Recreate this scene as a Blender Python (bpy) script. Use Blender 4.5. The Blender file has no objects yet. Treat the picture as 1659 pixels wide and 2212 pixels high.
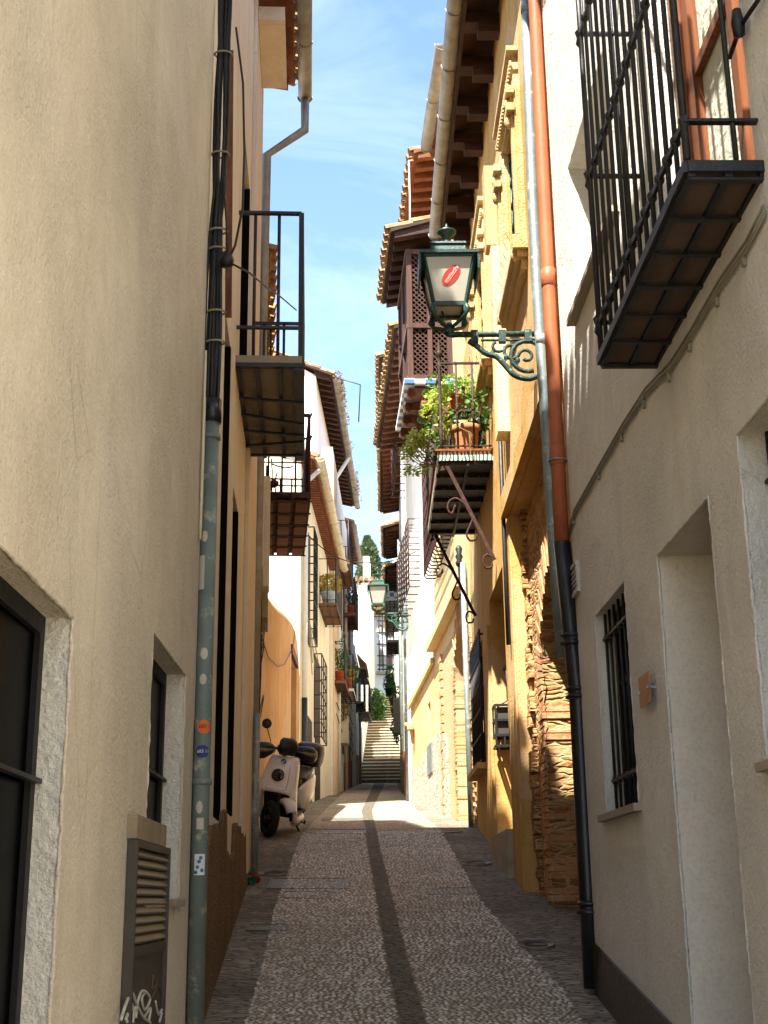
import bpy, bmesh, math, random
import numpy as np
from mathutils import Vector, Matrix, noise, Euler

# ------------------------------------------------------------------ camera, sky, sun, exposure
sc = bpy.context.scene
COL = sc.collection
E = 1.55                       # eye height over the paving under the camera
F = 2800.0                     # focal length in units of a 1659 x 2212 picture
CX, CY = 829.5, 1106.0
PITCH, ROLL = math.radians(16.7), math.radians(0.73)
cam_d = bpy.data.cameras.new('camera'); cam = bpy.data.objects.new('camera', cam_d); COL.objects.link(cam)
cam_d.sensor_fit = 'VERTICAL'; cam_d.sensor_height = 24.0; cam_d.lens = 24.0 * F / 2212.0
cam_d.clip_start = 0.05; cam_d.clip_end = 2000
CAMM = Matrix.Rotation(math.pi/2 + PITCH, 3, 'X') @ Matrix.Rotation(-ROLL, 3, 'Z')
cam.location = (0, 0, E); cam.rotation_euler = CAMM.to_euler()
sc.camera = cam
sc.render.resolution_x, sc.render.resolution_y = 768, 1024
sc.view_settings.view_transform = 'Standard'; sc.view_settings.look = 'None'
sc.view_settings.gamma = 1.0; sc.view_settings.use_curve_mapping = False
sc.view_settings.exposure = 3.2
SUN_EL, SUN_AZ = math.radians(60), math.radians(210)       # azimuth from +Y towards +X
SUNV = Vector((math.sin(SUN_AZ)*math.cos(SUN_EL), math.cos(SUN_AZ)*math.cos(SUN_EL), math.sin(SUN_EL)))
w = bpy.data.worlds.new('World'); sc.world = w; w.use_nodes = True
nt = w.node_tree; nt.nodes.clear()
wo = nt.nodes.new('ShaderNodeOutputWorld'); bg = nt.nodes.new('ShaderNodeBackground')
sk = nt.nodes.new('ShaderNodeTexSky'); sk.sky_type = 'NISHITA'; sk.sun_disc = False
sk.sun_elevation = SUN_EL; sk.sun_rotation = SUN_AZ; sk.altitude = 700; sk.air_density = 1.0; sk.dust_density = 0.6; sk.ozone_density = 2.2
tc = nt.nodes.new('ShaderNodeTexCoord'); mp = nt.nodes.new('ShaderNodeMapping'); mp.inputs['Scale'].default_value = (1.6, 0.8, 4.0)
mp.inputs['Rotation'].default_value = (0.3, 0.5, 0.4)
cn = nt.nodes.new('ShaderNodeTexNoise'); cn.inputs['Scale'].default_value = 2.2; cn.inputs['Detail'].default_value = 7; cn.inputs['Roughness'].default_value = 0.62; cn.inputs['Distortion'].default_value = 0.6
cr = nt.nodes.new('ShaderNodeValToRGB'); cr.color_ramp.elements[0].position = 0.40; cr.color_ramp.elements[1].position = 0.80
cr.color_ramp.elements[1].color = (0.30, 0.30, 0.30, 1)
mx = nt.nodes.new('ShaderNodeMix'); mx.data_type = 'RGBA'
mx.inputs[7].default_value = (5.6, 6.1, 6.8, 1)
nt.links.new(tc.outputs['Generated'], mp.inputs['Vector']); nt.links.new(mp.outputs[0], cn.inputs['Vector'])
nt.links.new(cn.outputs['Fac'], cr.inputs['Fac']); nt.links.new(cr.outputs['Color'], mx.inputs[0])
nt.links.new(sk.outputs[0], mx.inputs[6]); nt.links.new(mx.outputs[2], bg.inputs['Color'])
bg.inputs['Strength'].default_value = 0.052
nt.links.new(bg.outputs[0], wo.inputs['Surface'])
sd = bpy.data.lights.new('sun', 'SUN'); sun = bpy.data.objects.new('sun', sd); COL.objects.link(sun)
sd.energy = 2.2; sd.angle = math.radians(0.55); sd.color = (1.0, 0.96, 0.89)
sun.rotation_euler = SUNV.to_track_quat('Z', 'Y').to_euler(); sun.location = (-6, -10, 30)
sc.cycles.max_bounces = 8; sc.cycles.diffuse_bounces = 5; sc.cycles.glossy_bounces = 3
sc.cycles.sample_clamp_indirect = 6
sc.cycles.use_denoising = True

# ------------------------------------------------------------------ measuring: a picture point as a ray, and where it meets a real surface
def ray(px, py):
    return (CAMM @ Vector((px-CX, -(py-CY), -F))).normalized()
def gz(y):                     # height of the climbing lane
    if y < 15: return 0.155*y
    if y < 50: return 2.325 + 0.10*(y-15)
    return 5.825
def G(px, py):                 # ground point under a picture point
    d = ray(px, py); t = 3.0
    for i in range(4000):
        p = d*t
        if p.z + E < gz(p.y): break
        t += 0.02
    return (p.x, p.y)
def P(px, py, Y):
    d = ray(px, py); t = Y/d.y
    return Vector((d.x*t, Y, d.z*t + E))

R = random.Random(7)

# ------------------------------------------------------------------ mesh builder
class MB:
    def __init__(s): s.v = []; s.f = []; s.sm = []
    def add(s, vs, fs, smooth=False):
        o = len(s.v); s.v.extend([tuple(v) for v in vs]); s.f.extend([tuple(i+o for i in f) for f in fs]); s.sm.extend([smooth]*len(fs))
    def hexa(s, p):            # 8 points: bottom 4 ccw, top 4 ccw
        s.add(p, [(3,2,1,0),(4,5,6,7),(0,1,5,4),(1,2,6,5),(2,3,7,6),(3,0,4,7)])
    def box(s, c, size, M=None):
        hx, hy, hz = size[0]/2, size[1]/2, size[2]/2
        p = [Vector(q) for q in ((-hx,-hy,-hz),(hx,-hy,-hz),(hx,hy,-hz),(-hx,hy,-hz),(-hx,-hy,hz),(hx,-hy,hz),(hx,hy,hz),(-hx,hy,hz))]
        if M is not None: p = [M @ q for q in p]
        s.hexa([q + Vector(c) for q in p])
    def bar(s, a, b, w, h=None, up=(0,0,1)):
        a, b = Vector(a), Vector(b); d = (b-a); L = d.length
        if L < 1e-6: return
        d.normalize(); up = Vector(up)
        x = d.cross(up)
        if x.length < 1e-3: x = d.cross(Vector((0,1,0)))
        x.normalize(); y = x.cross(d).normalized(); h = h or w
        p = [a - x*w/2 - y*h/2, a + x*w/2 - y*h/2, a + x*w/2 + y*h/2, a - x*w/2 + y*h/2]
        q = [v + (b-a) for v in p]
        s.add(p+q, [(0,1,2,3),(7,6,5,4),(4,5,1,0),(5,6,2,1),(6,7,3,2),(7,4,0,3)])
    def tube(s, pts, r, seg=8, cap=True):
        pts = [Vector(p) for p in pts]; n = len(pts)
        rs = r if isinstance(r, (list, tuple)) else [r]*n
        prev = None; vs = []
        for i, p in enumerate(pts):
            d = (pts[min(i+1,n-1)] - pts[max(i-1,0)])
            if d.length < 1e-9: d = Vector((0,0,1))
            d.normalize()
            if prev is None:
                x = d.cross(Vector((0,0,1)))
                if x.length < 1e-2: x = d.cross(Vector((0,1,0)))
            else:
                x = prev - d*prev.dot(d)
                if x.length < 1e-6: x = d.cross(Vector((0,0,1)))
            x.normalize(); prev = x; y = d.cross(x)
            for k in range(seg):
                a = 2*math.pi*k/seg
                vs.append(p + (x*math.cos(a) + y*math.sin(a))*rs[i])
        fs = []
        for i in range(n-1):
            for k in range(seg):
                k2 = (k+1) % seg
                fs.append((i*seg+k, i*seg+k2, (i+1)*seg+k2, (i+1)*seg+k))
        if cap:
            fs.append(tuple(range(seg))[::-1]); fs.append(tuple((n-1)*seg+k for k in range(seg)))
        s.add(vs, fs, True)
    def lathe(s, prof, c=(0,0,0), seg=20, M=None):      # prof = [(r, z)...]
        vs = []; fs = []; n = len(prof)
        for r, z in prof:
            for k in range(seg):
                a = 2*math.pi*k/seg; q = Vector((r*math.cos(a), r*math.sin(a), z))
                if M is not None: q = M @ q
                vs.append(q + Vector(c))
        for i in range(n-1):
            for k in range(seg):
                k2 = (k+1) % seg
                fs.append((i*seg+k, i*seg+k2, (i+1)*seg+k2, (i+1)*seg+k))
        fs.append(tuple(range(seg))[::-1]); fs.append(tuple((n-1)*seg+k for k in range(seg)))
        s.add(vs, fs, True)
    def loft(s, rings, close=True, caps=True, smooth=True):
        n = len(rings[0]); vs = [p for r in rings for p in r]; fs = []
        for i in range(len(rings)-1):
            for k in range(n if close else n-1):
                k2 = (k+1) % n
                fs.append((i*n+k, i*n+k2, (i+1)*n+k2, (i+1)*n+k))
        if caps: fs.append(tuple(range(n))[::-1]); fs.append(tuple((len(rings)-1)*n+k for k in range(n)))
        s.add(vs, fs, smooth)
    def prism(s, poly, ext):     # planar polygon (3d points) extruded by vector ext
        n = len(poly); e = Vector(ext); a = [Vector(p) for p in poly]; b = [p+e for p in a]
        fs = [tuple(range(n))[::-1], tuple(range(n, 2*n))] + [(i, (i+1)%n, n+(i+1)%n, n+i) for i in range(n)]
        s.add(a+b, fs)
    def build(s, name, mat, parent=None, bevel=0, sub=0, autos=False):
        me = bpy.data.meshes.new(name)
        off = Vector((0,0,0))
        if parent is not None and not parent.get('_local'):
            r = parent
            while r.parent: r = r.parent
            off = r.location.copy()
            if r.get('_local'): off = Vector((0,0,0))
        me.from_pydata([(v[0]-off.x, v[1]-off.y, v[2]-off.z) for v in s.v], [], s.f)
        me.polygons.foreach_set('use_smooth', s.sm)
        me.update()
        bm = bmesh.new(); bm.from_mesh(me); bmesh.ops.recalc_face_normals(bm, faces=bm.faces); bm.to_mesh(me); bm.free()
        o = bpy.data.objects.new(name, me); COL.objects.link(o)
        if mat: me.materials.append(mat)
        if parent is not None: o.parent = parent
        if bevel:
            m = o.modifiers.new('bevel', 'BEVEL'); m.width = bevel; m.segments = 2; m.limit_method = 'ANGLE'
        if sub:
            m = o.modifiers.new('sub', 'SUBSURF'); m.levels = m.render_levels = sub
        return o

def thing(name, label, cat, loc=(0,0,0), group=None):
    o = bpy.data.objects.new(name, None); COL.objects.link(o); o.location = loc; o.empty_display_size = 0.2
    o['label'] = label; o['category'] = cat
    if group: o['group'] = group
    return o
def tag(o, label, cat, group=None):
    o['label'] = label; o['category'] = cat
    if group: o['group'] = group
    return o
def kind(o, k): o['kind'] = k; return o

# ------------------------------------------------------------------ materials
def lin(h):
    h = h.lstrip('#'); c = [int(h[i:i+2], 16)/255 for i in (0,2,4)]
    return tuple(((x/12.92) if x <= 0.04045 else ((x+0.055)/1.055)**2.4) for x in c) + (1,)
class NM:
    def __init__(s, name, rough=0.9, metal=0.0, spec=0.3):
        s.m = bpy.data.materials.new(name); s.m.use_nodes = True; s.t = s.m.node_tree
        s.b = s.t.nodes['Principled BSDF']; s.b.inputs['Roughness'].default_value = rough; s.b.inputs['Metallic'].default_value = metal
        s.b.inputs['Specular IOR Level'].default_value = spec
        s.tc = s.n('ShaderNodeTexCoord'); s.co = s.tc.outputs['Object']
    def n(s, t): return s.t.nodes.new(t)
    def l(s, a, b): s.t.links.new(a, b)
    def mapping(s, scale=(1,1,1), rot=(0,0,0)):
        m = s.n('ShaderNodeMapping'); m.inputs['Scale'].default_value = scale; m.inputs['Rotation'].default_value = rot; s.l(s.co, m.inputs['Vector']); return m.outputs[0]
    def noise(s, scale, detail=4, rough=0.55, co=None, dist=0.0):
        x = s.n('ShaderNodeTexNoise'); x.inputs['Scale'].default_value = scale; x.inputs['Detail'].default_value = detail; x.inputs['Roughness'].default_value = rough
        x.inputs['Distortion'].default_value = dist; s.l(co or s.co, x.inputs['Vector']); return x.outputs['Fac']
    def vor(s, scale, feature='F1', co=None, out='Distance', rnd=1.0):
        x = s.n('ShaderNodeTexVoronoi'); x.feature = feature; x.inputs['Scale'].default_value = scale; x.inputs['Randomness'].default_value = rnd
        s.l(co or s.co, x.inputs['Vector']); return x.outputs[out]
    def ramp(s, fac, stops):
        r = s.n('ShaderNodeValToRGB'); s.l(fac, r.inputs['Fac']); el = r.color_ramp.elements
        while len(el) < len(stops): el.new(0.5)
        for e, (p, c) in zip(el, stops):
            e.position = p; e.color = c if isinstance(c, tuple) else (lin(c) if isinstance(c, str) else (c, c, c, 1))
        return r.outputs['Color']
    def mix(s, fac, a, b, mode='MIX'):
        x = s.n('ShaderNodeMix'); x.data_type = 'RGBA'; x.blend_type = mode
        for i, q in ((0, fac), (6, a), (7, b)):
            if isinstance(q, (int, float)): x.inputs[i].default_value = q
            elif isinstance(q, tuple): x.inputs[i].default_value = q
            elif isinstance(q, str): x.inputs[i].default_value = lin(q)
            else: s.l(q, x.inputs[i])
        return x.outputs[2]
    def math(s, op, a, b=0.0):
        x = s.n('ShaderNodeMath'); x.operation = op
        for i, q in ((0, a), (1, b)):
            if isinstance(q, (int, float)): x.inputs[i].default_value = q
            else: s.l(q, x.inputs[i])
        return x.outputs[0]
    def bump(s, h, dist=0.01, strength=1.0, prev=None):
        x = s.n('ShaderNodeBump'); x.inputs['Distance'].default_value = dist; x.inputs['Strength'].default_value = strength; s.l(h, x.inputs['Height'])
        if prev is not None: s.l(prev, x.inputs['Normal'])
        s.l(x.outputs[0], s.b.inputs['Normal']); return x.outputs[0]
    def col(s, c):
        if isinstance(c, str): c = lin(c)
        if isinstance(c, tuple): s.b.inputs['Base Color'].default_value = c
        else: s.l(c, s.b.inputs['Base Color'])
        return s
def mixc(a, b, t): return tuple(a[i]*(1-t)+b[i]*t for i in range(4))

def stucco(name, base, dirt, streak, rough_scale=55, bump=0.006, amt=0.5, stains=0.5, white=None):
    m = NM(name, 0.92, 0, 0.15)
    big = m.noise(0.9, 5, 0.6)
    c = m.mix(m.ramp(big, [(0.35, 0.0), (0.7, 1.0)]), base, mixc(lin(base), lin(dirt), amt))
    st = m.noise(1.0, 6, 0.65, m.mapping((3.2, 3.2, 0.22)))
    c = m.mix(m.math('MULTIPLY', m.ramp(st, [(0.50, 0.0), (0.74, 1.0)]), stains), c, streak)
    if white:
        pw = m.noise(2.3, 4, 0.6)
        c = m.mix(m.ramp(pw, [(0.58, 0.0), (0.66, 1.0)]), c, white)
    mot = m.noise(9.0, 8, 0.72)
    c = m.mix(m.math('MULTIPLY', m.ramp(mot, [(0.42, 0.0), (0.66, 1.0)]), 0.30), c, dirt)
    cr1 = m.vor(1.1, 'DISTANCE_TO_EDGE', m.mapping((1, 1, 1), (0.3, 0.2, 0.1)))
    ck = m.math('MULTIPLY', m.ramp(cr1, [(0.0, 1.0), (0.004, 0.0)]), m.ramp(m.noise(0.8, 2), [(0.52, 0.0), (0.6, 0.55)]))
    c = m.mix(ck, c, streak)
    fl = m.noise(1.0, 3, 0.5, m.mapping((48, 48, 7)))
    c = m.mix(m.math('MULTIPLY', m.ramp(fl, [(0.69, 0.0), (0.74, 1.0)]), 0.45), c, streak)
    rp = m.noise(0.55, 2, 0.4)
    c = m.mix(m.math('MULTIPLY', m.ramp(rp, [(0.56, 0.0), (0.575, 1.0)]), 0.22), c, mixc(lin(base), (1,1,1,1), 0.35))
    fine = m.noise(rough_scale*2.5, 3, 0.6)
    c = m.mix(m.math('MULTIPLY', m.ramp(fine, [(0.3, 1.0), (0.55, 0.0)]), 0.28), c, mixc(lin(dirt), (0,0,0,1), 0.35))
    m.col(c)
    h1 = m.noise(rough_scale, 5, 0.62); h2 = m.noise(5.0, 3, 0.5)
    patch = m.ramp(m.noise(1.7, 2, 0.5), [(0.35, 0.35), (0.65, 1.0)])
    hh = m.math('ADD', m.math('MULTIPLY', h1, patch), m.math('MULTIPLY', h2, 1.2))
    m.bump(hh, bump*3.6, 1.0)
    return m.m
def plain(name, base, rough=0.6, metal=0.0, var=0.25, scale=12, bump=0.0, spec=0.4, dark='#1a1712', edge=None):
    m = NM(name, rough, metal, spec)
    n = m.noise(scale, 5, 0.6)
    c = m.mix(m.math('MULTIPLY', m.ramp(n, [(0.38, 0.0), (0.72, 1.0)]), var), base, dark)
    if edge:
        c = m.mix(m.math('MULTIPLY', m.ramp(m.noise(scale*2.1, 6, 0.7), [(0.56, 0.0), (0.66, 1.0)]), 0.8), c, edge)
    m.col(c)
    if bump: m.bump(m.noise(scale*6, 3), bump)
    return m.m
def woodm(name, a, b, rough=0.7, axis=(18, 18, 1.5)):
    m = NM(name, rough, 0, 0.3)
    g = m.noise(1.0, 6, 0.65, m.mapping(axis), 0.8)
    m.col(m.mix(m.ramp(g, [(0.3, 0.0), (0.7, 1.0)]), a, b)); m.bump(g, 0.004)
    return m.m

M = {}
M['stucco_cream'] = stucco('stucco_cream', '#dbd0bd', '#bcae95', '#968670', 60, 0.005, 0.5, 0.25)
M['stucco_reveal'] = stucco('stucco_reveal', '#dcd9cf', '#bdb6a5', '#a09a8a', 45, 0.006, 0.4, 0.25)
M['stucco_grey'] = stucco('stucco_grey', '#ece7db', '#d0c9b9', '#a79f8d', 62, 0.006, 0.55, 0.28)
M['stucco_smooth'] = stucco('stucco_smooth', '#e0d7c6', '#c6bba6', '#a89b84', 30, 0.0012, 0.4, 0.3)
M['stucco_pink'] = stucco('stucco_pink', '#dcd0bf', '#c4ae92', '#9f8c74', 40, 0.002, 0.4, 0.3)
M['stucco_yellow'] = stucco('stucco_yellow', '#cfa865', '#b08547', '#866535', 45, 0.003, 0.6, 0.45)
M['stucco_pale'] = stucco('stucco_pale', '#dcc794', '#cba763', '#a5803f', 40, 0.003, 0.6, 0.4)
M['stucco_ochre'] = stucco('stucco_ochre', '#cda374', '#ad7f4e', '#80603f', 40, 0.004, 0.7, 0.35)
M['white'] = stucco('stucco_white', '#f4efe2', '#e0d7c2', '#bfb297', 35, 0.002, 0.5, 0.35)
M['white_cold'] = stucco('stucco_white_cold', '#f2f1ec', '#dedbd2', '#b0aba0', 35, 0.002, 0.5, 0.3)
M['peach'] = stucco('stucco_peach', '#e2c29c', '#c9a57b', '#a5835c', 35, 0.002, 0.5, 0.4)
M['buff'] = stucco('stucco_buff', '#efe4ca', '#d8c8a4', '#ae9a72', 35, 0.002, 0.5, 0.5)
M['terracotta_paint'] = stucco('terracotta_paint', '#96552f', '#7a4326', '#54301d', 30, 0.003, 0.5, 0.4)
M['dark_skirt'] = stucco('dark_skirt', '#4b3c2c', '#382c20', '#241c15', 30, 0.004, 0.5, 0.4)
m = NM('roughcast_brown', 0.95, 0, 0.1)
v = m.vor(42, 'F1', out='Color'); d = m.vor(42)
m.col(m.mix(m.ramp(v, [(0.2, 0.0), (0.8, 1.0)]), '#7b5f42', m.mix(m.noise(3), '#4b3723', '#8d765a'))); m.bump(d, 0.02, 1.0); M['roughcast'] = m.m
m = NM('pebbledash', 0.9, 0, 0.2)
v = m.vor(26, 'F1', out='Color'); d = m.vor(26, 'DISTANCE_TO_EDGE')
m.col(m.mix(m.ramp(d, [(0.0, 0.0), (0.06, 1.0)]), '#9c8d6f', m.mix(m.ramp(v, [(0.2, 0.0), (0.8, 1.0)]), '#8e8c7c', '#e9e2cb'))); m.bump(m.ramp(d, [(0.0, 0.0), (0.2, 1.0)]), 0.012); M['pebbledash'] = m.m
def brickm(name, a, b, mortar, sc_=7.0, bump=0.02, noise_c='#cdb68e', pale=0.4, stones=False):
    m = NM(name, 0.93, 0, 0.1)
    if stones:
        nz = m.n('ShaderNodeTexNoise'); nz.inputs['Scale'].default_value = 7; m.l(m.co, nz.inputs['Vector'])
        mp_ = m.n('ShaderNodeMapping'); mp_.inputs['Scale'].default_value = (6, 6, 24); vm = m.n('ShaderNodeVectorMath'); vm.operation = 'MULTIPLY_ADD'; vm.inputs[1].default_value = (.05, .05, .05)
        m.l(nz.outputs['Color'], vm.inputs[0]); m.l(m.co, vm.inputs[2]); m.l(vm.outputs[0], mp_.inputs['Vector']); co = mp_.outputs[0]; v = m.vor(1.0, 'F1', co, 'Color'); e = m.vor(1.0, 'DISTANCE_TO_EDGE', co)
        c = m.ramp(v, [(0.05, a), (0.4, b), (0.7, noise_c), (0.95, a)])
        c = m.mix(m.math('MULTIPLY', m.ramp(m.noise(26, 6, 0.7), [(0.42, 0.0), (0.7, 1.0)]), 0.5), c, mortar)
        c = m.mix(m.ramp(e, [(0.03, 0.0), (0.10, 1.0)]), mortar, c); m.col(c)
        m.bump(m.math('ADD', m.ramp(e, [(0.0, 0.0), (0.22, 1.0)]), m.noise(22, 5, 0.65)), bump); return m.m
    g = m.noise(1.0, 4, 0.6, m.mapping((2.5, 2.5, 16)))
    c = m.mix(m.ramp(g, [(0.3, 0.0), (0.7, 1.0)]), a, b)
    c = m.mix(m.math('MULTIPLY', m.ramp(m.noise(1.0, 5, 0.6, m.mapping((4, 4, 9)), 0.5), [(0.5, 0.0), (0.62, 1.0)]), pale), c, noise_c)
    c = m.mix(m.math('MULTIPLY', m.ramp(m.noise(34, 4, 0.65), [(0.5, 0.0), (0.7, 1.0)]), 0.45), c, mortar)
    m.col(c); m.bump(m.math('ADD', m.noise(28, 5, 0.65), m.math('MULTIPLY', m.noise(1.0, 3, 0.6, m.mapping((3, 3, 20))), 1.2)), bump)
    return m.m
M['brick_red'] = brickm('brick_red', '#ad7148', '#c19266', '#d3b88f', bump=0.008)
M['brick_pale'] = brickm('brick_pale', '#c9a06e', '#b5825a', '#e2cda0', bump=0.008, pale=0.5)
M['masonry'] = brickm('masonry', '#a3683a', '#8a5a34', '#b89a6e', bump=0.012, noise_c='#b9935f', stones=True)
M['mortar'] = plain('mortar', '#cbb489', 0.95, 0, 0.4, 18, 0.01, 0.1, '#8f7a55')
M['iron'] = plain('iron_black', '#15171a', 0.5, 0.0, 0.35, 20, 0.002, 0.5, '#2a201a')
M['iron_rust'] = plain('iron_rust', '#3d221a', 0.75, 0.0, 0.6, 20, 0.003, 0.3, '#21100b', '#6b4430')
M['iron_green'] = plain('iron_green', '#123a31', 0.42, 0.0, 0.3, 10, 0.002, 0.5, '#0a1512', None)
M['iron_patina'] = plain('iron_patina', '#1d3a34', 0.6, 0.0, 0.4, 18, 0.004, 0.4, '#0f1a17', '#7fa394')
M['lamp_green'] = plain('lamp_green', '#244a36', 0.55, 0.0, 0.4, 8, 0.001, 0.5, '#163322')
M['galv'] = plain('galvanised', '#8d9a9a', 0.5, 0.5, 0.6, 5, 0.002, 0.5, '#5f6a68', '#c9d2cf')
M['gutter_zinc'] = plain('gutter_zinc', '#9a958a', 0.6, 0.35, 0.6, 5, 0.003, 0.4, '#5d564a')
M['pipe_green'] = plain('pipe_green', '#6c7872', 0.55, 0.0, 0.45, 6, 0.001, 0.4, '#3c4844', '#a9a58f')
M['pipe_red'] = plain('pipe_red', '#ab5f38', 0.55, 0.0, 0.55, 4, 0.001, 0.35, '#7d4429')
M['pipe_black'] = plain('pipe_black', '#15181a', 0.38, 0.0, 0.3, 6, 0.001, 0.5, '#232a2c')
M['pipe_cream'] = plain('pipe_cream', '#cfc3a4', 0.6, 0.0, 0.3, 8, 0.001, 0.3, '#9c8f6f')
M['white_pipe'] = plain('white_pipe', '#dcdcd4', 0.5, 0.0, 0.2, 6, 0.0, 0.4, '#9b988a')
M['cable'] = plain('cable_black', '#141414', 0.5, 0.0, 0.3, 12, 0.0, 0.4, '#2b2a28')
M['cable_grey'] = plain('cable_grey', '#8d8673', 0.6, 0.0, 0.3, 12, 0.0, 0.3, '#5b5546')
M['wood_dark'] = woodm('wood_dark', '#4a2f20', '#251610', 0.7, (3, 3, 14))
M['wood_brown'] = woodm('wood_brown', '#7d4d34', '#4a2a1b', 0.65)
M['wood_warm'] = woodm('wood_warm', '#8a4f28', '#542e17', 0.45)
M['wood_red'] = woodm('wood_red', '#8f5433', '#683a22', 0.7, (6, 6, 6))
M['plank'] = woodm('plank', '#8a5b3a', '#5a3924', 0.75, (2, 14, 14))
M['slab_tile'] = plain('slab_tile', '#5e4d40', 0.8, 0, 0.5, 6, 0.003, 0.2, '#3a2e25')
M['slab_stone'] = plain('slab_stone', '#9b8f7b', 0.85, 0, 0.5, 5, 0.004, 0.2, '#5d5241')
M['concrete'] = plain('concrete', '#a79c85', 0.9, 0, 0.5, 6, 0.006, 0.2, '#6b614e')
M['sill'] = plain('sill', '#a49785', 0.8, 0, 0.3, 8, 0.002, 0.2, '#6f6452')
def tilem(name, a, b, lichen, amt=0.6):
    m = NM(name, 0.9, 0, 0.15)
    v = m.vor(4.5, out='Color')
    c = m.mix(m.ramp(v, [(0.1, 0.0), (0.9, 1.0)]), a, b)
    c = m.mix(m.math('MULTIPLY', m.ramp(m.noise(6, 6, 0.7), [(0.45, 0.0), (0.62, 1.0)]), amt), c, lichen)
    m.col(c); m.bump(m.noise(30, 4), 0.006); return m.m
M['wood_black'] = woodm('wood_black', '#15110e', '#0c0a09', 0.6)
M['masonry_shaded'] = brickm('masonry_shaded', '#7d5c3c', '#6a4c31', '#8f7752', bump=0.012, noise_c='#8f6f48', stones=True)  # darker copy of masonry, the arch recess shade put into its colour
M['tile'] = tilem('clay_tile', '#a37850', '#84603f', '#c2ad86')
M['tile_old'] = tilem('clay_tile_old', '#94714e', '#7a5a3c', '#b9a67c', 0.7)
M['glass_dark'] = NM('glass_dark', 0.25, 0, 0.01).col('#020203').m
M['curtain'] = plain('curtain', '#c9c8b4', 0.9, 0, 0.3, 5, 0.01, 0.2, '#9c9a82')
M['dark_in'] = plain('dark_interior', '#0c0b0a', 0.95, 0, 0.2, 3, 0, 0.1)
M['frost'] = plain('frosted_glass', '#aaa595', 0.35, 0, 0.15, 5, 0.0, 0.5, '#a39e8c')
M['plaque'] = plain('copper_plaque', '#a87c5c', 0.35, 0.7, 0.2, 8, 0.0, 0.5)
M['leafy'] = None
def leafm(name, a, b, trans=0.25):
    m = NM(name, 0.55, 0, 0.35)
    oi = m.n('ShaderNodeNewGeometry')
    c = m.mix(oi.outputs['Random Per Island'], a, b); m.col(c)
    try: m.b.inputs['Subsurface Weight'].default_value = 0.0
    except Exception: pass
    tr = m.n('ShaderNodeBsdfTranslucent'); m.l(c, tr.inputs['Color']); ms = m.n('ShaderNodeMixShader'); ms.inputs[0].default_value = trans
    m.l(m.b.outputs[0], ms.inputs[1]); m.l(tr.outputs[0], ms.inputs[2]); m.l(ms.outputs[0], m.t.nodes['Material Output'].inputs['Surface'])
    return m.m
M['leaf_green'] = leafm('leaf_green', '#4f7a2c', '#2c5220')
M['leaf_bright'] = leafm('leaf_bright', '#8fb03c', '#5f8f2c', 0.35)
M['leaf_lime'] = leafm('leaf_lime', '#c2cf62', '#93ab3e', 0.4)
M['iron_brown'] = plain('iron_brown', '#3a2d25', 0.7, 0.0, 0.5, 20, 0.003, 0.3, '#1f1712', '#6e5a48')
M['leaf_dark'] = leafm('leaf_dark', '#2f4f24', '#1c3517')
M['leaf_yellow'] = leafm('leaf_yellow', '#c9a52c', '#8f8a2e', 0.3)
M['leaf_cypress'] = leafm('leaf_cypress', '#59683a', '#36472a', 0.1)
M['leaf_dry'] = leafm('leaf_dry', '#8a7a4a', '#6a4a34', 0.2)
M['leaf_ivy'] = leafm('leaf_ivy', '#4b6a30', '#324f22', 0.2)
M['petal_pink'] = leafm('petal_pink', '#d98a94', '#b8485a', 0.3)
M['stem'] = plain('stem', '#7a6a48', 0.8, 0, 0.3, 20, 0, 0.2)
M['trunk'] = plain('trunk', '#5b4a38', 0.9, 0, 0.4, 12, 0.01, 0.2)
M['terracotta'] = plain('terracotta', '#b9562f', 0.75, 0, 0.3, 9, 0.001, 0.25, '#7d3a20')
M['pot_tan'] = plain('pot_tan', '#a8754a', 0.8, 0, 0.4, 14, 0.002, 0.2, '#6f4a2c')
# ------------------------------------------------------------------ walls as vertical planes with their own frame
class W:
    def __init__(s, x0, y0, x1, y1, side):     # side +1: left of the lane (faces +X), -1: right
        s.p = Vector((x0, y0)); d = Vector((x1-x0, y1-y0)); s.L = d.length; s.u = d.normalized(); s.side = side
        s.n = Vector((s.u.y, -s.u.x)) if side > 0 else Vector((-s.u.y, s.u.x))
    def pt(s, u, n, z):
        q = s.p + s.u*u + s.n*n; return Vector((q.x, q.y, z))
    def at(s, px, py, n=0.0):                  # (u, z) where the ray through a picture point meets the plane
        d = ray(px, py); o = s.p + s.n*n
        t = o.dot(s.n) / Vector((d.x, d.y)).dot(s.n)
        q = Vector((d.x*t, d.y*t)); return ((q-o).dot(s.u), d.z*t + E)
    def gz(s, u): return gz((s.p + s.u*u).y)
    def box(s, mb, u0, u1, n0, n1, z0, z1):
        mb.hexa([s.pt(u0,n0,z0), s.pt(u1,n0,z0), s.pt(u1,n1,z0), s.pt(u0,n1,z0), s.pt(u0,n0,z1), s.pt(u1,n0,z1), s.pt(u1,n1,z1), s.pt(u0,n1,z1)])
    def slope(s, mb, u0, u1, n0, n1, z0, z1, z0b, z1b):   # bottom z at u0 / u1 differ
        mb.hexa([s.pt(u0,n0,z0), s.pt(u1,n0,z0b), s.pt(u1,n1,z0b), s.pt(u0,n1,z0), s.pt(u0,n0,z1), s.pt(u1,n0,z1b), s.pt(u1,n1,z1b), s.pt(u0,n1,z1)])

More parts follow.
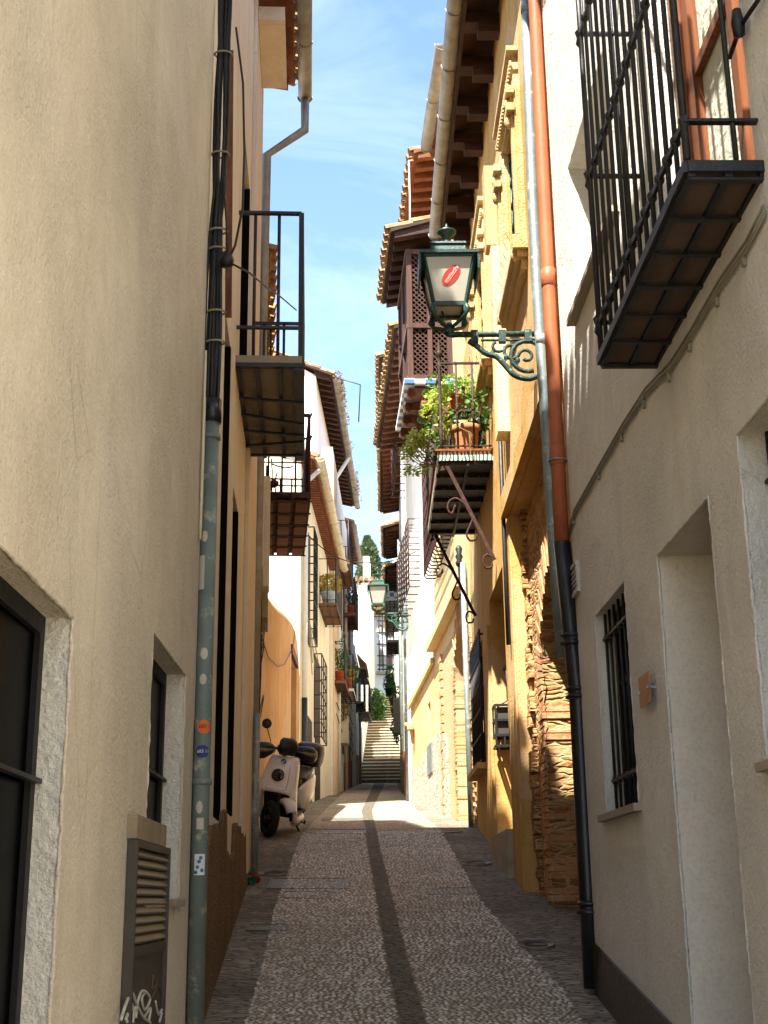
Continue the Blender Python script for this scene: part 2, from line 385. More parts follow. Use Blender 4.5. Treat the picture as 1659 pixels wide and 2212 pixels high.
def wall_mesh(mb, w, U0, U1, Z0, Z1, ops=(), D=5.0, top=True, gable=0.0, ends=True):
    us = sorted(set([U0, U1] + [o[0] for o in ops] + [o[1] for o in ops])); zs = sorted(set([Z0, Z1] + [o[2] for o in ops] + [o[3] for o in ops]))
    def inside(u, z): return any(o[0] < u < o[1] and o[2] < z < o[3] for o in ops)
    idx = {}
    vs = []; fs = []
    def V(u, n, z):
        k = (round(u,4), round(n,4), round(z,4))
        if k not in idx: idx[k] = len(vs); vs.append(w.pt(u, n, z))
        return idx[k]
    for i in range(len(us)-1):
        for j in range(len(zs)-1):
            if not inside((us[i]+us[i+1])/2, (zs[j]+zs[j+1])/2):
                fs.append((V(us[i],0,zs[j]), V(us[i+1],0,zs[j]), V(us[i+1],0,zs[j+1]), V(us[i],0,zs[j+1])))
    mb.add(vs, fs)
    for o in ops:
        a, b, c, d, dep = o[:5]; sp = o[5] if len(o) > 5 else 0.0     # sp = splay
        p = [w.pt(a,0,c), w.pt(b,0,c), w.pt(b,0,d), w.pt(a,0,d)]; q = [w.pt(a+sp,-dep,c), w.pt(b-sp,-dep,c), w.pt(b-sp,-dep,d-sp), w.pt(a+sp,-dep,d-sp)]
        mb.add(p+q, [(0,1,5,4),(1,2,6,5),(2,3,7,6),(3,0,4,7),(4,5,6,7)])
    if ends:
        for u in (U0, U1):
            pts = [w.pt(u,0,Z0), w.pt(u,-D,Z0), w.pt(u,-D,Z1), w.pt(u,0,Z1)]
            if gable: pts = [w.pt(u,0,Z0), w.pt(u,-D,Z0), w.pt(u,-D,Z1), w.pt(u,-D/2,Z1+gable), w.pt(u,0,Z1)]
            mb.add(pts, [tuple(range(len(pts)))])
    mb.add([w.pt(U0,-D,Z0), w.pt(U1,-D,Z0), w.pt(U1,-D,Z1), w.pt(U0,-D,Z1)], [(0,1,2,3)])
    if top and not gable: mb.add([w.pt(U0,0,Z1), w.pt(U1,0,Z1), w.pt(U1,-D,Z1), w.pt(U0,-D,Z1)], [(0,1,2,3)])

def arris(root, w, o, mat, seed=1):
    a, b, c, d = o[:4]; rs = random.Random(seed); mb = MB()
    for p, q in (((a,c),(a,d)), ((b,c),(b,d)), ((a,d),(b,d))):
        L_ = abs(q[0]-p[0])+abs(q[1]-p[1]); n = max(4, int(L_/.022)); pts = []; rr = []
        for i in range(n+1):
            t = i/n; pts.append(w.pt(p[0]+(q[0]-p[0])*t + rs.uniform(-.0015,.0015), -.003 + rs.uniform(-.002,.0015), p[1]+(q[1]-p[1])*t)); rr.append(.0055 + .004*noise.noise(Vector((t*L_*9, seed, 0))) + rs.uniform(-.0008,.0008))
        mb.tube(pts, rr, 7)
    return mb.build('plaster_arris', M[mat], root)
def half_tile(mb, a, b, r, side, up, t=0.015, seg=5):   # barrel tile from a to b, hump along 'up'
    a, b = Vector(a), Vector(b); side = Vector(side).normalized(); up = Vector(up).normalized(); vs = []
    for P0, rr in ((a, r), (b, r*0.85)):
        for q in (rr, rr-t):
            for k in range(seg+1):
                an = math.pi*k/seg; vs.append(P0 + side*math.cos(an)*q + up*math.sin(an)*q)
    n = seg+1; fs = []
    for k in range(seg):
        fs += [(k, k+1, 2*n+k+1, 2*n+k), (n+k+1, n+k, 3*n+k, 3*n+k+1), (k+1, k, n+k, n+k+1)]
    mb.add(vs, fs, False)

def roof(root, w, U0, U1, ze, over, rise=0.4, depth=4.0, tw=0.21, rows=3, mat='tile', raft='wood_dark', raft_step=0.35, raft_h=0.12, raft_w=0.10, gable_over=0.15, soffit='wood_dark', jitter=0.012):
    """tiled roof: slab + barrel tiles at the eave, with rafters under the overhang; ze = eave underside height"""
    sl = MB(); w.slope
    a0, a1 = U0-gable_over, U1+gable_over
    def S(u, n, dz=0): return w.pt(u, n, ze + (over-n)*rise + dz)
    p = [S(a0,over), S(a1,over), S(a1,-depth), S(a0,-depth)]; q = [S(a0,over,.05), S(a1,over,.05), S(a1,-depth,.05), S(a0,-depth,.05)]
    sl.hexa([p[0],p[1],p[2],p[3],q[0],q[1],q[2],q[3]])
    # far half of the roof
    rz = ze + (over+depth)*rise
    sl.hexa([w.pt(a0,-depth,rz), w.pt(a1,-depth,rz), w.pt(a1,-2*depth,rz-depth*rise), w.pt(a0,-2*depth,rz-depth*rise), w.pt(a0,-depth,rz+.05), w.pt(a1,-depth,rz+.05), w.pt(a1,-2*depth,rz-depth*rise+.05), w.pt(a0,-2*depth,rz-depth*rise+.05)])
    r = sl.build('roof', M[soffit], root)
    t = MB(); n_t = max(2, int((a1-a0)/tw)); upv = Vector((w.n.x*rise, w.n.y*rise, 1)).normalized(); sd_ = (w.u.x, w.u.y, 0)
    ln = 0.38
    for i in range(n_t):
        uu = a0 + (i+0.5)*(a1-a0)/n_t
        nr = rows if 1 < i < n_t-2 else max(rows, int(depth/ln))
        for k in range(nr):
            n0 = over + 0.07 - k*ln + R.uniform(-jitter, jitter); n1 = n0 - ln - 0.06
            z = 0.055 + 0.008*k*0
            half_tile(t, S(uu + R.uniform(-jitter,jitter), n0, z+0.02), S(uu, n1, z), tw*0.44, sd_, upv, 0.018)
            if k == 0 or True:
                half_tile(t, S(uu+0.5*(a1-a0)/n_t, n0-0.03, z+0.05), S(uu+0.5*(a1-a0)/n_t, n1, z+0.045), tw*0.36, sd_, -upv, 0.016)
    t.build('roof_tiles', M[mat], r)
    # a tiled sheet behind the modelled rows
    sh = MB(); nb = over - rows*ln
    sh.add([S(a0,nb,.10), S(a1,nb,.10), S(a1,-depth,.10), S(a0,-depth,.10)], [(0,1,2,3)])
    sh.build('tile_field', M[mat], r)
    if raft:
        k = max(1, int((U1-U0)/raft_step))
        for i in range(k+1):
            rf = MB()
            uu = U0 + 0.05 + i*(U1-U0-0.1)/k
            a = S(uu, over-0.06, -0.01); b = S(uu, -0.05, -0.01)
            rf.hexa([S(uu-raft_w/2, over-0.06, -raft_h*0.7), S(uu+raft_w/2, over-0.06, -raft_h*0.7), S(uu+raft_w/2, -0.05, -raft_h*1.3), S(uu-raft_w/2, -0.05, -raft_h*1.3),
                     S(uu-raft_w/2, over-0.06, -0.003), S(uu+raft_w/2, over-0.06, -0.003), S(uu+raft_w/2, -0.05, -0.003), S(uu-raft_w/2, -0.05, -0.003)])
            rf.build('rafter', M[raft], r)
    return r

def gutter(root, w, U0, U1, z, n, r=0.075, mat='gutter_zinc', down=None, name='gutter', tilt=0.0):
    g = MB(); seg = 8; vs = []; fs = []
    ks = max(2, int((U1-U0)/0.8))
    for i in range(ks+1):
        u = U0 + (U1-U0)*i/ks
        for rr in (r, r-0.006):
            for k in range(seg+1):
                a = math.pi + math.pi*k/seg
                vs.append(w.pt(u, n + math.cos(a)*rr, z + tilt*i/ks + math.sin(a)*rr))
    N = 2*(seg+1)
    for i in range(ks):
        for k in range(seg):
            fs.append((i*N+k, i*N+k+1, (i+1)*N+k+1, (i+1)*N+k)); fs.append((i*N+seg+1+k+1, i*N+seg+1+k, (i+1)*N+seg+1+k, (i+1)*N+seg+1+k+1))
    fs.append(tuple(range(seg+1))); fs.append(tuple(ks*N+k for k in range(seg+1)))
    g.add(vs, fs, True)
    for i in range(0, ks+1):          # strap hooks and joints
        u = U0 + (U1-U0)*i/ks
        g.tube([w.pt(u, n+math.cos(math.pi+math.pi*k/8)*(r+.006), z + tilt*i/ks + math.sin(math.pi+math.pi*k/8)*(r+.006)) for k in range(9)], 0.007, 5)
    return g.build(name, M[mat], root)

def pipe(pts, r, mat, root, name='drainpipe', collars=(), cr=1.3, seg=12):
    mb = MB(); mb.tube(pts, r, seg)
    for c in collars:
        c = Vector(c); mb.lathe([(r*1.0,-0.035),(r*cr,-0.028),(r*cr,-0.008),(r*1.08,0.0),(r*1.08,0.012),(r*cr*0.97,0.02),(r*1.0,0.035)], c, 14)
    return mb.build(name, M[mat], root)

def railing(mb, w, u0, u1, z, prot, h, step=0.12, bar=0.011, mid=None, posts=True, ends=(True, True), br=0.02, knots=False):
    tops = [(u0,0.0),(u0,prot),(u1,prot),(u1,0.0)]
    for zz, th in ((z+h, br), (z+0.07, br*0.7)) + (((z+mid, br*0.7),) if mid else ()):
        for a, b in zip(tops[:-1], tops[1:]):
            if a[0] == b[0] == u0 and not ends[0]: continue
            mb.bar(w.pt(a[0],a[1],zz), w.pt(b[0],b[1],zz), th, th*0.8)
    n = max(1, int((u1-u0)/step))
    for i in range(n+1):
        u = u0 + (u1-u0)*i/n
        mb.tube([w.pt(u,prot,z), w.pt(u,prot,z+h)], bar if 0 < i < n or not posts else bar*1.7, 6)
        if knots: mb.lathe([(bar,-.03),(bar*2,0),(bar,.03)], w.pt(u,prot,z+h*0.5), 6)
    for u in (u0, u1):
        m_ = max(1, int(prot/step))
        for i in range(1, m_):
            mb.tube([w.pt(u,prot*i/m_,z), w.pt(u,prot*i/m_,z+h)], bar, 6)

def balcony(root, w, u0, u1, z, prot, h=0.95, th=0.06, slab='slab_tile', iron='iron', step=0.12, grid=(3, 6), mid=None, bar=0.011, name='balcony', planks=False, knots=False, br=.02):
    s_ = MB()
    if planks:
        k = max(3, int((u1-u0)/0.16))
        for i in range(k): w.box(s_, u0+(u1-u0)*i/k, u0+(u1-u0)*(i+0.86)/k, -0.05, prot, z-th, z-0.012)
        w.box(s_, u0, u1, -0.05, prot-0.012, z-0.0115, z)
    else: w.box(s_, u0, u1, -0.05, prot, z-th, z)
    b = s_.build(name, M[slab], root)
    r_ = MB(); railing(r_, w, u0+0.02, u1-0.02, z+0.002, prot-0.02, h, step, bar, mid, knots=knots, br=br); r_.build('railing', M[iron], b)
    if grid:
        g_ = MB(); nn, nu = grid
        for i in range(nn+1):
            n = 0.02 + (prot-0.04)*i/nn
            w.box(g_, u0, u1, n-0.016, n+0.016, z-th-0.028, z-th-0.002)
        for i in range(nu+1):
            u = u0+0.02+(u1-u0-0.04)*i/nu
            w.box(g_, u-0.014, u+0.014, -0.04, prot+0.012, z-th-0.04, z-th-0.0285)
        g_.build('support_frame', M[iron], b)
    return b

def grille(root, w, u0, u1, z0, z1, prot=0.02, nv=6, nh=3, r=0.009, mat='iron', name='window_grille', cage=False, inset=0.0, hb=0.014, parent=None):
    g = MB(); n = prot
    for i in range(nv+1):
        u = u0 + (u1-u0)*i/nv
        g.tube([w.pt(u, n-inset, z0), w.pt(u, n-inset, z1)], r, 6)
        if cage:
            for z in (z0, z1): g.tube([w.pt(u, n, z), w.pt(u, 0, z)], r, 6)
    for j in range(nh):
        z = z0 + (z1-z0)*(j+0.5)/nh if not cage else z0 + (z1-z0)*j/(nh-1)
        g.bar(w.pt(u0-0.01, n-inset, z), w.pt(u1+0.01, n-inset, z), hb*2, hb)
        if cage:
            for u in (u0, u1): g.tube([w.pt(u, n, z), w.pt(u, 0, z)], r, 6)
    return g.build(name, M[mat], parent or root)

def window(root, w, o, frame='wood_brown', pane='glass_dark', cross=True, setb=0.0, name='window'):
    a, b, c, d, dep = o[:5]; f = MB(); n = -dep+0.03; t = 0.045
    w.box(f, a, a+t, n-0.025, n, c, d); w.box(f, b-t, b, n-0.025, n, c, d); w.box(f, a+t, b-t, n-0.025, n, c, c+t); w.box(f, a+t, b-t, n-0.025, n, d-t, d)
    if cross:
        w.box(f, (a+b)/2-0.03, (a+b)/2+0.03, n-0.022, n+0.008, c+t, d-t)
        w.box(f, a+t, (a+b)/2-0.03, n-0.02, n-0.003, c+(d-c)*0.62, c+(d-c)*0.62+0.03); w.box(f, (a+b)/2+0.03, b-t, n-0.02, n-0.003, c+(d-c)*0.62, c+(d-c)*0.62+0.03)
    o_ = f.build(name, M[frame], root)
    p = MB(); w.box(p, a+t*0.5, b-t*0.5, n-0.02, n-0.014, c+t*0.5, d-t*0.5); p.build('pane', M[pane], o_)
    return o_
def shutter(root, w, o, mat='wood_dark', name='shutter'):
    a, b, c, d, dep = o[:5]; f = MB(); n = -dep+0.02
    k = max(4, int((d-c)/0.09))
    w.box(f, a+.01, a+.06, n, n+.03, c, d); w.box(f, b-.06, b-.01, n, n+.03, c, d)
    for i in range(k):
        z = c + (d-c)*i/k; w.box(f, a+.06, b-.06, n, n+0.02, z+.01, z+(d-c)/k*0.8)
    return f.build(name, M[mat], root)

# ------------------------------------------------------------------ ground: hill sheet, dark flagstone edges, pebbled lane, gutter channel
m = NM('edge_stone', 0.85, 0, 0.3)
co = m.mapping((9, 40, 9)); v = m.vor(1.0, 'F1', co, 'Color'); dd = m.vor(1.0, 'DISTANCE_TO_EDGE', co)
c_ = m.mix(m.ramp(v, [(0.1, 0.0), (0.9, 1.0)]), '#8a7f6e', '#c0b49f'); c_ = m.mix(m.ramp(m.noise(0.9, 4), [(0.35, 0.0), (0.7, 0.7)]), c_, '#61574a')
c_ = m.mix(m.math('MULTIPLY', m.ramp(m.noise(2.4, 5, 0.6), [(0.55, 0.0), (0.7, 1.0)]), 0.5), c_, '#a09681')
m.col(m.mix(m.ramp(dd, [(0.0, 0.0), (0.12, 1.0)]), '#3d3529', c_)); m.bump(m.ramp(dd, [(0.0, 0.0), (0.35, 1.0)]), 0.02, 1.0); M['edge_stone'] = m.m
m = NM('pebble_bed', 0.85, 0, 0.3)
co = m.mapping((24, 34, 24)); v = m.vor(1.0, 'F1', co, 'Color'); dd = m.vor(1.0, 'DISTANCE_TO_EDGE', co)
c_ = m.mix(m.ramp(v, [(0.1, 0.0), (0.9, 1.0)]), '#a3947a', '#e3dccb'); c_ = m.mix(m.math('MULTIPLY', m.ramp(m.noise(0.8, 4), [(0.4, 0.0), (0.7, 1.0)]), 0.35), c_, '#8a7a5e')
m.col(m.mix(m.ramp(dd, [(0.03, 0.0), (0.16, 1.0)]), '#7a674c', c_)); m.bump(m.ramp(dd, [(0.0, 0.0), (0.4, 1.0)]), 0.02, 1.0); M['pebble_bed'] = m.m
m = NM('mortar_bed', 0.95, 0, 0.1); m.col(m.mix(m.noise(40, 4), '#7a6a54', '#94846c')); m.bump(m.noise(90, 4), 0.006); M['mortar_bed'] = m.m
m = NM('channel_stone', 0.8, 0, 0.35)
co = m.mapping((16, 40, 16), (0, 0, 0.25)); v = m.vor(1.0, 'F1', co, 'Color'); dd = m.vor(1.0, 'DISTANCE_TO_EDGE', co)
m.col(m.mix(m.ramp(dd, [(0.0, 0.0), (0.12, 1.0)]), '#2a241b', m.mix(v, '#62574a', '#8d816c'))); m.bump(m.ramp(dd, [(0.0, 0.0), (0.35, 1.0)]), 0.02, 1.0); M['channel_stone'] = m.m
m = NM('pebbles', 0.6, 0, 0.45); g_ = m.n('ShaderNodeNewGeometry')
c_ = m.ramp(g_.outputs['Random Per Island'], [(0.0, '#978b78'), (0.35, '#bdb3a1'), (0.66, '#d8d0c1'), (0.86, '#ebe6d9'), (1.0, '#938673')])
m.col(m.mix(m.math('MULTIPLY', m.ramp(m.noise(1.3, 5, 0.6), [(0.40, 0.0), (0.72, 1.0)]), 0.45), c_, '#776a54')); M['pebbles'] = m.m

LE = [G(*p) for p in ((538,2212),(572,2091),(598,1966),(647,1825),(705,1747),(746,1710))]
RE = [G(*p) for p in ((1256,2212),(1215,2143),(1116,2038),(1038,1950),(970,1830),(902,1752),(862,1706))]
CE = [G(*p) for p in ((893,2212),(866,2110),(842,2000),(822,1900),(806,1830),(797,1775),(792,1752),(806,1722),(815,1704))]
def interp(line, y):
    if y <= line[0][1]:
        (xa, ya), (xb, yb) = line[0], line[1]; return xa
    for (xa, ya), (xb, yb) in zip(line[:-1], line[1:]):
        if y <= yb: return xa + (xb-xa)*(y-ya)/(yb-ya)
    return line[-1][0]
ys = sorted(set([-40, -12, -4, 0] + [i*0.5 for i in range(1, 100)] + [50]))
def strip(name, fa, fb, dz, mat, y0, y1, nx=1):
    yy = [y for y in ys if y0 <= y <= y1]; mb = MB(); vs = []; fs = []
    for y in yy:
        for k in range(nx+1):
            a, b = fa(y), fb(y); vs.append((a+(b-a)*k/nx, y, gz(y)+dz))
    for i in range(len(yy)-1):
        for k in range(nx): fs.append((i*(nx+1)+k, i*(nx+1)+k+1, (i+1)*(nx+1)+k+1, (i+1)*(nx+1)+k))
    mb.add(vs, fs); return mb.build(name, M[mat])
kind(strip('ground', lambda y: -60, lambda y: 60, 0, 'edge_stone', -40, 50, 40), 'structure')
kind(strip('lane_paving', lambda y: interp(LE, y), lambda y: interp(RE, y), 0.004, 'pebble_bed', 14.5, 50), 'structure')
kind(strip('lane_bed', lambda y: interp(LE, y), lambda y: interp(RE, y), 0.004, 'mortar_bed', -4, 14.5), 'structure')
kind(strip('drainage_channel', lambda y: interp(CE, y)-0.058-0.004*max(0,y-15), lambda y: interp(CE, y)+0.058+0.004*max(0,y-15), 0.009, 'channel_stone', -4, 50), 'structure')
# real pebbles set in the bed in the near lane
def pebbles():
    rng = np.random.default_rng(3); ring = [(0.0,1.0,1)]; V = []; Fc = []
    prof = [(1.0, 0.0), (0.86, 0.55), (0.45, 0.92)]; seg = 7
    off = 0; y = 4.2; vs = []; fs = []
    base = []
    for r_, h_ in prof:
        for k in range(seg): base.append((r_*math.cos(2*math.pi*k/seg), r_*math.sin(2*math.pi*k/seg), h_))
    base.append((0, 0, 1.0)); base = np.array(base)
    bf = []
    for i in range(len(prof)-1):
        for k in range(seg): bf.append((i*seg+k, i*seg+(k+1)%seg, (i+1)*seg+(k+1)%seg, (i+1)*seg+k))
    tf = [((len(prof)-1)*seg+k, (len(prof)-1)*seg+(k+1)%seg, len(base)-1) for k in range(seg)]
    row = 0
    while y < 14.7:
        a, b, c = interp(LE, y), interp(RE, y), interp(CE, y)
        x = a - 0.01 + (row % 2)*0.018
        pitch = 0.032
        while x < b + 0.01:
            if abs(x-c) > 0.066:
                r1 = rng.uniform(0.009, 0.0155)*(1.25 if rng.random() < 0.08 else 1); r2 = r1*rng.uniform(0.62, 0.9); an = rng.normal(0, 0.5) + (0.5 if x < c else -0.5)
                ca, sa = math.cos(an), math.sin(an)
                px = x + rng.uniform(-.006,.006); py = y + rng.uniform(-.006,.006)
                q = base*np.array([r1, r2, rng.uniform(0.004, 0.009)]) * (1 + rng.normal(0, 0.07, base.shape))
                X = q[:,0]*ca - q[:,1]*sa + px; Y_ = q[:,0]*sa + q[:,1]*ca + py
                vs.append(np.stack([X, Y_, q[:,2] + gz(py) + 0.155*(Y_-py) + 0.002], 1))
                fs.append(off); off += len(base)
            x += pitch*rng.uniform(0.85, 1.1)
        y += 0.0255; row += 1
    vs = np.concatenate(vs); nb = len(fs); fo = np.array(fs)
    quads = (np.array(bf)[None] + fo[:,None,None]).reshape(-1, 4); tris = (np.array(tf)[None] + fo[:,None,None]).reshape(-1, 3)
    me = bpy.data.meshes.new('pebble_stones'); me.vertices.add(len(vs)); me.vertices.foreach_set('co', vs.astype(np.float32).ravel())
    loops = np.concatenate([quads.ravel(), tris.ravel()]); me.loops.add(len(loops)); me.loops.foreach_set('vertex_index', loops.astype(np.int32))
    st = np.concatenate([np.arange(len(quads))*4, len(quads)*4 + np.arange(len(tris))*3]); tot = np.concatenate([np.full(len(quads),4), np.full(len(tris),3)])
    me.polygons.add(len(st)); me.polygons.foreach_set('loop_start', st.astype(np.int32)); me.polygons.foreach_set('loop_total', tot.astype(np.int32))
    me.polygons.foreach_set('use_smooth', np.ones(len(st), bool)); me.update(calc_edges=True); me.validate()
    me.materials.append(M['pebbles']); o = bpy.data.objects.new('pebble_stones', me); COL.objects.link(o)
    o['label'] = 'small pale pebbles set on edge in the lane between the dark stone borders'; o['category'] = 'pebbles'; kind(o, 'stuff')
pebbles()
# stairs climbing away at the top of the lane
st = MB(); rs_t = MB(); rise, tread = 0.17, 0.42
LX = lambda y: -0.95 + (y-50)*0.028
RX = lambda y: 0.62 - (y-50)*0.008
for i in range(30):
    y = 50 + i*tread; z = 5.825 + i*rise; xl, xr = LX(y)-0.6, RX(y)+0.4
    st.hexa([(xl,y,z-1.2),(xr,y,z-1.2),(xr,y+tread+.02,z-1.2),(xl,y+tread+.02,z-1.2),(xl,y,z+rise),(xr,y,z+rise),(xr,y+tread+.001,z+rise),(xl,y+tread+.001,z+rise)])
    rs_t.hexa([(xl,y-.03,z+rise-.035),(xr,y-.03,z+rise-.035),(xr,y+.34,z+rise-.035),(xl,y+.34,z+rise-.035),(xl,y-.03,z+rise+.008),(xr,y-.03,z+rise+.008),(xr,y+.34,z+rise+.008),(xl,y+.34,z+rise+.008)])
M['riser_stone'] = plain('riser_stone', '#6b5d47', 0.9, 0, 0.6, 8, 0.01, 0.2, '#3f3527')
M['tread_stone'] = plain('tread_stone', '#c9bda2', 0.8, 0, 0.35, 6, 0.004, 0.2, '#8e826a')
kind(st.build('stone_stairs', M['riser_stone']), 'structure'); kind(rs_t.build('stair_treads', M['tread_stone']), 'structure')
st = MB()
for i in range(30):
    y = 50 + i*tread; z = 5.825 + i*rise; cx = -0.02+ 0.012*(i)
    st.hexa([(cx-.07,y-.012,z-0.17),(cx+.07,y-.012,z-0.17),(cx+.07,y+tread-.02,z-0.17),(cx-.07,y+tread-.02,z-0.17),(cx-.07,y-.012,z+rise+.012),(cx+.07,y-.012,z+rise+.012),(cx+.07,y+tread-.02,z+rise+.012),(cx-.07,y+tread-.02,z+rise+.012)])
kind(st.build('stair_channel', M['channel_stone']), 'structure')
yT = 50+30*tread; zT = 5.825+30*rise
hb = MB(); hb.hexa([(-60,yT,-2),(60,yT,-2),(60,140,-2),(-60,140,-2),(-60,yT,zT),(60,yT,zT),(60,140,zT+3),(-60,140,zT+3)])
kind(hb.build('hillside', M['edge_stone']), 'structure')
# ------------------------------------------------------------------ LEFT SIDE
# near cream house on the left
wL1 = W(-0.662, 0.2, -0.80, 5.40, 1)
def U(w, y): return (y - w.p.y)/w.u.y
hL1 = thing('cream_house', 'nearest cream rough-plastered house wall on the left with dark windows in white reveals', 'house', (-3, 0, 0))
oA = (U(wL1, 2.1), wL1.at(150,1500)[0], -0.9, wL1.at(150,1325)[1], 0.095)
oB = (wL1.at(338,1500)[0]-0.12, wL1.at(397,1600)[0], wL1.at(397,1945)[1], wL1.at(396,1450)[1], 0.105)
mb = MB(); wall_mesh(mb, wL1, 0, wL1.L, -1.5, E+7.4, [oA, oB], 5)
mb.build('wall', M['stucco_cream'], hL1)
for o_ in (oA, oB):       # white painted reveals standing a few mm proud of the cut opening
    a, b, c, d, dep = o_; mb = MB()
    wL1.box(mb, b-0.003, b+0.0, -dep, -0.004, c, d) if False else None
    mb.add([wL1.pt(b-.003,-.002,c), wL1.pt(b-.003,-dep,c), wL1.pt(b-.003,-dep,d), wL1.pt(b-.003,-.002,d)], [(0,1,2,3)])
    mb.build('window_reveal', M['stucco_reveal'], hL1); mb = MB()
    mb.add([wL1.pt(a+.003,-.002,c), wL1.pt(a+.003,-dep,c), wL1.pt(a+.003,-dep,d), wL1.pt(a+.003,-.002,d)], [(0,1,2,3)])
    mb.build('window_reveal', M['stucco_reveal'], hL1)
    arris(hL1, wL1, o_, 'stucco_cream', 3)
    wn = window(hL1, wL1, (a, b, c, d, dep), 'wood_black', 'glass_dark', False)
    g = MB()
    zb = wL1.at(60,1655)[1] if o_ is oA else wL1.at(350,1655)[1]
    g.bar(wL1.pt(a,-dep+.036,zb), wL1.pt(b-.005,-dep+.036,zb), .02, .010); g.build('window_bars', M['iron'], wn)
mb = MB(); wL1.box(mb, oB[0]-.04, oB[1]+.03, -.10, .022, oB[2]-.022, oB[2]+.004); mb.build('window_sill', M['sill'], hL1)
roof(hL1, wL1, 0, wL1.L, E+7.35, 0.42, 0.35, 4, rows=2)
# meter cabinet with louvred door and graffiti
cab = thing('meter_cabinet', 'dark brown louvred metal cabinet with pale graffiti below the small left window', 'cabinet', wL1.pt(wL1.at(262,2100)[0], 0, 0.2))
ua, ub = wL1.at(262,2100)[0], wL1.at(372,2100,0.05)[0]; zt = wL1.at(330,1828)[1]; zb_ = wL1.at(330,2040)[1]
mb = MB(); n1 = 0.032; fr = 0.022
M['cab'] = plain('cabinet_brown', '#3f3b33', 0.55, 0.1, 0.4, 10, 0.001, 0.4, '#2c251e')
M['cab_lou'] = plain('louvre_slats', '#5f584a', 0.5, 0.1, 0.3, 10, 0.001, 0.4, '#4a4134')
wL1.box(mb, ua, ub, 0.002, 0.010, 0.05, zt)
wL1.box(mb, ua, ua+fr, .010, n1, 0.05, zt); wL1.box(mb, ub-fr, ub, .010, n1, 0.05, zt); wL1.box(mb, ua+fr, ub-fr, .010, n1, zt-fr, zt); wL1.box(mb, ua+fr, ub-fr, .010, n1-.004, zb_-.02, zb_+.01)
mb.build('frame', M['cab'], cab)
mb = MB(); k = 10
for i in range(k):
    z0 = zb_+.015 + (zt-fr-zb_-.015)*i/k; hh = (zt-fr-zb_-.015)/k
    mb.hexa([wL1.pt(ua+fr,.024,z0), wL1.pt(ub-fr,.024,z0), wL1.pt(ub-fr,.012,z0+hh*.85), wL1.pt(ua+fr,.012,z0+hh*.85),
             wL1.pt(ua+fr,.029,z0+.006), wL1.pt(ub-fr,.029,z0+.006), wL1.pt(ub-fr,.016,z0+hh*.9), wL1.pt(ua+fr,.016,z0+hh*.9)])
mb.build('louvres', M['cab_lou'], cab)
mb = MB(); wL1.box(mb, ua+fr, ub-fr, .012, n1-.012, 0.05, zb_-.022); pnl = mb.build('lower_panel', M['cab'], cab)
g = MB()
def crs(ps, n=5):
    out = []
    for i in range(len(ps)-1):
        p0, p1, p2, p3 = ps[max(i-1,0)], ps[i], ps[i+1], ps[min(i+2,len(ps)-1)]
        for k in range(n):
            t = k/n; out.append(.5*((2*p1)+(p2-p0)*t+(2*p0-5*p1+4*p2-p3)*t*t+(3*p1-p0-3*p2+p3)*t**3))
    out.append(ps[-1]); return out
def gp(px, py): 
    u, z = wL1.at(px, py, n1-.006); return wL1.pt(u, n1-.010, z)
def z6(x, y): return (450+x/2.552)/1.852, (3250+y/2.552)/1.852
for poly in ([(100,2120),(150,1960),(210,1840),(260,1960),(330,2090),(400,2150)],[(250,2100),(270,1930),(310,1830),(360,1840),(395,1900),(360,2000),(330,2000),(310,1900),(340,1850)],[(150,2120),(200,1950),(210,2000),(160,2140)],[(450,1930),(480,2060),(520,2010),(490,2140)],[(220,2150),(240,1990),(260,2050)],[(330,2100),(400,2000),(380,2130)]):
    g.tube(crs([gp(*z6(*p)) for p in poly]), .0048, 5)
g.build('graffiti', plain('graffiti_white', '#b9b6ae', 0.6, 0, 0.2, 9), pnl)
g = MB()
for poly in ([(430,1660),(415,1800),(470,1750),(520,1850),(540,1660)],[(480,1700),(420,1900),(440,1950)]):
    g.tube([gp(*z6(*p)) for p in poly], .0016, 5)
g.build('scratched_scribble', plain('scribble', '#7a5c3a', 0.6, 0, 0.2, 9), pnl)
mb = MB(); wL1.box(mb, ua-.01, ub-.11, 0.001, 0.03, zt+.002, zt+.07); mb.build('lintel', plain('lintel_grey', '#8a7c66', .9, 0, .5, 9, .004, .2, '#5f5443'), hL1)
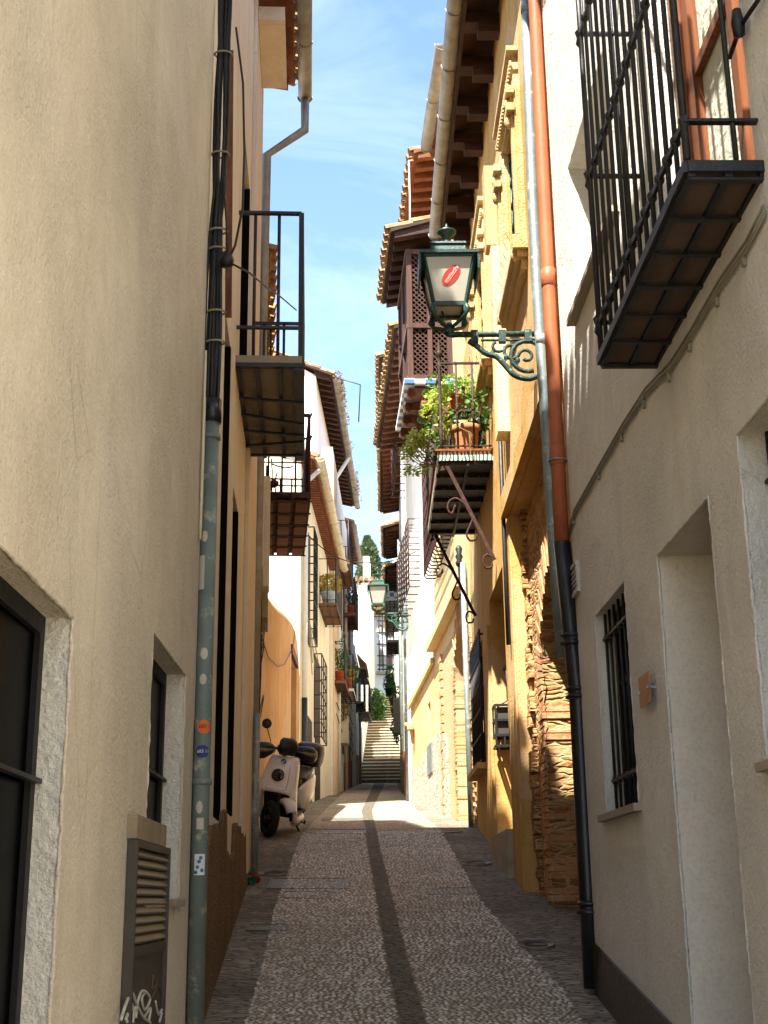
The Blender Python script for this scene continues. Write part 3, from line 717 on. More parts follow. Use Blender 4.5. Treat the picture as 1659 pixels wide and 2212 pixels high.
# downpipe at the corner of the left house
Yp = 5.42
def PC(px, py, Y=Yp): return P(px, py, Y)
pb = PC(423, 2212); pt_ = PC(455, 905)
X0 = -0.765
dp = thing('corner_downpipe', 'grey-green downpipe with peeling paint and stickers at the corner of the nearest left house', 'drainpipe', (X0, Yp, gz(Yp)))
pr = 0.036
mb = MB(); mb.tube([(X0,Yp,gz(Yp)), (X0,Yp,PC(455,905).z)], pr, 20)
zc = [PC(430,1690).z, PC(445,945).z]
for z in zc: mb.lathe([(pr,-.012),(pr+.007,-.010),(pr+.007,.010),(pr,.012)], (X0,Yp,z), 20)
mb.build('pipe', M['pipe_green'], dp)
mb = MB(); mb.tube([(X0+.002,Yp-.002,PC(455,905).z-.02), (X0,Yp,PC(455,865).z)], pr+.008, 16); mb.build('cable_sleeve', M['pipe_black'], dp)
def sticker(root, z, ang0, ang1, h, mat, name='sticker', r=pr+.0015, rnd=False):
    mb = MB(); n = 14; vs = []; fs = []
    for i in range(n+1):
        a = ang0+(ang1-ang0)*i/n; hh = h/2*(math.sqrt(max(0.02, 1-((i/n)*2-1)**2)) if rnd else 1)
        for s_ in (-1, 1): vs.append((X0+r*math.cos(a), Yp+r*math.sin(a), z+s_*hh))
    for i in range(n): fs.append((2*i, 2*i+2, 2*i+3, 2*i+1))
    mb.add(vs, fs, True); return mb.build(name, mat, root)
def flat(name, c, rough=0.6): return plain(name, c, rough, 0, 0.12, 20)
A = math.radians
def pipe_text(root, txt, z, amid, size, mat, r=pr+.003):
    ob = text_mesh(txt, size); mb = MB()
    for v in ob[0]:
        pass
    mb.add([(X0+r*math.cos(amid+v[0]/r), Yp+r*math.sin(amid+v[0]/r), z+v[1]) for v in ob[0]], ob[1]); return mb.build('lettering', mat, root)
def text_mesh(txt, size, shear=0.0, align='CENTER'):
    cu = bpy.data.curves.new('t', 'FONT'); cu.body = txt; cu.size = size; cu.align_x = align; cu.align_y = 'CENTER'; cu.shear = shear
    o = bpy.data.objects.new('t', cu); COL.objects.link(o); dg = bpy.context.evaluated_depsgraph_get()
    me = bpy.data.meshes.new_from_object(o.evaluated_get(dg)); vs = [tuple(v.co) for v in me.vertices]; fs = [tuple(p.vertices) for p in me.polygons]
    bpy.data.objects.remove(o); bpy.data.meshes.remove(me); bpy.data.curves.remove(cu); return vs, fs
s1 = sticker(dp, PC(440,1572).z, A(-120), A(-28), .058, flat('sticker_orange', '#d8672a'), rnd=True); pipe_text(s1, '683 1', PC(440,1572).z, A(-70), .022, flat('ink_dark', '#2a1a16'))
s2 = sticker(dp, PC(440,1625).z, A(-125), A(-35), .052, flat('sticker_navy', '#2c2f6e'), rnd=True); pipe_text(s2, '683 11', PC(440,1625).z, A(-76), .019, flat('ink_white', '#dcdce0'))
s3 = sticker(dp, PC(436,1868).z, A(-112), A(-45), .082, flat('sticker_white', '#d5d6d2'))
mb = MB()
for k in range(5):
    a0 = A(-100+k*9); zz = PC(436,1868).z + (-.03, -.01, .012, .026, -.022)[k]
    mb.lathe([(.0075,-.0005),(.0075,.0005)], (X0+(pr+.003)*math.cos(a0), Yp+(pr+.003)*math.sin(a0), zz), 10, Matrix.Rotation(a0+math.pi/2,3,'Z') @ Matrix.Rotation(math.pi/2,3,'X'))
mb.build('blue_figure', flat('sticker_blue', '#2f7fb8'), s3)
for py_, h_, a0_, a1_, rd in ((1240, .15, -150, -100, False), (1163, .05, -125, -85, True), (1415, .05, -110, -62, True), (1470, .045, -112, -66, True), (1745, .05, -110, -70, True), (1780, .045, -105, -60, False)):
    sticker(dp, PC(440,py_).z, A(a0_), A(a1_), h_, flat('sticker_worn_paper', '#b9b3a4'), 'torn_sticker', rnd=rd)
# thin cream conduit beside the pipe
mb = MB(); cpts = [wL1.pt(wL1.L-.07, .012, PC(430,y).z) for y in (775, 900, 1000, 1080, 1150, 1178)]
mb.tube(cpts, .006, 7); mb.tube([wL1.pt(wL1.L-.045, .012, PC(430,y).z) for y in (870, 1000, 1100)], .005, 7)
tag(mb.build('cream_conduit', M['pipe_cream']), 'thin cream conduit clipped beside the grey-green corner downpipe', 'conduit')
# black cable bundle running up the corner
cb = thing('cable_bundle', 'thick tied bundle of black cables running up the corner of the nearest left house', 'cables', (X0, 5.4, 3.6))
zlo, zhi = PC(455,890).z, 9.0
mb = MB()
for i in range(11):
    ox, oy = R.uniform(-.026,.026), R.uniform(-.02,.012); ph = R.uniform(0, 6); pts = []
    for k in range(40):
        t = k/39; z = zlo + (zhi-zlo)*t
        pinch = 0.75+0.35*abs(math.sin(t*9*math.pi/1.6))
        pts.append((X0+.012-.028*t*0 + ox*pinch + .010*math.sin(ph+z*2.3) - (.012 if t < .2 else 0), 5.40 + oy*pinch, z))
    mb.tube(pts, R.uniform(.0055, .0085), 6)
mb.build('cables', M['cable'], cb)
for y in (125, 340, 505, 545, 680, 745):
    mb = MB(); z = PC(465, y).z; mb.tube([(X0+.012+.042*math.cos(a), 5.395+.030*math.sin(a), z) for a in [2*math.pi*k/12 for k in range(13)]], .005, 5)
    mb.build('cable_tie', M['cable_grey'], cb)
mb = MB(); mb.lathe([(.0,-.03),(.028,-.028),(.034,0),(.024,.03),(0,.034)], PC(490,563,5.36), 8); mb.build('junction_knot', M['cable'], cb)
mb = MB()
a = PC(492,565,5.36)
mb.tube([PC(510,60,5.36), PC(525,180,5.36), PC(528,330,5.36), PC(524,450,5.36), PC(508,530,5.36), a], .006, 6)
mb.tube([a, PC(540,590,5.6), PC(575,620,6.4), PC(605,640,7.6), PC(640,670,8.3)], .005, 6)
mb.tube([PC(482,380,5.36), PC(489,480,5.36), a], .005, 6)
tag(mb.build('hanging_cable', M['cable']), 'loose black cable looping off the tied bundle towards the iron balcony', 'cable')

# second left house: cream with narrow dark openings, brown roughcast base, iron balcony
wL2 = W(-0.845, 5.44, -1.20, 11.4, 1)
hL2 = thing('pale_plaster_house', 'pale plastered house with narrow dark openings behind the grey-green downpipe', 'house', (-3.5, 8, 1))
o1 = (wL2.at(469,1400)[0], wL2.at(483,1400)[0], 1.55+.45, E+3.45, .16); o2 = (wL2.at(496,1400)[0], wL2.at(508,1400)[0], 1.55+.55, E+2.7, .16)
o3 = (wL2.at(499,50)[0], wL2.at(506,50)[0], E+4.2, E+6.5, .12)
mb = MB(); wall_mesh(mb, wL2, 0, wL2.L, -1, E+7.8, [o1, o2, (U(wL2,8.7), U(wL2,9.7), 5.12, 7.3, .15)], 5); mb.build('wall', M['stucco_smooth'], hL2)
for o_ in (o1, o2, (U(wL2,8.7), U(wL2,9.7), 5.12, 7.3, .15)):
    shutter(hL2, wL2, o_, 'wood_dark')
    mb = MB(); wL2.box(mb, o_[1]-.045, o_[1]-.004, -.15, .004, o_[2]+.01, o_[3]-.004); mb.build('dark_reveal_strip', M['dark_in'], hL2)  # near-black strip added over the far reveal to darken the opening
mb = MB(); u0_ = U(wL2, 9.9)
wL2.box(mb, u0_, wL2.L, .002, .03, 0.5, E+7.9); mb.build('pilaster', M['stucco_pink'], hL2)
mb = MB()
rg = random.Random(11); us_ = [i*.12 for i in range(50)]; zs_ = []; zc_ = 2.3
for u in us_:
    if rg.random() < .22: zc_ = 1.95 + rg.uniform(-.22, .22) + (.25 if u < .8 else 0)
    zs_.append(zc_ + rg.uniform(-.03, .03))
us_.append(5.95); zs_.append(1.9)
poly = [wL2.pt(0,.003,-.5)] + [wL2.pt(a,.003,z) for a, z in zip(us_, zs_)] + [wL2.pt(5.95,.003,-.5)]
mb.prism(poly, Vector((wL2.n.x,wL2.n.y,0))*.028); mb.build('roughcast_base', M['roughcast'], hL2)
uS = U(wL2, 9.7)
roof(hL2, wL2, 0, uS-.05, E+7.82, 0.03, 0.30, 4, raft=None, mat='tile', rows=2, gable_over=.02)  # unseen roof stretch, eave left off so sun reaches the arch opposite
roof(hL2, wL2, uS, wL2.L-.05, E+7.95, 0.34, 0.35, 4, raft='wood_red', raft_step=0.4, soffit='wood_red', mat='tile', rows=2, gable_over=.02)
mb = MB(); wL2.box(mb, 4.6, wL2.L-.32, .032, .27, E+7.72, E+7.86); mb.build('boxed_cornice', M['stucco_pink'], hL2)
gutter(hL2, wL2, uS, wL2.L+.1, E+7.92, .45, .07)
gp_ = [wL2.pt(wL2.L+.05,.45,E+7.86), wL2.pt(wL2.L+.05,.45,E+7.5), wL2.pt(wL2.L+.05,.07,E+7.2), wL2.pt(wL2.L+.05,.04,E+3.0), wL2.pt(wL2.L+.05,.025,gz(11.4))]
pipe(gp_, .045, 'gutter_zinc', hL2, 'downpipe')
mb = MB(); 
for px in (486,):
    mb.bar(wL2.pt(1.35,.02,E+5.0), wL2.pt(1.75,.02,E+3.4), .04, .015)
mb.build('broken_wood_strip', M['wood_brown'], hL2)
# iron balcony 1
b1u0, b1u1 = U(wL2, 8.3), U(wL2, 10.2)
z1 = E + 3.58 + .06
bb = MB(); wL2.box(bb, b1u0, b1u1, -.05, .46, z1-.06, z1); B1 = bb.build('balcony', M['slab_stone'], hL2)
rr = MB()
prot = .45; h = 1.12
for zz, t in ((z1+h, .035), (z1+.22, .026)):
    rr.bar(wL2.pt(b1u0+.02,-.02,zz), wL2.pt(b1u0+.02,prot,zz), t, .02); rr.bar(wL2.pt(b1u1-.02,-.02,zz), wL2.pt(b1u1-.02,prot,zz), t, .02); rr.bar(wL2.pt(b1u0+.02,prot,zz), wL2.pt(b1u1-.02,prot,zz), t, .02)
for i in range(15): rr.tube([wL2.pt(b1u0+.03+(b1u1-b1u0-.06)*i/14,prot,z1), wL2.pt(b1u0+.03+(b1u1-b1u0-.06)*i/14,prot,z1+h)], .010, 6)
for u in (b1u0+.02, b1u1-.02):
    for n in (.12, .29): rr.tube([wL2.pt(u,n,z1), wL2.pt(u,n,z1+h)], .012, 6)
    rr.bar(wL2.pt(u,prot,z1-.02), wL2.pt(u,prot,z1+h), .035)
rr.tube([wL2.pt(b1u0+.03,.24,z1), wL2.pt(b1u0+.03,.24,z1+.22)], .008, 6)
rr.build('railing', M['iron'], B1)
gg = MB()
for n in (.0, .13, .29, .42): wL2.box(gg, b1u0, b1u1, n, n+.03, z1-.10, z1-.062)
wL2.box(gg, b1u0-.012, b1u1+.012, .40, .475, z1-.115, z1-.0605); wL2.box(gg, b1u0-.02, b1u0+.03, -.03, .48, z1-.09, z1-.0615)
for i, (a, b) in enumerate(((.28,.33),(.46,.58),(.66,.72),(.86,.80),(.98,.98))):
    u_a, u_b = b1u0+(b1u1-b1u0)*a*.95, b1u0+(b1u1-b1u0)*b*.95
    gg.bar(wL2.pt(u_a,-.02,z1-.115), wL2.pt(u_b,.46,z1-.115), .03, .018)
for u in (b1u0+.9, b1u0+1.4): gg.tube([wL2.pt(u,.46,z1-.10), wL2.pt(u,.52,z1-.11), wL2.pt(u+.03,.53,z1-.07)], .009, 6)
gg.build('support_frame', M['iron'], B1)

# third left house, seen edge-on, with the rusty balcony, meter boxes and cable tangle
wL3 = W(-1.21, 11.45, -1.49, 14.5, 1)
hL3 = thing('balcony_house', 'narrow low house seen edge-on whose rusty tiled balcony hangs above the scooter', 'house', (-3.5, 13, 1.8))
mb = MB(); wall_mesh(mb, wL3, 0, wL3.L, 0, E+6.1, [(1.6, 2.5, E+4.05, E+5.9, .15)], 5); mb.build('wall', M['stucco_pink'], hL3)
shutter(hL3, wL3, (1.6, 2.5, E+4.05, E+5.9, .15), 'wood_dark')
roof(hL3, wL3, 0, wL3.L, E+6.1, .10, .3, 4, raft=None, rows=2, gable_over=.02)
b2 = balcony(hL3, wL3, 1.1, 3.3, E+4.0, .57, .85, .06, 'wood_dark', 'iron_rust', .11, (3, 5), .32, .010)
mb = MB()
for i in range(3):
    for k in range(5):
        ua_ = 1.1+.06+k*(2.2/5)+.01; wL3.box(mb, ua_, ua_+.33, .06+i*.18, .06+i*.18+.125, E+3.90, E+3.938)
mb.build('ceiling_tiles', M['plank'], b2)
mb = MB(); wL3.box(mb, .05, .95, .0, .10, E+2.95, E+4.05); wL3.box(mb, .96, 1.25, .0, .16, E+2.98, E+4.12); mb.build('meter_box_cover', M['pipe_cream'], hL3)
mb = MB(); wL3.box(mb, 1.35, 2.1, .0, .15, E+2.75, E+3.6); mb.build('grey_meter_box', M['concrete'], hL3)
ct = thing('cable_tangle', 'tangle of dark cables and conduits hanging below the meter boxes beside the orange garden wall', 'cables', wL3.pt(.6,.06,2))
mb = MB()
for i in range(26):
    u = R.uniform(.0, 1.9); n = R.uniform(.005, .07); z = E+R.uniform(2.4, 3.0); pts = []
    ze_ = E + R.choice([0.3, .8, 1.4, -.2]); K = 12
    for k in range(K):
        t = k/(K-1); pts.append(wL3.pt(u + .25*math.sin(t*5+i)*t*.5, abs(n+.02*math.sin(t*7+i*2)), z+(ze_-z)*t))
    mb.tube(pts, R.uniform(.006, .013), 6)
for i in range(3):
    u = .6+.5*i; z = E+R.uniform(1.6, 2.4); mb.tube([wL3.pt(u+.3*math.cos(a), .08+.04*math.sin(a), z+.22*math.sin(a)) for a in [k*.5 for k in range(12)]], .006, 6)
mb.build('cables', M['cable'], ct)
mb = MB()
for u, r_, z_ in ((.15, .032, E+2.3), (.5, .02, E+2.6), (1.0, .02, E+1.2)):
    mb.tube([wL3.pt(u,.05,gz(12)-.1), wL3.pt(u,.05,z_)], r_, 10)
mb.build('conduits', M['pipe_green'], ct)
mb = MB(); mb.tube([wL2.pt(wL2.L-.25,.07,gz(11)), wL2.pt(wL2.L-.25,.07,E+1.55)], .032, 12); mb.build('conduit_pipe', M['galv'], ct)
# pulley and wire clutter standing on the rusty balcony end
mb = MB(); q = lambda x, y: P((950+x/2.949)/1.852, (1750+y/2.949)/1.852, 12.55)
for pts in ([(345,330),(340,450),(330,520),(325,740)],[(360,330),(355,460)],[(400,250),(410,400),(405,740)],[(470,410),(440,520),(455,740)],[(400,310),(480,340),(560,360),(660,345)],[(430,540),(350,700)],[(380,540),(420,700)],[(430,660),(560,690),(650,690),(600,680),(640,660)]):
    mb.tube([q(*p) for p in pts], .008, 6)
for c, r_ in (((335,570),.05),((325,660),.045),((430,545),.05)): mb.lathe([(0,-r_),(r_,-r_*.4),(r_,r_*.4),(0,r_)], q(*c), 8)
tag(mb.build('wire_clutter', M['iron_rust']), 'rusty pulley, hooks and twisted wires on the near end of the rusty balcony', 'wires')

# orange garden wall
wO = W(-1.52, 14.55, -1.55, 23.0, 1)
hO = thing('orange_garden_wall', 'stained orange plaster garden wall with curved top behind the scooter', 'wall', (-1.6, 18, 2.8))
pts = []; uu_ = [0, .8, 1.9, 2.8, 3.8, 5, 6.2, 7.0, 7.5, 7.9, wO.L]
tops = [E+3.5, E+3.62, E+3.78, E+3.85, E+3.98, E+4.17, E+4.33, E+4.42, E+4.4, E+4.25, E+3.8]
ou0, ou1 = wO.at(628,1550)[0], wO.at(640,1550)[0]; oz = wO.at(634,1425)[1]
poly = [wO.pt(0,0,1)]
poly += [wO.pt(ou0,0,1), wO.pt(ou0,0,oz), wO.pt(ou1,0,oz), wO.pt(ou1,0,1), wO.pt(wO.L,0,1)] + [wO.pt(a,0,z) for a, z in list(zip(uu_, tops))[::-1]]
mb = MB(); mb.prism(poly, Vector((wO.n.x,wO.n.y,0))*-.35); mb.build('wall', M['stucco_ochre'], hO)
mb = MB(); mb.tube([wO.pt(a,-.16,z-.02) for a, z in zip(uu_, tops)], .17, 8); mb.build('coping', M['stucco_ochre'], hO)
mb = MB(); wO.box(mb, ou0, ou1, -.28, -.2, 1.5, oz); wO.box(mb, ou0-.1, ou1+.1, -.02, .03, oz, oz+.14); mb.build('wooden_door', M['wood_brown'], hO)
mb = MB(); mb.tube([wO.pt(u,.03,z) for u, z in [wO.at(*p,.03) for p in ((566,1380),(580,1420),(600,1440),(615,1435),(632,1400),(640,1352))]], .007, 5)
tag(mb.build('sagging_cable', M['cable']), 'thin black cable sagging in a loop across the orange garden wall', 'cable')

# white gabled house in two steps behind the garden wall
wA = W(-1.55, 23.1, -1.38, 31.4, 1)
hA = thing('white_gabled_house', 'lower white house with sunlit gable and red-brown eave behind the orange garden wall', 'house', (-4, 27, 3.3))
ops = [(wA.at(690,1300)[0], wA.at(720,1300)[0], E+6.25, E+7.9, .15), (wA.at(660,1300)[0], wA.at(668,1300)[0], E+4.8, E+7.0, .15), (wA.at(678,1500)[0], wA.at(690,1500)[0], E+3.2, E+4.9, .15), (wA.at(659,1600)[0]+.4, wA.at(672,1600)[0], gz(24), E+3.4, .15), (wA.at(680,1600)[0], wA.at(690,1600)[0], gz(26), E+3.2, .15)]
ops = [(a, max(b, a+.5), c, d, e) for a, b, c, d, e in ops]
oo = sorted(ops); ops2 = []
mb = MB(); wall_mesh(mb, wA, 0, wA.L, 1.5, E+8.0, [], 7, gable=1.9); mb.build('wall', M['buff'], hA)
for i, (a, b, c, d, e) in enumerate(ops[1:]):
    mb = MB(); wA.box(mb, a, b, .001, .02, c, d); w_ = mb.build('window' if i < 2 else 'door', M['wood_dark'], hA)
    if i < 2:
        gm = MB(); K = 7
        for k in range(4): gm.tube([wA.pt(a+(b-a)*k/3,.16,c), wA.pt(a+(b-a)*k/3,.16,d)], .013, 5)
        for k in range(K): z = c+(d-c)*k/(K-1); gm.bar(wA.pt(a,.0,z), wA.pt(a,.16,z), .02); gm.bar(wA.pt(b,.0,z), wA.pt(b,.16,z), .02); gm.bar(wA.pt(a,.16,z), wA.pt(b,.16,z), .02)
        gm.build('grille', M['iron'], w_)
roof(hA, wA, 0, wA.L, E+7.95, .26, .4, 3.6, raft='wood_red', soffit='wood_red', raft_step=.16, raft_w=.07, rows=3, gable_over=.1)
gutter(hA, wA, -.2, wA.L, E+7.95, .38, .08, 'pipe_cream')
pipe([wA.pt(.25,.38,E+7.9), wA.pt(.25,.07,E+7.6), wA.pt(.25,.07,gz(23.5))], .05, 'white_pipe', hA, 'downpipe')
pipe([wA.pt(.25,.07,gz(23.5)), wA.pt(.25,.07,gz(23.5)+1.9)], .055, 'pipe_black', hA, 'downpipe_foot')
balA = balcony(hA, wA, wA.at(688,1322)[0], wA.at(688,1322)[0]+2.2, E+6.25, .40, 1.0, .05, 'plank', 'iron', .13, (2, 2), None, .012, planks=True)
# bare cream gable face gets pale sunlit plaster by the sun itself
wB = W(-1.74, 31.5, -1.45, 43, 1)
hB = thing('tall_white_house', 'tall white house with dark raftered eave and weeds in its gutter on the left', 'house', (-5, 37, 4.2))
mb = MB(); wall_mesh(mb, wB, 0, wB.L, 2.5, E+13.2, [], 9, gable=2.9); mb.build('wall', M['white_cold'], hB)
roof(hB, wB, 0, wB.L, E+13.15, .42, .42, 4.7, raft='wood_dark', raft_step=.42, rows=3, mat='tile_old', gable_over=.15)
gutter(hB, wB, 0, wB.L, E+13.1, .54, .09)
pipe([wB.pt(6.0,.54,E+13.0), wB.pt(6.0,.12,E+12.3), wB.pt(6.0,.1,gz(37))], .06, 'white_pipe', hB, 'downpipe')
# lower plinth house fronts on the left, seen through the lane
wC = W(-1.30, 31.45, -1.13, 43, 1)
hC = thing('peach_house', 'narrow peach and white house fronts with planted balconies left of the far street lamp', 'house', (-2, 37, 4.2))
mb = MB(); wall_mesh(mb, wC, 0, wC.L, 2.5, E+11.2, [], .28); mb.build('wall', M['white'], hC)
mb = MB(); wC.box(mb, 0, 1.6, .001, .03, 2.5, E+11.0); mb.build('peach_pilaster', M['peach'], hC)
for i, (u, b, c, d, mt) in enumerate(((2.2, 3.1, gz(34), E+4.6, 'wood_brown'), (4.4, 4.9, E+3.9, E+5.0, 'wood_brown'), (6.2, 6.9, gz(38), E+4.9, 'wood_brown'), (8.4, 9.4, gz(40), E+5.0, 'wood_brown'), (3, 3.9, E+7.2, E+9.2, 'wood_dark'), (6.4, 7.3, E+7.2, E+9.2, 'wood_dark'))):
    mb = MB(); wC.box(mb, u, b, .001, .03, c, d); mb.build('door' if c < E+3 else 'window', M[mt], hC)
mb = MB(); wC.slope(mb, 5.4, wC.L, .002, .04, 2.5, gz(36)+.85, 2.5, gz(43)+.85); mb.build('painted_base', M['terracotta_paint'], hC)
roof(hC, wC, 0, wC.L, E+11.2, .2, .3, .5, raft='wood_dark', raft_step=.35, rows=1, gable_over=0, depth=.5) if False else None
for y_ in (1.7, 5.6, 10.2): pipe([wC.pt(y_,.06,gz(31.5+y_)), wC.pt(y_,.06,E+9)], .05, 'white_pipe' if y_ != 5.6 else 'pipe_cream', hC, 'downpipe')
bc1 = balcony(hC, wC, .2, 2.6, wC.at(712,1445)[1], .30, .95, .09, 'plank', 'iron', .14, (2, 2), None, .012, planks=True)
bc2 = balcony(hC, wC, 2.2, 4.2, wC.at(730,1490)[1], .42, .9, .07, 'white', 'iron', .14, (3, 5), None, .010)
bc3 = balcony(hC, wC, 5.4, 7.6, wC.at(752,1370)[1], .36, 1.0, .09, 'plank', 'iron', .14, (2, 2), None, .012, planks=True)
bc4 = balcony(hC, wC, .4, 3.0, E+8.3, .40, 1.05, .10, 'plank', 'iron', .14, (2, 2), None, .012, planks=True)
mb = MB(); wC.box(mb, .5, 2.9, .33, .37, E+8.32, E+9.3); mb.build('timber_screen', M['wood_dark'], bc4)
mb = MB(); wC.box(mb, 3.2, 4.0, .0, .22, wC.at(735,1535)[1]-.9, wC.at(735,1535)[1]); mb.build('meter_box', M['pipe_cream'], hC)

wD = W(-1.50, 43.1, -1.39, 48.6, 1)
hD = thing('brown_eave_house', 'far left white house under a deep brown raftered eave', 'house', (-4, 47, 5.2))
mb = MB(); wall_mesh(mb, wD, 0, wD.L, 3.5, E+12.5, [], 7, gable=2.2); mb.build('wall', M['white'], hD)
roof(hD, wD, 0, wD.L, E+12.5, .38, .4, 3.6, raft='wood_brown', soffit='wood_brown', raft_step=.42, rows=2)
gutter(hD, wD, 0, wD.L, E+12.5, .46, .08)
for i, (u, b, c, d) in enumerate(((1.2, 2.1, E+9.0, E+10.7), (3.5, 4.3, E+9.0, E+10.7))):
    mb = MB(); wD.box(mb, u, b, .001, .03, c, d); mb.build('window', M['wood_dark'], hD)
bd3 = balcony(hD, wD, 1.4, 3.6, wD.at(765,1400)[1], .36, 1.0, .08, 'plank', 'iron', .16, (2, 4), None, .012)
wD2 = W(-1.14, 43.1, -1.0, 51.2, 1)
hD2 = thing('canopied_house', 'low white house with small clay tiled canopy on the left near the stairs', 'house', (-1.2, 47, 5.2))
mb = MB(); wall_mesh(mb, wD2, 0, wD2.L, 3.5, E+8.6, [], .3); mb.build('wall', M['white_cold'], hD2)
for i, (u, b, c, d, mt) in enumerate(((1.5, 2.3, gz(44), E+6.0, 'wood_brown'), (4, 4.9, gz(47), E+6.3, 'white_cold'), (6.5, 7.4, gz(49), E+6.5, 'wood_brown'))):
    mb = MB(); wD2.box(mb, u, b, .001, .03, c, d); mb.build('door', M[mt], hD2)
mb = MB(); wD2.slope(mb, .1, 4.6, .002, .04, 3.5, gz(43)+1.1, 3.5, gz(47)+1.1); mb.build('painted_base', M['terracotta_paint'], hD2)
for u in (.3, 5.2): pipe([wD2.pt(u,.06,gz(43+u)), wD2.pt(u,.06,E+8.3)], .05, 'pipe_green' if u > 1 else 'white_pipe', hD2, 'downpipe')
bd1 = balcony(hD2, wD2, 1.0, 3.2, wD2.at(768,1530)[1], .36, 1.05, .07, 'slab_stone', 'iron', .3, (2, 4), None, .006, br=.012)
bd2 = balcony(hD2, wD2, 5.0, 7.4, wD2.at(783,1570)[1], .42, 1.2, .07, 'slab_stone', 'iron', .3, (2, 4), .6, .006, br=.012)
for u_, z_, h_ in ((1.9, 7.6, 1.5), (5.2, 7.4, 1.4), (8.6, 7.6, 1.4)):
    mb = MB(); wC.box(mb, u_, u_+.75, .001, .035, E+z_, E+z_+h_); sh_ = mb.build('shutter', M['wood_brown'], hC)
    mb = MB(); wC.box(mb, u_-.06, u_+.81, .001, .06, E+z_-.07, E+z_-.001); mb.build('window_sill', M['sill'], hC)
mb = MB()
for k in range(5):
    z_ = E+4.4+.35*k; mb.tube([wC.pt(.3+2.2*i, .07, z_ - .10*math.sin(i*1.3+k)) for i in range(6)], .012, 5)
tag(mb.build('facade_cables', M['cable']), 'dark cables running along the far left white house fronts at balcony height', 'cables')
# small tiled canopy on the far left
mb = MB(); cu0 = 4.2; cz = E+8.2
for k in range(8):
    half_tile(mb, wD2.pt(cu0+k*.34, .36, cz+.02), wD2.pt(cu0+k*.34, 0, cz+.45), .15, (wD2.u.x,wD2.u.y,0), (0,0,1))
wD2.box(mb, cu0-.2, cu0+2.6, 0, .32, cz-.06, cz); cnp = mb.build('tiled_canopy', M['tile'], hD2)
for k in range(9):
    mb = MB(); wD2.box(mb, cu0-.15+k*.33, cu0-.05+k*.33, 0, .34, cz-.2, cz-.062); mb.build('canopy_bracket', M['wood_dark'], cnp)

wE = W(-0.98, 52.2, -0.70, 62.6, 1)
hE = thing('stepped_garden_wall', 'low white garden wall stepping up the left side of the stone stairs', 'wall', (-1.1, 57, 6.5))
mb = MB()
for i in range(6): wE.box(mb, wE.L*i/6, wE.L*(i+1)/6, -.3, 0, 4, 5.825+(i+1)*2.0*.88+1.2)
mb.build('wall', M['white'], hE)
wK = W(-1.02, 62.8, -0.78, 69, 1)
hK = thing('tall_back_house', 'tall plain white house rising behind the stairs on the left, below the cypress', 'house', (-3, 65, 11))
mb = MB(); wall_mesh(mb, wK, 0, wK.L, 8, E+13.9, [], 3.2); mb.build('wall', M['white_cold'], hK)
roof(hK, wK, 0, wK.L, E+13.95, .2, .3, 1.6, raft='wood_dark', raft_step=.5, rows=2)
# ------------------------------------------------------------------ RIGHT SIDE
w1 = W(1.315, -4.0, 1.05, 7.0, -1)
h1 = thing('grey_plaster_house', 'nearest grey-cream rough-plastered house on the right with barred openings and a dark base', 'house', (3.5, 1, 0))
def op(w, far, near, pyt, pyb, dep, sp=0.0):      # far / near px, heights read at the far edge
    ua = w.at(near, pyt[1])[0]; ub = w.at(far, pyt[0])[0]
    return (ua, ub, w.at(far, pyb)[1], w.at(far, pyt[0])[1], dep, sp)
oW = op(w1, 1285, 1348, (1330, 1252), 1768, .12)                    # small barred window
oN = (w1.at(1530,1077)[0], w1.at(1418,1200)[0], 0.2, w1.at(1418,1200)[1], .75)      # door niche
oE = (w1.at(1659,865)[0]-.5, w1.at(1590,940)[0], 1.5, w1.at(1590,940)[1], .16)       # window at the edge of the frame
oT = (U(w1,5.35), w1.at(1236,520)[0], w1.at(1244,689)[1], w1.at(1229,357)[1], .30)   # upper window
zs1 = E + 2.10                                                     # floor of the barred balcony
oB1 = (U(w1,3.45), U(w1,4.62), zs1+.02, E+4.4, .22)
mb = MB(); wall_mesh(mb, w1, 0, w1.L, -1.5, E+7.2, [oW, oN, oE, oT, oB1], 5); mb.build('wall', M['stucco_grey'], h1)
mb = MB()
for o_ in (oE, oT):
    a, b, c, d, dep = o_[:5]; mb = MB(); mb.add([w1.pt(b-.003,-.002,c), w1.pt(b-.003,-dep,c), w1.pt(b-.003,-dep,d), w1.pt(b-.003,-.002,d)], [(0,1,2,3)]); mb.build('window_reveal', M['stucco_reveal'], h1)
a, b, c, d, dep = oB1; mb = MB(); mb.add([w1.pt(b-.003,-.002,c), w1.pt(b-.003,-dep,c), w1.pt(b-.003,-dep,d), w1.pt(b-.003,-.002,d)], [(0,1,2,3)])
mb.build('window_reveal', M['stucco_reveal'], h1)
a, b, c, d, dep = oN[:5]
mb = MB(); w1.box(mb, a+.003, b-.003, -dep+.002, -dep+.03, c, d-.003); mb.build('door', M['wood_brown'], h1)
mb = MB(); mb.add([w1.pt(b-.003,-.012,c), w1.pt(b-.003,-dep+.03,c), w1.pt(b-.003,-dep+.03,d-.004), w1.pt(b-.003,-.012,d-.004)], [(0,1,2,3)]); mb.build('door_reveal', M['stucco_smooth'], h1)
for i_, o_ in enumerate((oW, oN, oE, oT)): arris(h1, w1, o_, 'stucco_grey', i_+5)
roof(h1, w1, 0, w1.L, E+7.1, .45, .35, 4, rows=2)
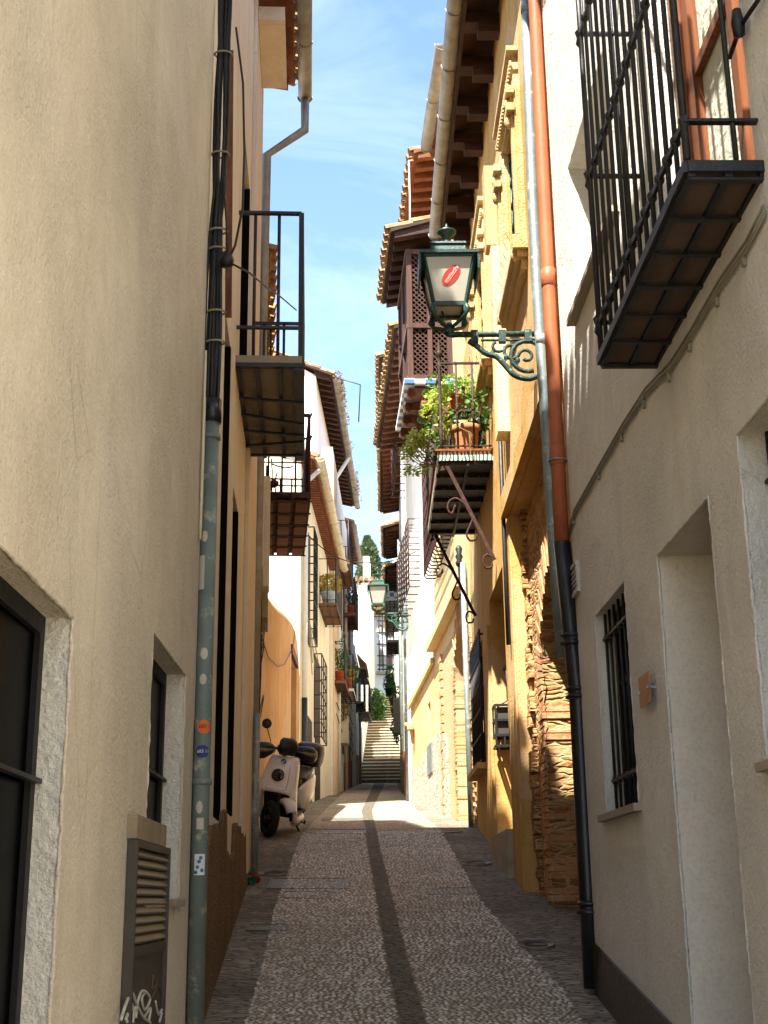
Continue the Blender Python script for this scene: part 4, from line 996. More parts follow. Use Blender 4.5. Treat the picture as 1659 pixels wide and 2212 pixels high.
# small barred window
wn = window(h1, w1, (oW[0],oW[1],oW[2],oW[3],.12), 'wood_dark', 'glass_dark', True)
g = MB(); a, b, c, d = oW[:4]
for i in range(7):
    u = a+.03+(b-a-.06)*i/6; g.tube([w1.pt(u,-.045,c), w1.pt(u,-.045,d)], .0075, 6)
for t in (.13, .84): 
    z = c+(d-c)*(1-t) ; g.bar(w1.pt(a,-.045,z), w1.pt(b,-.045,z), .028, .012)
    for i in range(7): g.box(w1.pt(a+.03+(b-a-.06)*i/6,-.045,z), (.022,.022,.034))
g.build('window_grille', M['iron'], wn)
mb = MB(); zb = oW[2]; w1.box(mb, a-.05, b+.07, -.11, .035, zb-.034, zb-.002); mb.build('window_sill', M['sill'], h1)
# frame-edge window
wn = window(h1, w1, (oE[0],oE[1],oE[2],oE[3],.16), 'wood_dark', 'glass_dark', True)
g = MB(); a, b, c, d = oE[:4]
for i in range(5): u = a+.05+(b-a-.08)*i/4; g.tube([w1.pt(u,-.09,c), w1.pt(u,-.09,d)], .008, 6)
g.bar(w1.pt(a,-.09,d-.16), w1.pt(b,-.09,d-.16), .03, .012); g.build('window_grille', M['iron'], wn)
mb = MB(); w1.box(mb, w1.at(1659,1655)[0]-.4, w1.at(1652,1655)[0], 0, .03, w1.at(1655,1668)[1], w1.at(1655,1648)[1]); mb.build('ledge', M['sill'], h1)
# upper window: wood and glass, sill slab
wn = window(h1, w1, (oT[0],oT[1],oT[2],oT[3],.30), 'wood_brown', 'curtain', True)
mb = MB(); w1.box(mb, oT[0]-.08, oT[1]+.05, -.28, .05, oT[2]-.035, oT[2]-.003); mb.build('window_sill', M['sill'], h1)
# barred balcony
ua, ub = oB1[0]-.06, U(w1,4.82)
mb = MB(); w1.box(mb, ua, ub, -.02, .225, zs1-.045, zs1-.008); bal = mb.build('barred_balcony', M['slab_tile'], h1)
g = MB()
for n in (.0, .105, .215): w1.box(g, ua, ub, n-.012, n+.012, zs1-.062, zs1-.0455)
for i in range(7):
    u = ua+.015+(ub-ua-.03)*i/6; w1.box(g, u-.012, u+.012, -.01, .225, zs1-.070, zs1-.0625)
w1.box(g, ua-.006, ub+.006, .226, .240, zs1-.05, zs1-.014); w1.box(g, ub-.004, ub+.012, 0, .2255, zs1-.05, zs1-.014); w1.box(g, ua-.012, ua+.004, 0, .2255, zs1-.05, zs1-.014)
g.build('floor_frame', M['iron'], bal)
g = MB(); ztop = E+4.6; K = 13; pr_ = .222
for i in range(K+1):
    u = ua+.01+(ub-ua-.02)*i/K; g.tube([w1.pt(u,pr_,zs1), w1.pt(u,pr_,ztop)], .0085 if 0 < i < K else .012, 7)
for n in (.075,): 
    for u in (ua+.01, ub-.01): g.tube([w1.pt(u,n,zs1), w1.pt(u,n,ztop)], .0085, 7)
for z in (zs1+.13, zs1+.80, zs1+1.5, zs1+2.2):
    g.bar(w1.pt(ua-.01,pr_,z), w1.pt(ub+.03,pr_,z), .012, .024)
    for i in range(K+1):
        u = ua+.01+(ub-ua-.02)*i/K; g.lathe([(.008,-.022),(.017,-.008),(.017,.008),(.008,.022)], w1.pt(u,pr_,z), 8)
    g.bar(w1.pt(ub-.01,pr_,z), w1.pt(ub-.01,0,z), .024, .010); g.bar(w1.pt(ua+.01,pr_,z), w1.pt(ua+.01,0,z), .024, .010)
    g.lathe([(0,-.05),(.014,-.03),(.008,0),(.016,.03),(0,.05)], w1.pt(ub+.02,pr_+.004,z), 6)
g.build('bars', M['iron'], bal)
# french window behind it
a, b, c, d, dep = oB1
f = MB(); n = -.13
w1.box(f, b-.10, b-.006, n-.05, n+.02, c, d); w1.box(f, a, a+.07, n-.05, n, c, d); w1.box(f, a+.07, b-.10, n-.05, n, c, c+.10)
w1.box(f, b-.19, b-.10, n-.045, n-.005, c+.1, d); w1.box(f, a+.45, a+.52, n-.045, n-.005, c+.1, d); w1.box(f, a+.52, b-.19, n-.04, n-.012, c+1.0, c+1.05)
fw = f.build('french_window', M['wood_warm'], h1)
mb = MB(); w1.box(mb, a+.05, b-.1, n-.048, n-.044, c+.05, d); mb.build('curtained_pane', M['curtain'], fw)
mb = MB(); w1.box(mb, a, b, -.2, .0, zs1+.0, zs1+.035); mb.build('threshold', M['terracotta_paint'], h1)
# dark base following the slope
mb = MB(); w1.slope(mb, 0, w1.L-.01, .001, .014, -1.2, gz(-4)+.25, gz(7)-1, gz(7)+.25)
mb.build('painted_base', M['dark_skirt'], h1)
# vent and plaque
mb = MB(); a_, b_ = w1.at(1253,1250)[0], w1.at(1237,1250)[0]; c_, d_ = w1.at(1245,1290)[1], w1.at(1245,1218)[1]
w1.box(mb, a_, b_, 0, .02, c_, c_+.015); w1.box(mb, a_, b_, 0, .02, d_-.015, d_); w1.box(mb, a_, a_+.012, 0, .02, c_+.015, d_-.015); w1.box(mb, b_-.012, b_, 0, .02, c_+.015, d_-.015)
for i in range(5):
    z = c_+.02+(d_-c_-.04)*i/5; mb.hexa([w1.pt(a_+.012,.004,z+.01), w1.pt(b_-.012,.004,z+.01), w1.pt(b_-.012,.016,z), w1.pt(a_+.012,.016,z), w1.pt(a_+.012,.008,z+.026), w1.pt(b_-.012,.008,z+.026), w1.pt(b_-.012,.018,z+.004), w1.pt(a_+.012,.018,z+.004)])
mb.build('air_vent', M['stucco_reveal'], h1)
mb = MB(); a_, b_ = w1.at(1403,1490,.03)[0], w1.at(1380,1490,.03)[0]; c_, d_ = w1.at(1390,1526,.03)[1], w1.at(1390,1457,.03)[1]
w1.box(mb, a_, b_, .026, .030, c_, d_)
pl = mb.build('copper_plaque', M['plaque'], h1)
mb = MB()
for u in (a_+.015, b_-.015): mb.bar(w1.pt(u,0,(c_+d_)/2), w1.pt(u,.042,(c_+d_)/2), .012)
mb.build('plaque_screws', M['galv'], pl)
# clipped cables rising along the wall
cc = MB(); kk = [w1.at(*p) for p in ((1230,1170),(1245,1110),(1300,1010),(1350,925),(1400,850),(1455,790),(1500,722),(1560,620),(1620,530),(1659,455))]
for off_, r_ in ((0, .007), (.018, .005), (-.014, .0045)):
    cc.tube([w1.pt(u, .010+abs(off_)*.1, z+off_+.004*math.sin(i*2.1)) for i, (u, z) in enumerate(kk)], r_, 6)
for u, z in kk[:-1]: 
    cc.box(w1.pt(u+.05,.008,z-.02), (.012,.02,.05))
tag(cc.build('clipped_cables', M['cable_grey']), 'painted cables clipped diagonally along the grey-cream right wall under the barred balcony', 'cables')
mb = MB(); kk = [w1.at(*p) for p in ((1659,-10),(1625,40),(1612,60),(1600,95),(1590,125))]; mb.tube([w1.pt(u,.02,z) for u, z in kk], .008, 6); u, z = w1.at(1615,52); mb.lathe([(0,-.05),(.018,-.04),(.022,.0),(.014,.05),(0,.055)], w1.pt(u,.03,z), 8)
tag(mb.build('cable_connector', M['cable']), 'dark cable with thick connector at the upper right edge of the right wall', 'cable')
# downpipes at the corner
Xr = 1.02; Yr = 7.03
rp = thing('corner_rain_pipe', 'tall rain pipe, brick red above and black cast iron below, at the right house corner', 'drainpipe', (Xr, Yr, gz(Yr)))
zt_ = P(1215,1172,Yr).z
xa = P(1155,0,Yr).x; xb = P(1211,1172,Yr).x + .008; xc = P(1248,1500,Yr).x; xd = P(1282,2150,Yr).x
def XR(z):
    za, zb_, zc_, zd_ = P(1150,0,Yr).z, zt_, P(1245,1500,Yr).z, P(1280,2150,Yr).z
    for (A_, B_, xx, yy) in ((za, zb_, xa, xb), (zb_, zc_, xb, xc), (zc_, zd_, xc, xd)):
        if z >= B_: return xx + (yy-xx)*(A_-z)/(A_-B_)
    return xd
zz = [9.0, 7, 6, 5.5, 5, 4.5, 4, zt_]
mb = MB(); mb.tube([(XR(z),Yr,z) for z in zz], .041, 18)
for py in (600, 985): 
    z = P(1190,py,Yr).z; mb.lathe([(.041,-.06),(.046,-.055),(.046,.05),(.041,.055)], (XR(z),Yr,z), 18)
mb.build('red_pipe', M['pipe_red'], rp)
mb = MB(); zz = [zt_, 3, 2.6, 2, 1.6, gz(Yr)+.02]; mb.tube([(XR(z),Yr,z) for z in zz], .048, 18)
for py, s_ in ((1382,1), (1497,1), (1962,1), (2162,.8)):
    z = P(1240,py,Yr).z; mb.lathe([(.048,-.035),(.062*s_+.004,-.03),(.066*s_+.004,-.018),(.052,-.008),(.052,.012),(.066*s_+.004,.02),(.048,.035)], (XR(z),Yr,z), 18)
mb.build('black_iron_pipe', M['pipe_black'], rp)
for py in (985, 1382, 1497, 1962):
    mb = MB(); z = P(1230,py,Yr).z; mb.tube([(XR(z)+.052*math.cos(a), Yr+.052*math.sin(a), z-.03) for a in [k*.5236 for k in range(13)]], .005, 5); mb.bar((XR(z)+.04,Yr,z-.03), (1.12,Yr,z-.03), .014)
    mb.build('pipe_clamp', M['galv'], rp)
gp2 = thing('galvanised_rain_pipe', 'grey galvanised rain pipe running beside the brick red pipe', 'drainpipe', (.98, 7.4, gz(7.4)))
xs = [(P(x,y,7.42).x, 7.42, P(x,y,7.42).z) for x, y in ((1136,-60),(1143,200),(1152,440),(1162,640),(1170,760),(1180,900),(1186,1000),(1196,1170),(1215,1420))]
mb = MB(); mb.tube(xs, .037, 16); mb.tube([xs[0], Vector(xs[0])+Vector((0,0,.06))], .041, 16)
for y_ in (20, 735): q_ = P(1137+(y_/22), y_, 7.42); mb.lathe([(.037,-.03),(.042,-.028),(.042,.028),(.037,.03)], (q_.x, 7.42, q_.z), 16)
mb.build('pipe', M['galv'], gp2)

# ochre palace: brick arch bay, pillars, doorway, carved windows, deep eave
w2 = W(1.075, 7.06, 1.01, 15.0, -1)
h2 = thing('ochre_palace', 'ochre yellow house with brick arch, carved window surrounds and deep bracketed eave', 'house', (4, 11, 1.1))
ZC = E+3.05
yb = U(w2, 10.35)
oA2 = (.28, yb-.02, .6, ZC, 1.20)                      # brick bay
oD2 = (U(w2,11.05), U(w2,12.55), 1.2, E+2.83, .42)    # doorway
oG2 = (U(w2,13.3), U(w2,14.6), w2.at(1035,1665)[1], w2.at(1035,1395)[1], .12)
oU1 = (U(w2,8.6), U(w2,9.5), E+4.55, E+5.95, .16); oU2 = (U(w2,11.4), U(w2,12.5), E+4.9, E+6.3, .16)
mb = MB(); wall_mesh(mb, w2, 0, w2.L, .3, E+6.42, [oA2, oD2, oG2, oU1, oU2], 5); mb.build('wall', M['stucco_yellow'], h2)
mb = MB(); w2.box(mb, 0, w2.L, -4.9, -.13, E+6.42, E+8.3); mb.build('upper_wall', M['stucco_yellow'], h2)
# plaster pillar between the brick bay and the doorway, standing proud
mb = MB(); w2.box(mb, yb, oD2[0]-.06, .001, .015, .6, ZC+.0); mb.build('plaster_pillar', M['stucco_yellow'], h2)
mb = MB(); w2.box(mb, oD2[1]+.05, oG2[0]-.1, .001, .03, 1.0, E+2.6); mb.build('plaster_pilaster', M['stucco_yellow'], h2)
mb = MB(); w2.box(mb, .0, yb+.12, .002, .065, ZC+.02, ZC+.20); w2.box(mb, 0, yb+.08, .002, .035, ZC+.2005, ZC+.27); mb.build('plaster_cornice', M['stucco_yellow'], h2)
mb = MB(); w2.box(mb, oD2[0]+.0, oD2[1], -.4, .06, gz(11)-.1, gz(11.8)+.28); mb.build('door_step', M['concrete'], h2)
mb = MB(); w2.box(mb, oD2[0], oD2[1], -.42+.002, -.40, 1.2, E+2.83); mb.build('door_leaf', M['wood_brown'], h2)
# brick bay: rough masonry with an arched recess
def arch_panel(root, w, u0, u1, z0, z1, au0, au1, zspring, n0, n1, brick, name='brick_arch', rough=0.02, mason='masonry'):
    c = (au0+au1)/2; r = (au1-au0)/2; mb = MB(); K = 20
    rs = random.Random(5)
    # voussoirs and jamb bricks as separate courses inside one mesh
    bt = .052; vw = .27
    NV = int(math.pi*(r+.05)/bt)
    for i in range(NV):
        a0 = math.pi*i/NV; a1 = math.pi*(i+.78)/NV; e = rs.uniform(-rough, rough)
        p = []
        for nn in (n0, n1+e):
            for a, rr in ((a0, r), (a1, r), (a1, r+vw), (a0, r+vw)): p.append(w.pt(c+rr*math.cos(a), nn, zspring+rr*math.sin(a)))
        mb.hexa(p)
    z = z0
    k = 0
    while z < zspring:
        for s_ in (-1, 1):
            e = rs.uniform(-rough, rough); wd = (vw if k % 2 else vw*.72)
            ua_, ub_ = (au0-wd, au0+rs.uniform(-.01,.01)) if s_ < 0 else (au1+rs.uniform(-.01,.01), au1+wd)
            w.box(mb, ua_, ub_, n0, n1+e, z, z+bt*.8)
        z += bt; k += 1
    arch = mb.build(name, M[brick], root)
    # mortar backing with the arch cut out
    mb = MB(); vs = []; N = 24
    inner = [(au1, z0)] + [(c+r*math.cos(math.pi*i/N), zspring+r*math.sin(math.pi*i/N)) for i in range(N+1)] + [(au0, z0)]
    outer = [(u1, z0)] + [((c+(u1-c)*min(1, 1.42*math.cos(math.pi*i/N))) if i <= N/2 else (c-(c-u0)*min(1, -1.42*math.cos(math.pi*i/N))), zspring+(z1-zspring)*min(1, 1.42*math.sin(math.pi*i/N))) for i in range(N+1)] + [(u0, z0)]
    n = len(inner)
    for nn in (n0-.1, n1-.012):
        for a in inner: vs.append(w.pt(a[0], nn, a[1]))
        for a in outer: vs.append(w.pt(a[0], nn, a[1]))
    fs = []
    for i in range(n-1):
        fs += [(2*n+i, 2*n+i+1, 3*n+i+1, 3*n+i), (i, i+1, 2*n+i+1, 2*n+i), (n+i, n+i+1, 3*n+i+1, 3*n+i)]
    mb.add(vs, fs); mb.build('mortar_face', M['mortar'] if mason is None else M[mason], arch)
    return arch
def rubble(root, w, u0, u1, z0, z1, n, amp, mat, name, step=.035, seed=0, cut=None):
    mb = MB(); nu, nz = max(2, int((u1-u0)/step)), max(2, int((z1-z0)/step)); vs = []; fs = []
    for j in range(nz+1):
        for i in range(nu+1):
            u = u0+(u1-u0)*i/nu; z = z0+(z1-z0)*j/nz
            course = abs(math.sin(z*math.pi/.075 + .6*noise.noise(Vector((u*3, z*2, seed)))))**.35
            d = amp*(noise.noise(Vector((u*5, z*7, seed)))*.8 + noise.noise(Vector((u*13, z*22, seed+4)))*.45) + amp*.45*course
            vs.append(w.pt(u, n+d, z))
    for j in range(nz):
        for i in range(nu):
            if cut and cut(u0+(u1-u0)*(i+.5)/nu, z0+(z1-z0)*(j+.5)/nz): continue
            a = j*(nu+1)+i; fs.append((a, a+1, a+nu+2, a+nu+1))
    mb.add(vs, fs, True); return mb.build(name, M[mat], root)
au0, au1 = U(w2, 8.05), U(w2, 9.65); zsp = E+2.29-.8
def cut1(u, z): return (au0 < u < au1 and z < zsp) or ((u-(au0+au1)/2)**2+(z-zsp)**2 < ((au1-au0)/2)**2)
rubble(h2, w2, .28, yb-.02, .7, ZC, -.14, .032, 'masonry', 'rubble_masonry', .03, 1, cut1)
arch_panel(h2, w2, .30, yb-.04, .7, ZC-.01, au0, au1, zsp, -.46, -.105, 'brick_red', 'brick_arch', .009)
rubble(h2, w2, au0-.1, au1+.1, .7, zsp+.85, -1.06, .05, 'masonry_shaded', 'arch_infill', .03, 3)
mb = MB(); w2.box(mb, au1+.02, yb-.03, -1.1, -.47, .6, ZC-.02); w2.box(mb, .29, au0-.02, -1.1, -.47, .6, ZC-.02); mb.build('recess_lining', M['masonry_shaded'], h2)
# recessed edge of toothed stonework by the pillar
mb = MB(); rs = random.Random(2); z = .8
while z < ZC:
    hgt = rs.uniform(.06,.12); d_ = rs.uniform(.10, .20); e = rs.uniform(-.02,.02)
    w2.box(mb, yb-.02-d_, yb-.021, -.16, -.08+e, z, z+hgt*.9); z += hgt
mb.build('toothed_quoins', M['masonry'], h2)
# pavement-level grille window
sh = shutter(h2, w2, oG2, 'wood_dark'); g = MB(); a, b, c, d = oG2[:4]
for i in range(10): u = a+(b-a)*i/9; g.tube([w2.pt(u,.05,c-.05), w2.pt(u,.05,d+.05)], .012, 6)
for j in range(6): z = c+(d-c)*j/5; g.bar(w2.pt(a,.05,z), w2.pt(b,.05,z), .03, .012); g.bar(w2.pt(b,.05,z), w2.pt(b,0,z), .02); g.bar(w2.pt(a,.05,z), w2.pt(a,0,z), .02)
g.build('window_grille', M['iron'], sh)
mb = MB(); w2.box(mb, a-.1, b+.1, 0, .12, c-.1, c-.04); mb.build('window_sill', M['stucco_yellow'], h2)
# carved surrounds
M['carved'] = stucco('carved_stone', '#dcc08a', '#b9955a', '#8d6c3c', 60, .008, .5, .4)
def carved(w, root, o):
    a, b, c, d, dep = o[:5]; mb = MB()
    for n1_, z0_, z1_, ex in ((.03, d+.02, d+.10, .08), (.055, d+.1001, d+.16, .12), (.04, d+.1601, d+.24, .08), (.09, d+.2401, d+.28, .16)): w.box(mb, a-ex, b+ex, .001, n1_, z0_, z1_)
    for s_ in (0, 1):
        ua_, ub_ = (a-.17, a-.02) if not s_ else (b+.02, b+.17)
        w.box(mb, ua_, ub_, .001, .05, c, d+.0199); w.box(mb, ua_+.04, ub_-.04, .0501, .075, c+.1, d-.1)
        for z in (d-.15, d-.3, c+.0): 
            w.box(mb, ua_-.02, ub_+.02, .0502, .11, z+.0, z+.06)
            mb.lathe([(0,-.07),(.025,-.05),(.04,0),(.03,.03),(0,.04)], w.pt((ua_+ub_)/2, .085, z-.05), 8)
    k = int((b-a+.3)/.05)
    for i in range(k):
        u = a-.15+(b-a+.3)*i/k; w.box(mb, u, u+.028, .0551, .072, d+.1101, d+.155)
    # sill on scrolls
    w.box(mb, a-.20, b+.22, .001, .11, c-.05, c-.001); w.box(mb, a-.16, b+.18, .001, .08, c-.10, c-.051); w.box(mb, a-.12, b+.14, .001, .045, c-.18, c-.101)
    r_ = mb.build('carved_surround', M['carved'], root)
    sp = MB()
    for i in range(9): u = a-.2+(b-a+.4)*i/9; sp.tube([w.pt(u,.13,c), w.pt(u,.2,c+.14)], .0025, 4)
    sp.build('bird_spikes', M['gutter_zinc'], r_)
for o_ in (oU1, oU2):
    wn = window(h2, w2, o_[:5], 'wood_dark', 'glass_dark', True); g = MB(); a, b, c, d = o_[:4]
    for i in range(7): u = a+(b-a)*i/6; g.tube([w2.pt(u,-.03,c), w2.pt(u,-.03,d)], .010, 6)
    for j in range(7): z = c+(d-c)*(j+.5)/7; g.bar(w2.pt(a,-.03,z), w2.pt(b,-.03,z), .022, .01)
    g.build('window_grille', M['iron_green'], wn); carved(w2, h2, o_)
mb = MB(); w2.box(mb, U(w2,10.4), U(w2,10.6), .001, .10, E+5.6, E+6.4); mb.build('boxed_duct', M['stucco_yellow'], h2)
mb = MB(); w2.box(mb, U(w2,10.05), U(w2,10.3), .001, .10, E+3.7, E+5.4); mb.build('pale_boxed_duct', M['stucco_pale'], h2)
mb = MB(); mb.tube([w2.pt(U(w2,10.5),.04,E+4.75), w2.pt(U(w2,10.5),.04,E+2.7), w2.pt(U(w2,10.5),.04,E+2.0)], .018, 8); mb.build('service_pipe', M['iron'], h2)
# deep eave on carved brackets
ze2 = E+8.22
roof(h2, w2, .0, w2.L, ze2, .24, .28, 4, raft=None, rows=3, soffit='wood_dark', gable_over=.05)
mb = MB(); k = 11
for i in range(k+1):
    mb = MB(); u = .2+(w2.L-.4)*i/k
    w2.box(mb, u-.08, u+.08, -.129, .20, ze2-.13, ze2-.01); w2.box(mb, u-.07, u+.07, -.129, .08, ze2-.22, ze2-.131)
    mb.build('eave_bracket', M['wood_dark'], h2)
mb = MB(); w2.box(mb, 0, w2.L, .201, .235, ze2-.10, ze2-.02); mb.build('eave_board', M['wood_dark'], h2)
gutter(h2, w2, 0, w2.L, ze2+.02, .30, .085)
# bracketed street lamp with a round-cornered sticker
def lantern(root_name, label, base, arm_dir, arm_len, s=1.0, mat='iron_green', sticker_on=False, brk='iron_patina', group=None):
    """base = wall point of the arm top, arm_dir = horizontal unit vector from wall into the lane"""
    L_ = thing(root_name, label, 'street lamp', base, group)
    b = Vector(base); a = Vector(arm_dir).normalized(); up = Vector((0,0,1)); sd_ = a.cross(up)
    tip = b + a*arm_len
    mb = MB()
    mb.tube([b, tip - a*.02], .022*s, 8)
    mb.tube([b - up*.045*s + a*.02, tip - up*.045*s - a*.22*s], .010*s, 7)
    mb.tube([tip - a*.03, tip, tip + up*.05*s], .026*s, 8)
    mb.lathe([(.0,-.02),(.035*s,-.015),(.035*s,.015),(.02*s,.03),(.022*s,.06),(0,.07)], tip+up*.02*s, 10)
    def arc(c, r, a0, a1, rr=.014, n=14, sp=0.0):
        pts = []
        for i in range(n+1):
            t = a0+(a1-a0)*i/n; q = r*(1-sp*i/n); pts.append(c + a*math.cos(t)*q + up*math.sin(t)*q)
        mb.tube(pts, rr*s*1.3, 7)
    # main S-scroll brace
    def cur(ps, rr): 
        P_ = []
        for i in range(len(ps)-1):
            for k in range(5):
                t = k/5; p0 = ps[max(i-1,0)]; p1 = ps[i]; p2 = ps[i+1]; p3 = ps[min(i+2,len(ps)-1)]
                f = lambda j: .5*((2*p1[j])+(-p0[j]+p2[j])*t+(2*p0[j]-5*p1[j]+4*p2[j]-p3[j])*t*t+(-p0[j]+3*p1[j]-3*p2[j]+p3[j])*t**3)
                P_.append(b + a*f(0)*s + up*f(1)*s)
        P_.append(b + a*ps[-1][0]*s + up*ps[-1][1]*s); mb.tube(P_, rr*s*1.25, 8)
    Ls = arm_len/s
    cur([(Ls*.80,-.05),(Ls*.70,-.10),(Ls*.62,-.15),(Ls*.52,-.17),(Ls*.44,-.23),(Ls*.34,-.31),(Ls*.20,-.34),(Ls*.08,-.31),(0,-.25)], .017)
    c1 = b + a*(.13*s) - up*.17*s
    arc(c1, .115*s, -1.9, 3.3, .013, 18); arc(c1 + a*.01*s, .055*s, 0, 5.5, .010, 14, .5)
    arc(b + a*Ls*s*.36 - up*.13*s, .06*s, -2.6, 2.4, .010, 14, .3); arc(b + a*Ls*s*.50 - up*.09*s, .05*s, -3.0, 1.2, .009, 10, .4)
    for t in (.30, .42, .56, .66): mb.lathe([(0,-.035*s),(.018*s,-.01*s),(.018*s,.01*s),(0,.035*s)], b + a*Ls*s*t - up*(.20-.2*abs(t-.3))*s, 7)
    for t in (.18, .45, .74): mb.box(b + a*Ls*s*t - up*.02*s, (.05*s,.05*s,.09*s))
    mb.bar(b - up*.42*s + a*.008, b + up*.08*s + a*.008, .05*s, .016*s, up=tuple(a))
    mb.build('scroll_bracket', M[brk], L_)
    # lantern body: truncated pyramid, wide at top
    zb_ = tip.z + .185*s; zt_ = zb_ + .345*s; hb_, ht_ = .112*s, .178*s
    F1, F2 = a, sd_
    def cr(zv, h_): return [tip*1 + F1*sx*h_ + F2*sy*h_ + up*(zv-tip.z) for sx, sy in ((-1,-1),(1,-1),(1,1),(-1,1))]
    B_, T_ = cr(zb_, hb_), cr(zt_, ht_)
    fr = MB()
    for i in range(4):
        fr.bar(B_[i], T_[i], .022*s); fr.bar(B_[i], B_[(i+1)%4], .03*s); fr.bar(T_[i], T_[(i+1)%4], .024*s)
    ov = cr(zt_+.005*s, ht_*1.18); ov2 = cr(zt_+.028*s, ht_*1.18); fr.hexa(ov+ov2)
    for sx in (-1, 1):
        c__ = tip + F1*sx*ht_*1.15 + up*(zt_-tip.z-.055*s); q0 = c__ - F2*ht_*1.15; q1 = c__ + F2*ht_*1.15; fr.bar(q0, q1, .012*s, .12*s)
    # roof skirt hanging a little, cap box, chimney
    ca, cb_ = cr(zt_+.0285*s, ht_*.76), cr(zt_+.120*s, ht_*.66); fr.hexa(ca+cb_)
    ca, cb_ = cr(zt_+.1202*s, ht_*.73), cr(zt_+.136*s, ht_*.71); fr.hexa(ca+cb_)
    top = tip + up*(zt_-tip.z+.135*s)
    fr.lathe([(.055*s,0),(.036*s,.02*s),(.030*s,.07*s),(.040*s,.105*s),(.068*s,.130*s),(.070*s,.142*s),(.045*s,.148*s),(.010*s,.158*s),(.018*s,.178*s),(0,.215*s)], top, 16)
    body = fr.build('lantern_frame', M[mat], L_)
    pn = MB(); g_ = .012*s
    for i in range(4):
        j = (i+1)%4; cB = (B_[i]+B_[j])/2; cT = (T_[i]+T_[j])/2
        ins = lambda p, c: p + (c-p).normalized()*g_
        pn.add([ins(B_[i],cB), ins(B_[j],cB), ins(T_[j],cT), ins(T_[i],cT)], [(0,1,2,3)])
    bi, bt_ = cr(zb_+.004, hb_*.8), cr(zb_+.0045, hb_*.8)
    pn.add(bi, [(0,1,2,3)])
    pn.build('glass_panes', M['frost'], body)
    lg = MB()
    for i in range(4):
        p0 = B_[i]; c_ = tip + up*.07*s; d_ = (p0 - tip); d_.z = 0; d_.normalize()
        lg.tube([p0, p0 - up*.045*s + d_*.02*s, p0 - up*.085*s - d_*.01*s, tip + d_*.06*s + up*.06*s, tip + up*.04*s], [.016*s,.02*s,.014*s,.014*s,.012*s], 7)
        lg.box(p0 - up*.03*s, (.035*s,.035*s,.06*s))
    lg.tube([tip + F1*.05*s + up*.18*s, tip + F1*.03*s+up*.13*s, tip + F1*.06*s+up*.08*s, tip + up*.05*s], .008*s, 6)
    lg.build('lantern_legs', M[mat], body)
    if sticker_on:
        fB = (B_[0]+B_[1])/2; fT = (T_[0]+T_[1])/2
        # the pane that faces the foot of the lane
        best = None
        for i in range(4):
            j = (i+1)%4; cB = (B_[i]+B_[j])/2
            if best is None or cB.y < best[0]: best = (cB.y, cB, (T_[i]+T_[j])/2, B_[i], B_[j])
        _, cB, cT, p, q = best
        ex = Vector((1,0,0)); ex = (q-p).normalized(); ex = ex if ex.x > 0 else -ex
        ey = (cT-cB).normalized(); nn = ex.cross(ey); nn = nn if nn.y < 0 else -nn
        cen = cB*.42 + cT*.58 + nn*.003 + ex*.012
        th = A(52); sx = Vector(ex*math.cos(th)+ey*math.sin(th)); sy = Vector(-ex*math.sin(th)+ey*math.cos(th))
        sm = MB(); N = 30; sm.add([cen + sx*.088*math.cos(2*math.pi*k/N)*s + sy*.046*math.sin(2*math.pi*k/N)*s for k in range(N)], [tuple(range(N))])
        so = sm.build('red_sticker', flat('sticker_red', '#c8321c', .5), body)
        tv, tf = text_mesh('couchsurfing', .029*s, .35); tm = MB(); tm.add([cen + nn*.0015 + sx*(v[0]+.006) + sy*(v[1]+.006) for v in tv], tf)
        tm.tube([cen+nn*.002+sx*x*s+sy*y*s for x, y in ((.06,-.008),(0,-.012),(-.05,-.013),(-.068,-.006),(-.066,.006),(-.056,.004),(-.06,-.012),(-.072,-.016))], .0009, 5)
        tm.build('lettering', flat('sticker_letters', '#f1e6dc', .5), so)
    return L_
bx = w2.pt(U(w2,7.8), .0, P(1100,722,7.8).z)
lantern('street_lamp', 'nearest green street lamp with red oval sticker on its frosted pane', bx, (w2.n.x, w2.n.y, 0), 1.06-.435, .93, 'iron_green', True)
# barred tiled balcony crowded with plants
zb2 = E+4.03
bp0, bp1 = U(w2,11.6), U(w2,14.1)
M['azulejo'] = NM('azulejo', .4, 0, .4); _m = M['azulejo']; _v = _m.vor(22, 'DISTANCE_TO_EDGE', rnd=.0)
_w = _m.n('ShaderNodeTexWave'); _w.inputs['Scale'].default_value = 9; _w.inputs['Distortion'].default_value = 6; _m.l(_m.co, _w.inputs['Vector'])
_m.col(_m.mix(_m.ramp(_w.outputs['Fac'], [(.45,0.0),(.55,1.0)]), '#ddd3b4', '#2f5f5c')); M['azulejo'] = _m.m
M['tile_dark_pattern'] = NM('tile_dark_pattern', .6, 0, .3); _m = M['tile_dark_pattern']
_m.col(_m.mix(_m.ramp(_m.noise(30, 4), [(.56,0.0),(.62,1.0)]), '#17110d', '#4d4430')); M['tile_dark_pattern'] = _m.m
mb = MB(); w2.box(mb, bp0, bp1, -.05, .505, zb2-.05, zb2); pb_ = mb.build('plant_balcony', M['tile_dark_pattern'], h2)
mb = MB(); w2.box(mb, bp0-.012, bp0-.001, -.02, .525, zb2-.055, zb2+.035); w2.box(mb, bp0-.012, bp1, .506, .525, zb2-.055, zb2+.035); mb.build('tiled_edge', M['azulejo'], pb_)
mb = MB(); w2.box(mb, bp0-.03, bp0-.0125, -.02, .545, zb2+.036, zb2+.056); w2.box(mb, bp0-.0124, bp1, .5255, .545, zb2+.036, zb2+.056); mb.build('edge_trim', M['terracotta_paint'], pb_)
mb = MB()
for i in range(7): u = bp0+.05+(bp1-bp0-.1)*i/6; w2.box(mb, u-.03, u+.03, 0, .515, zb2-.085, zb2-.051)
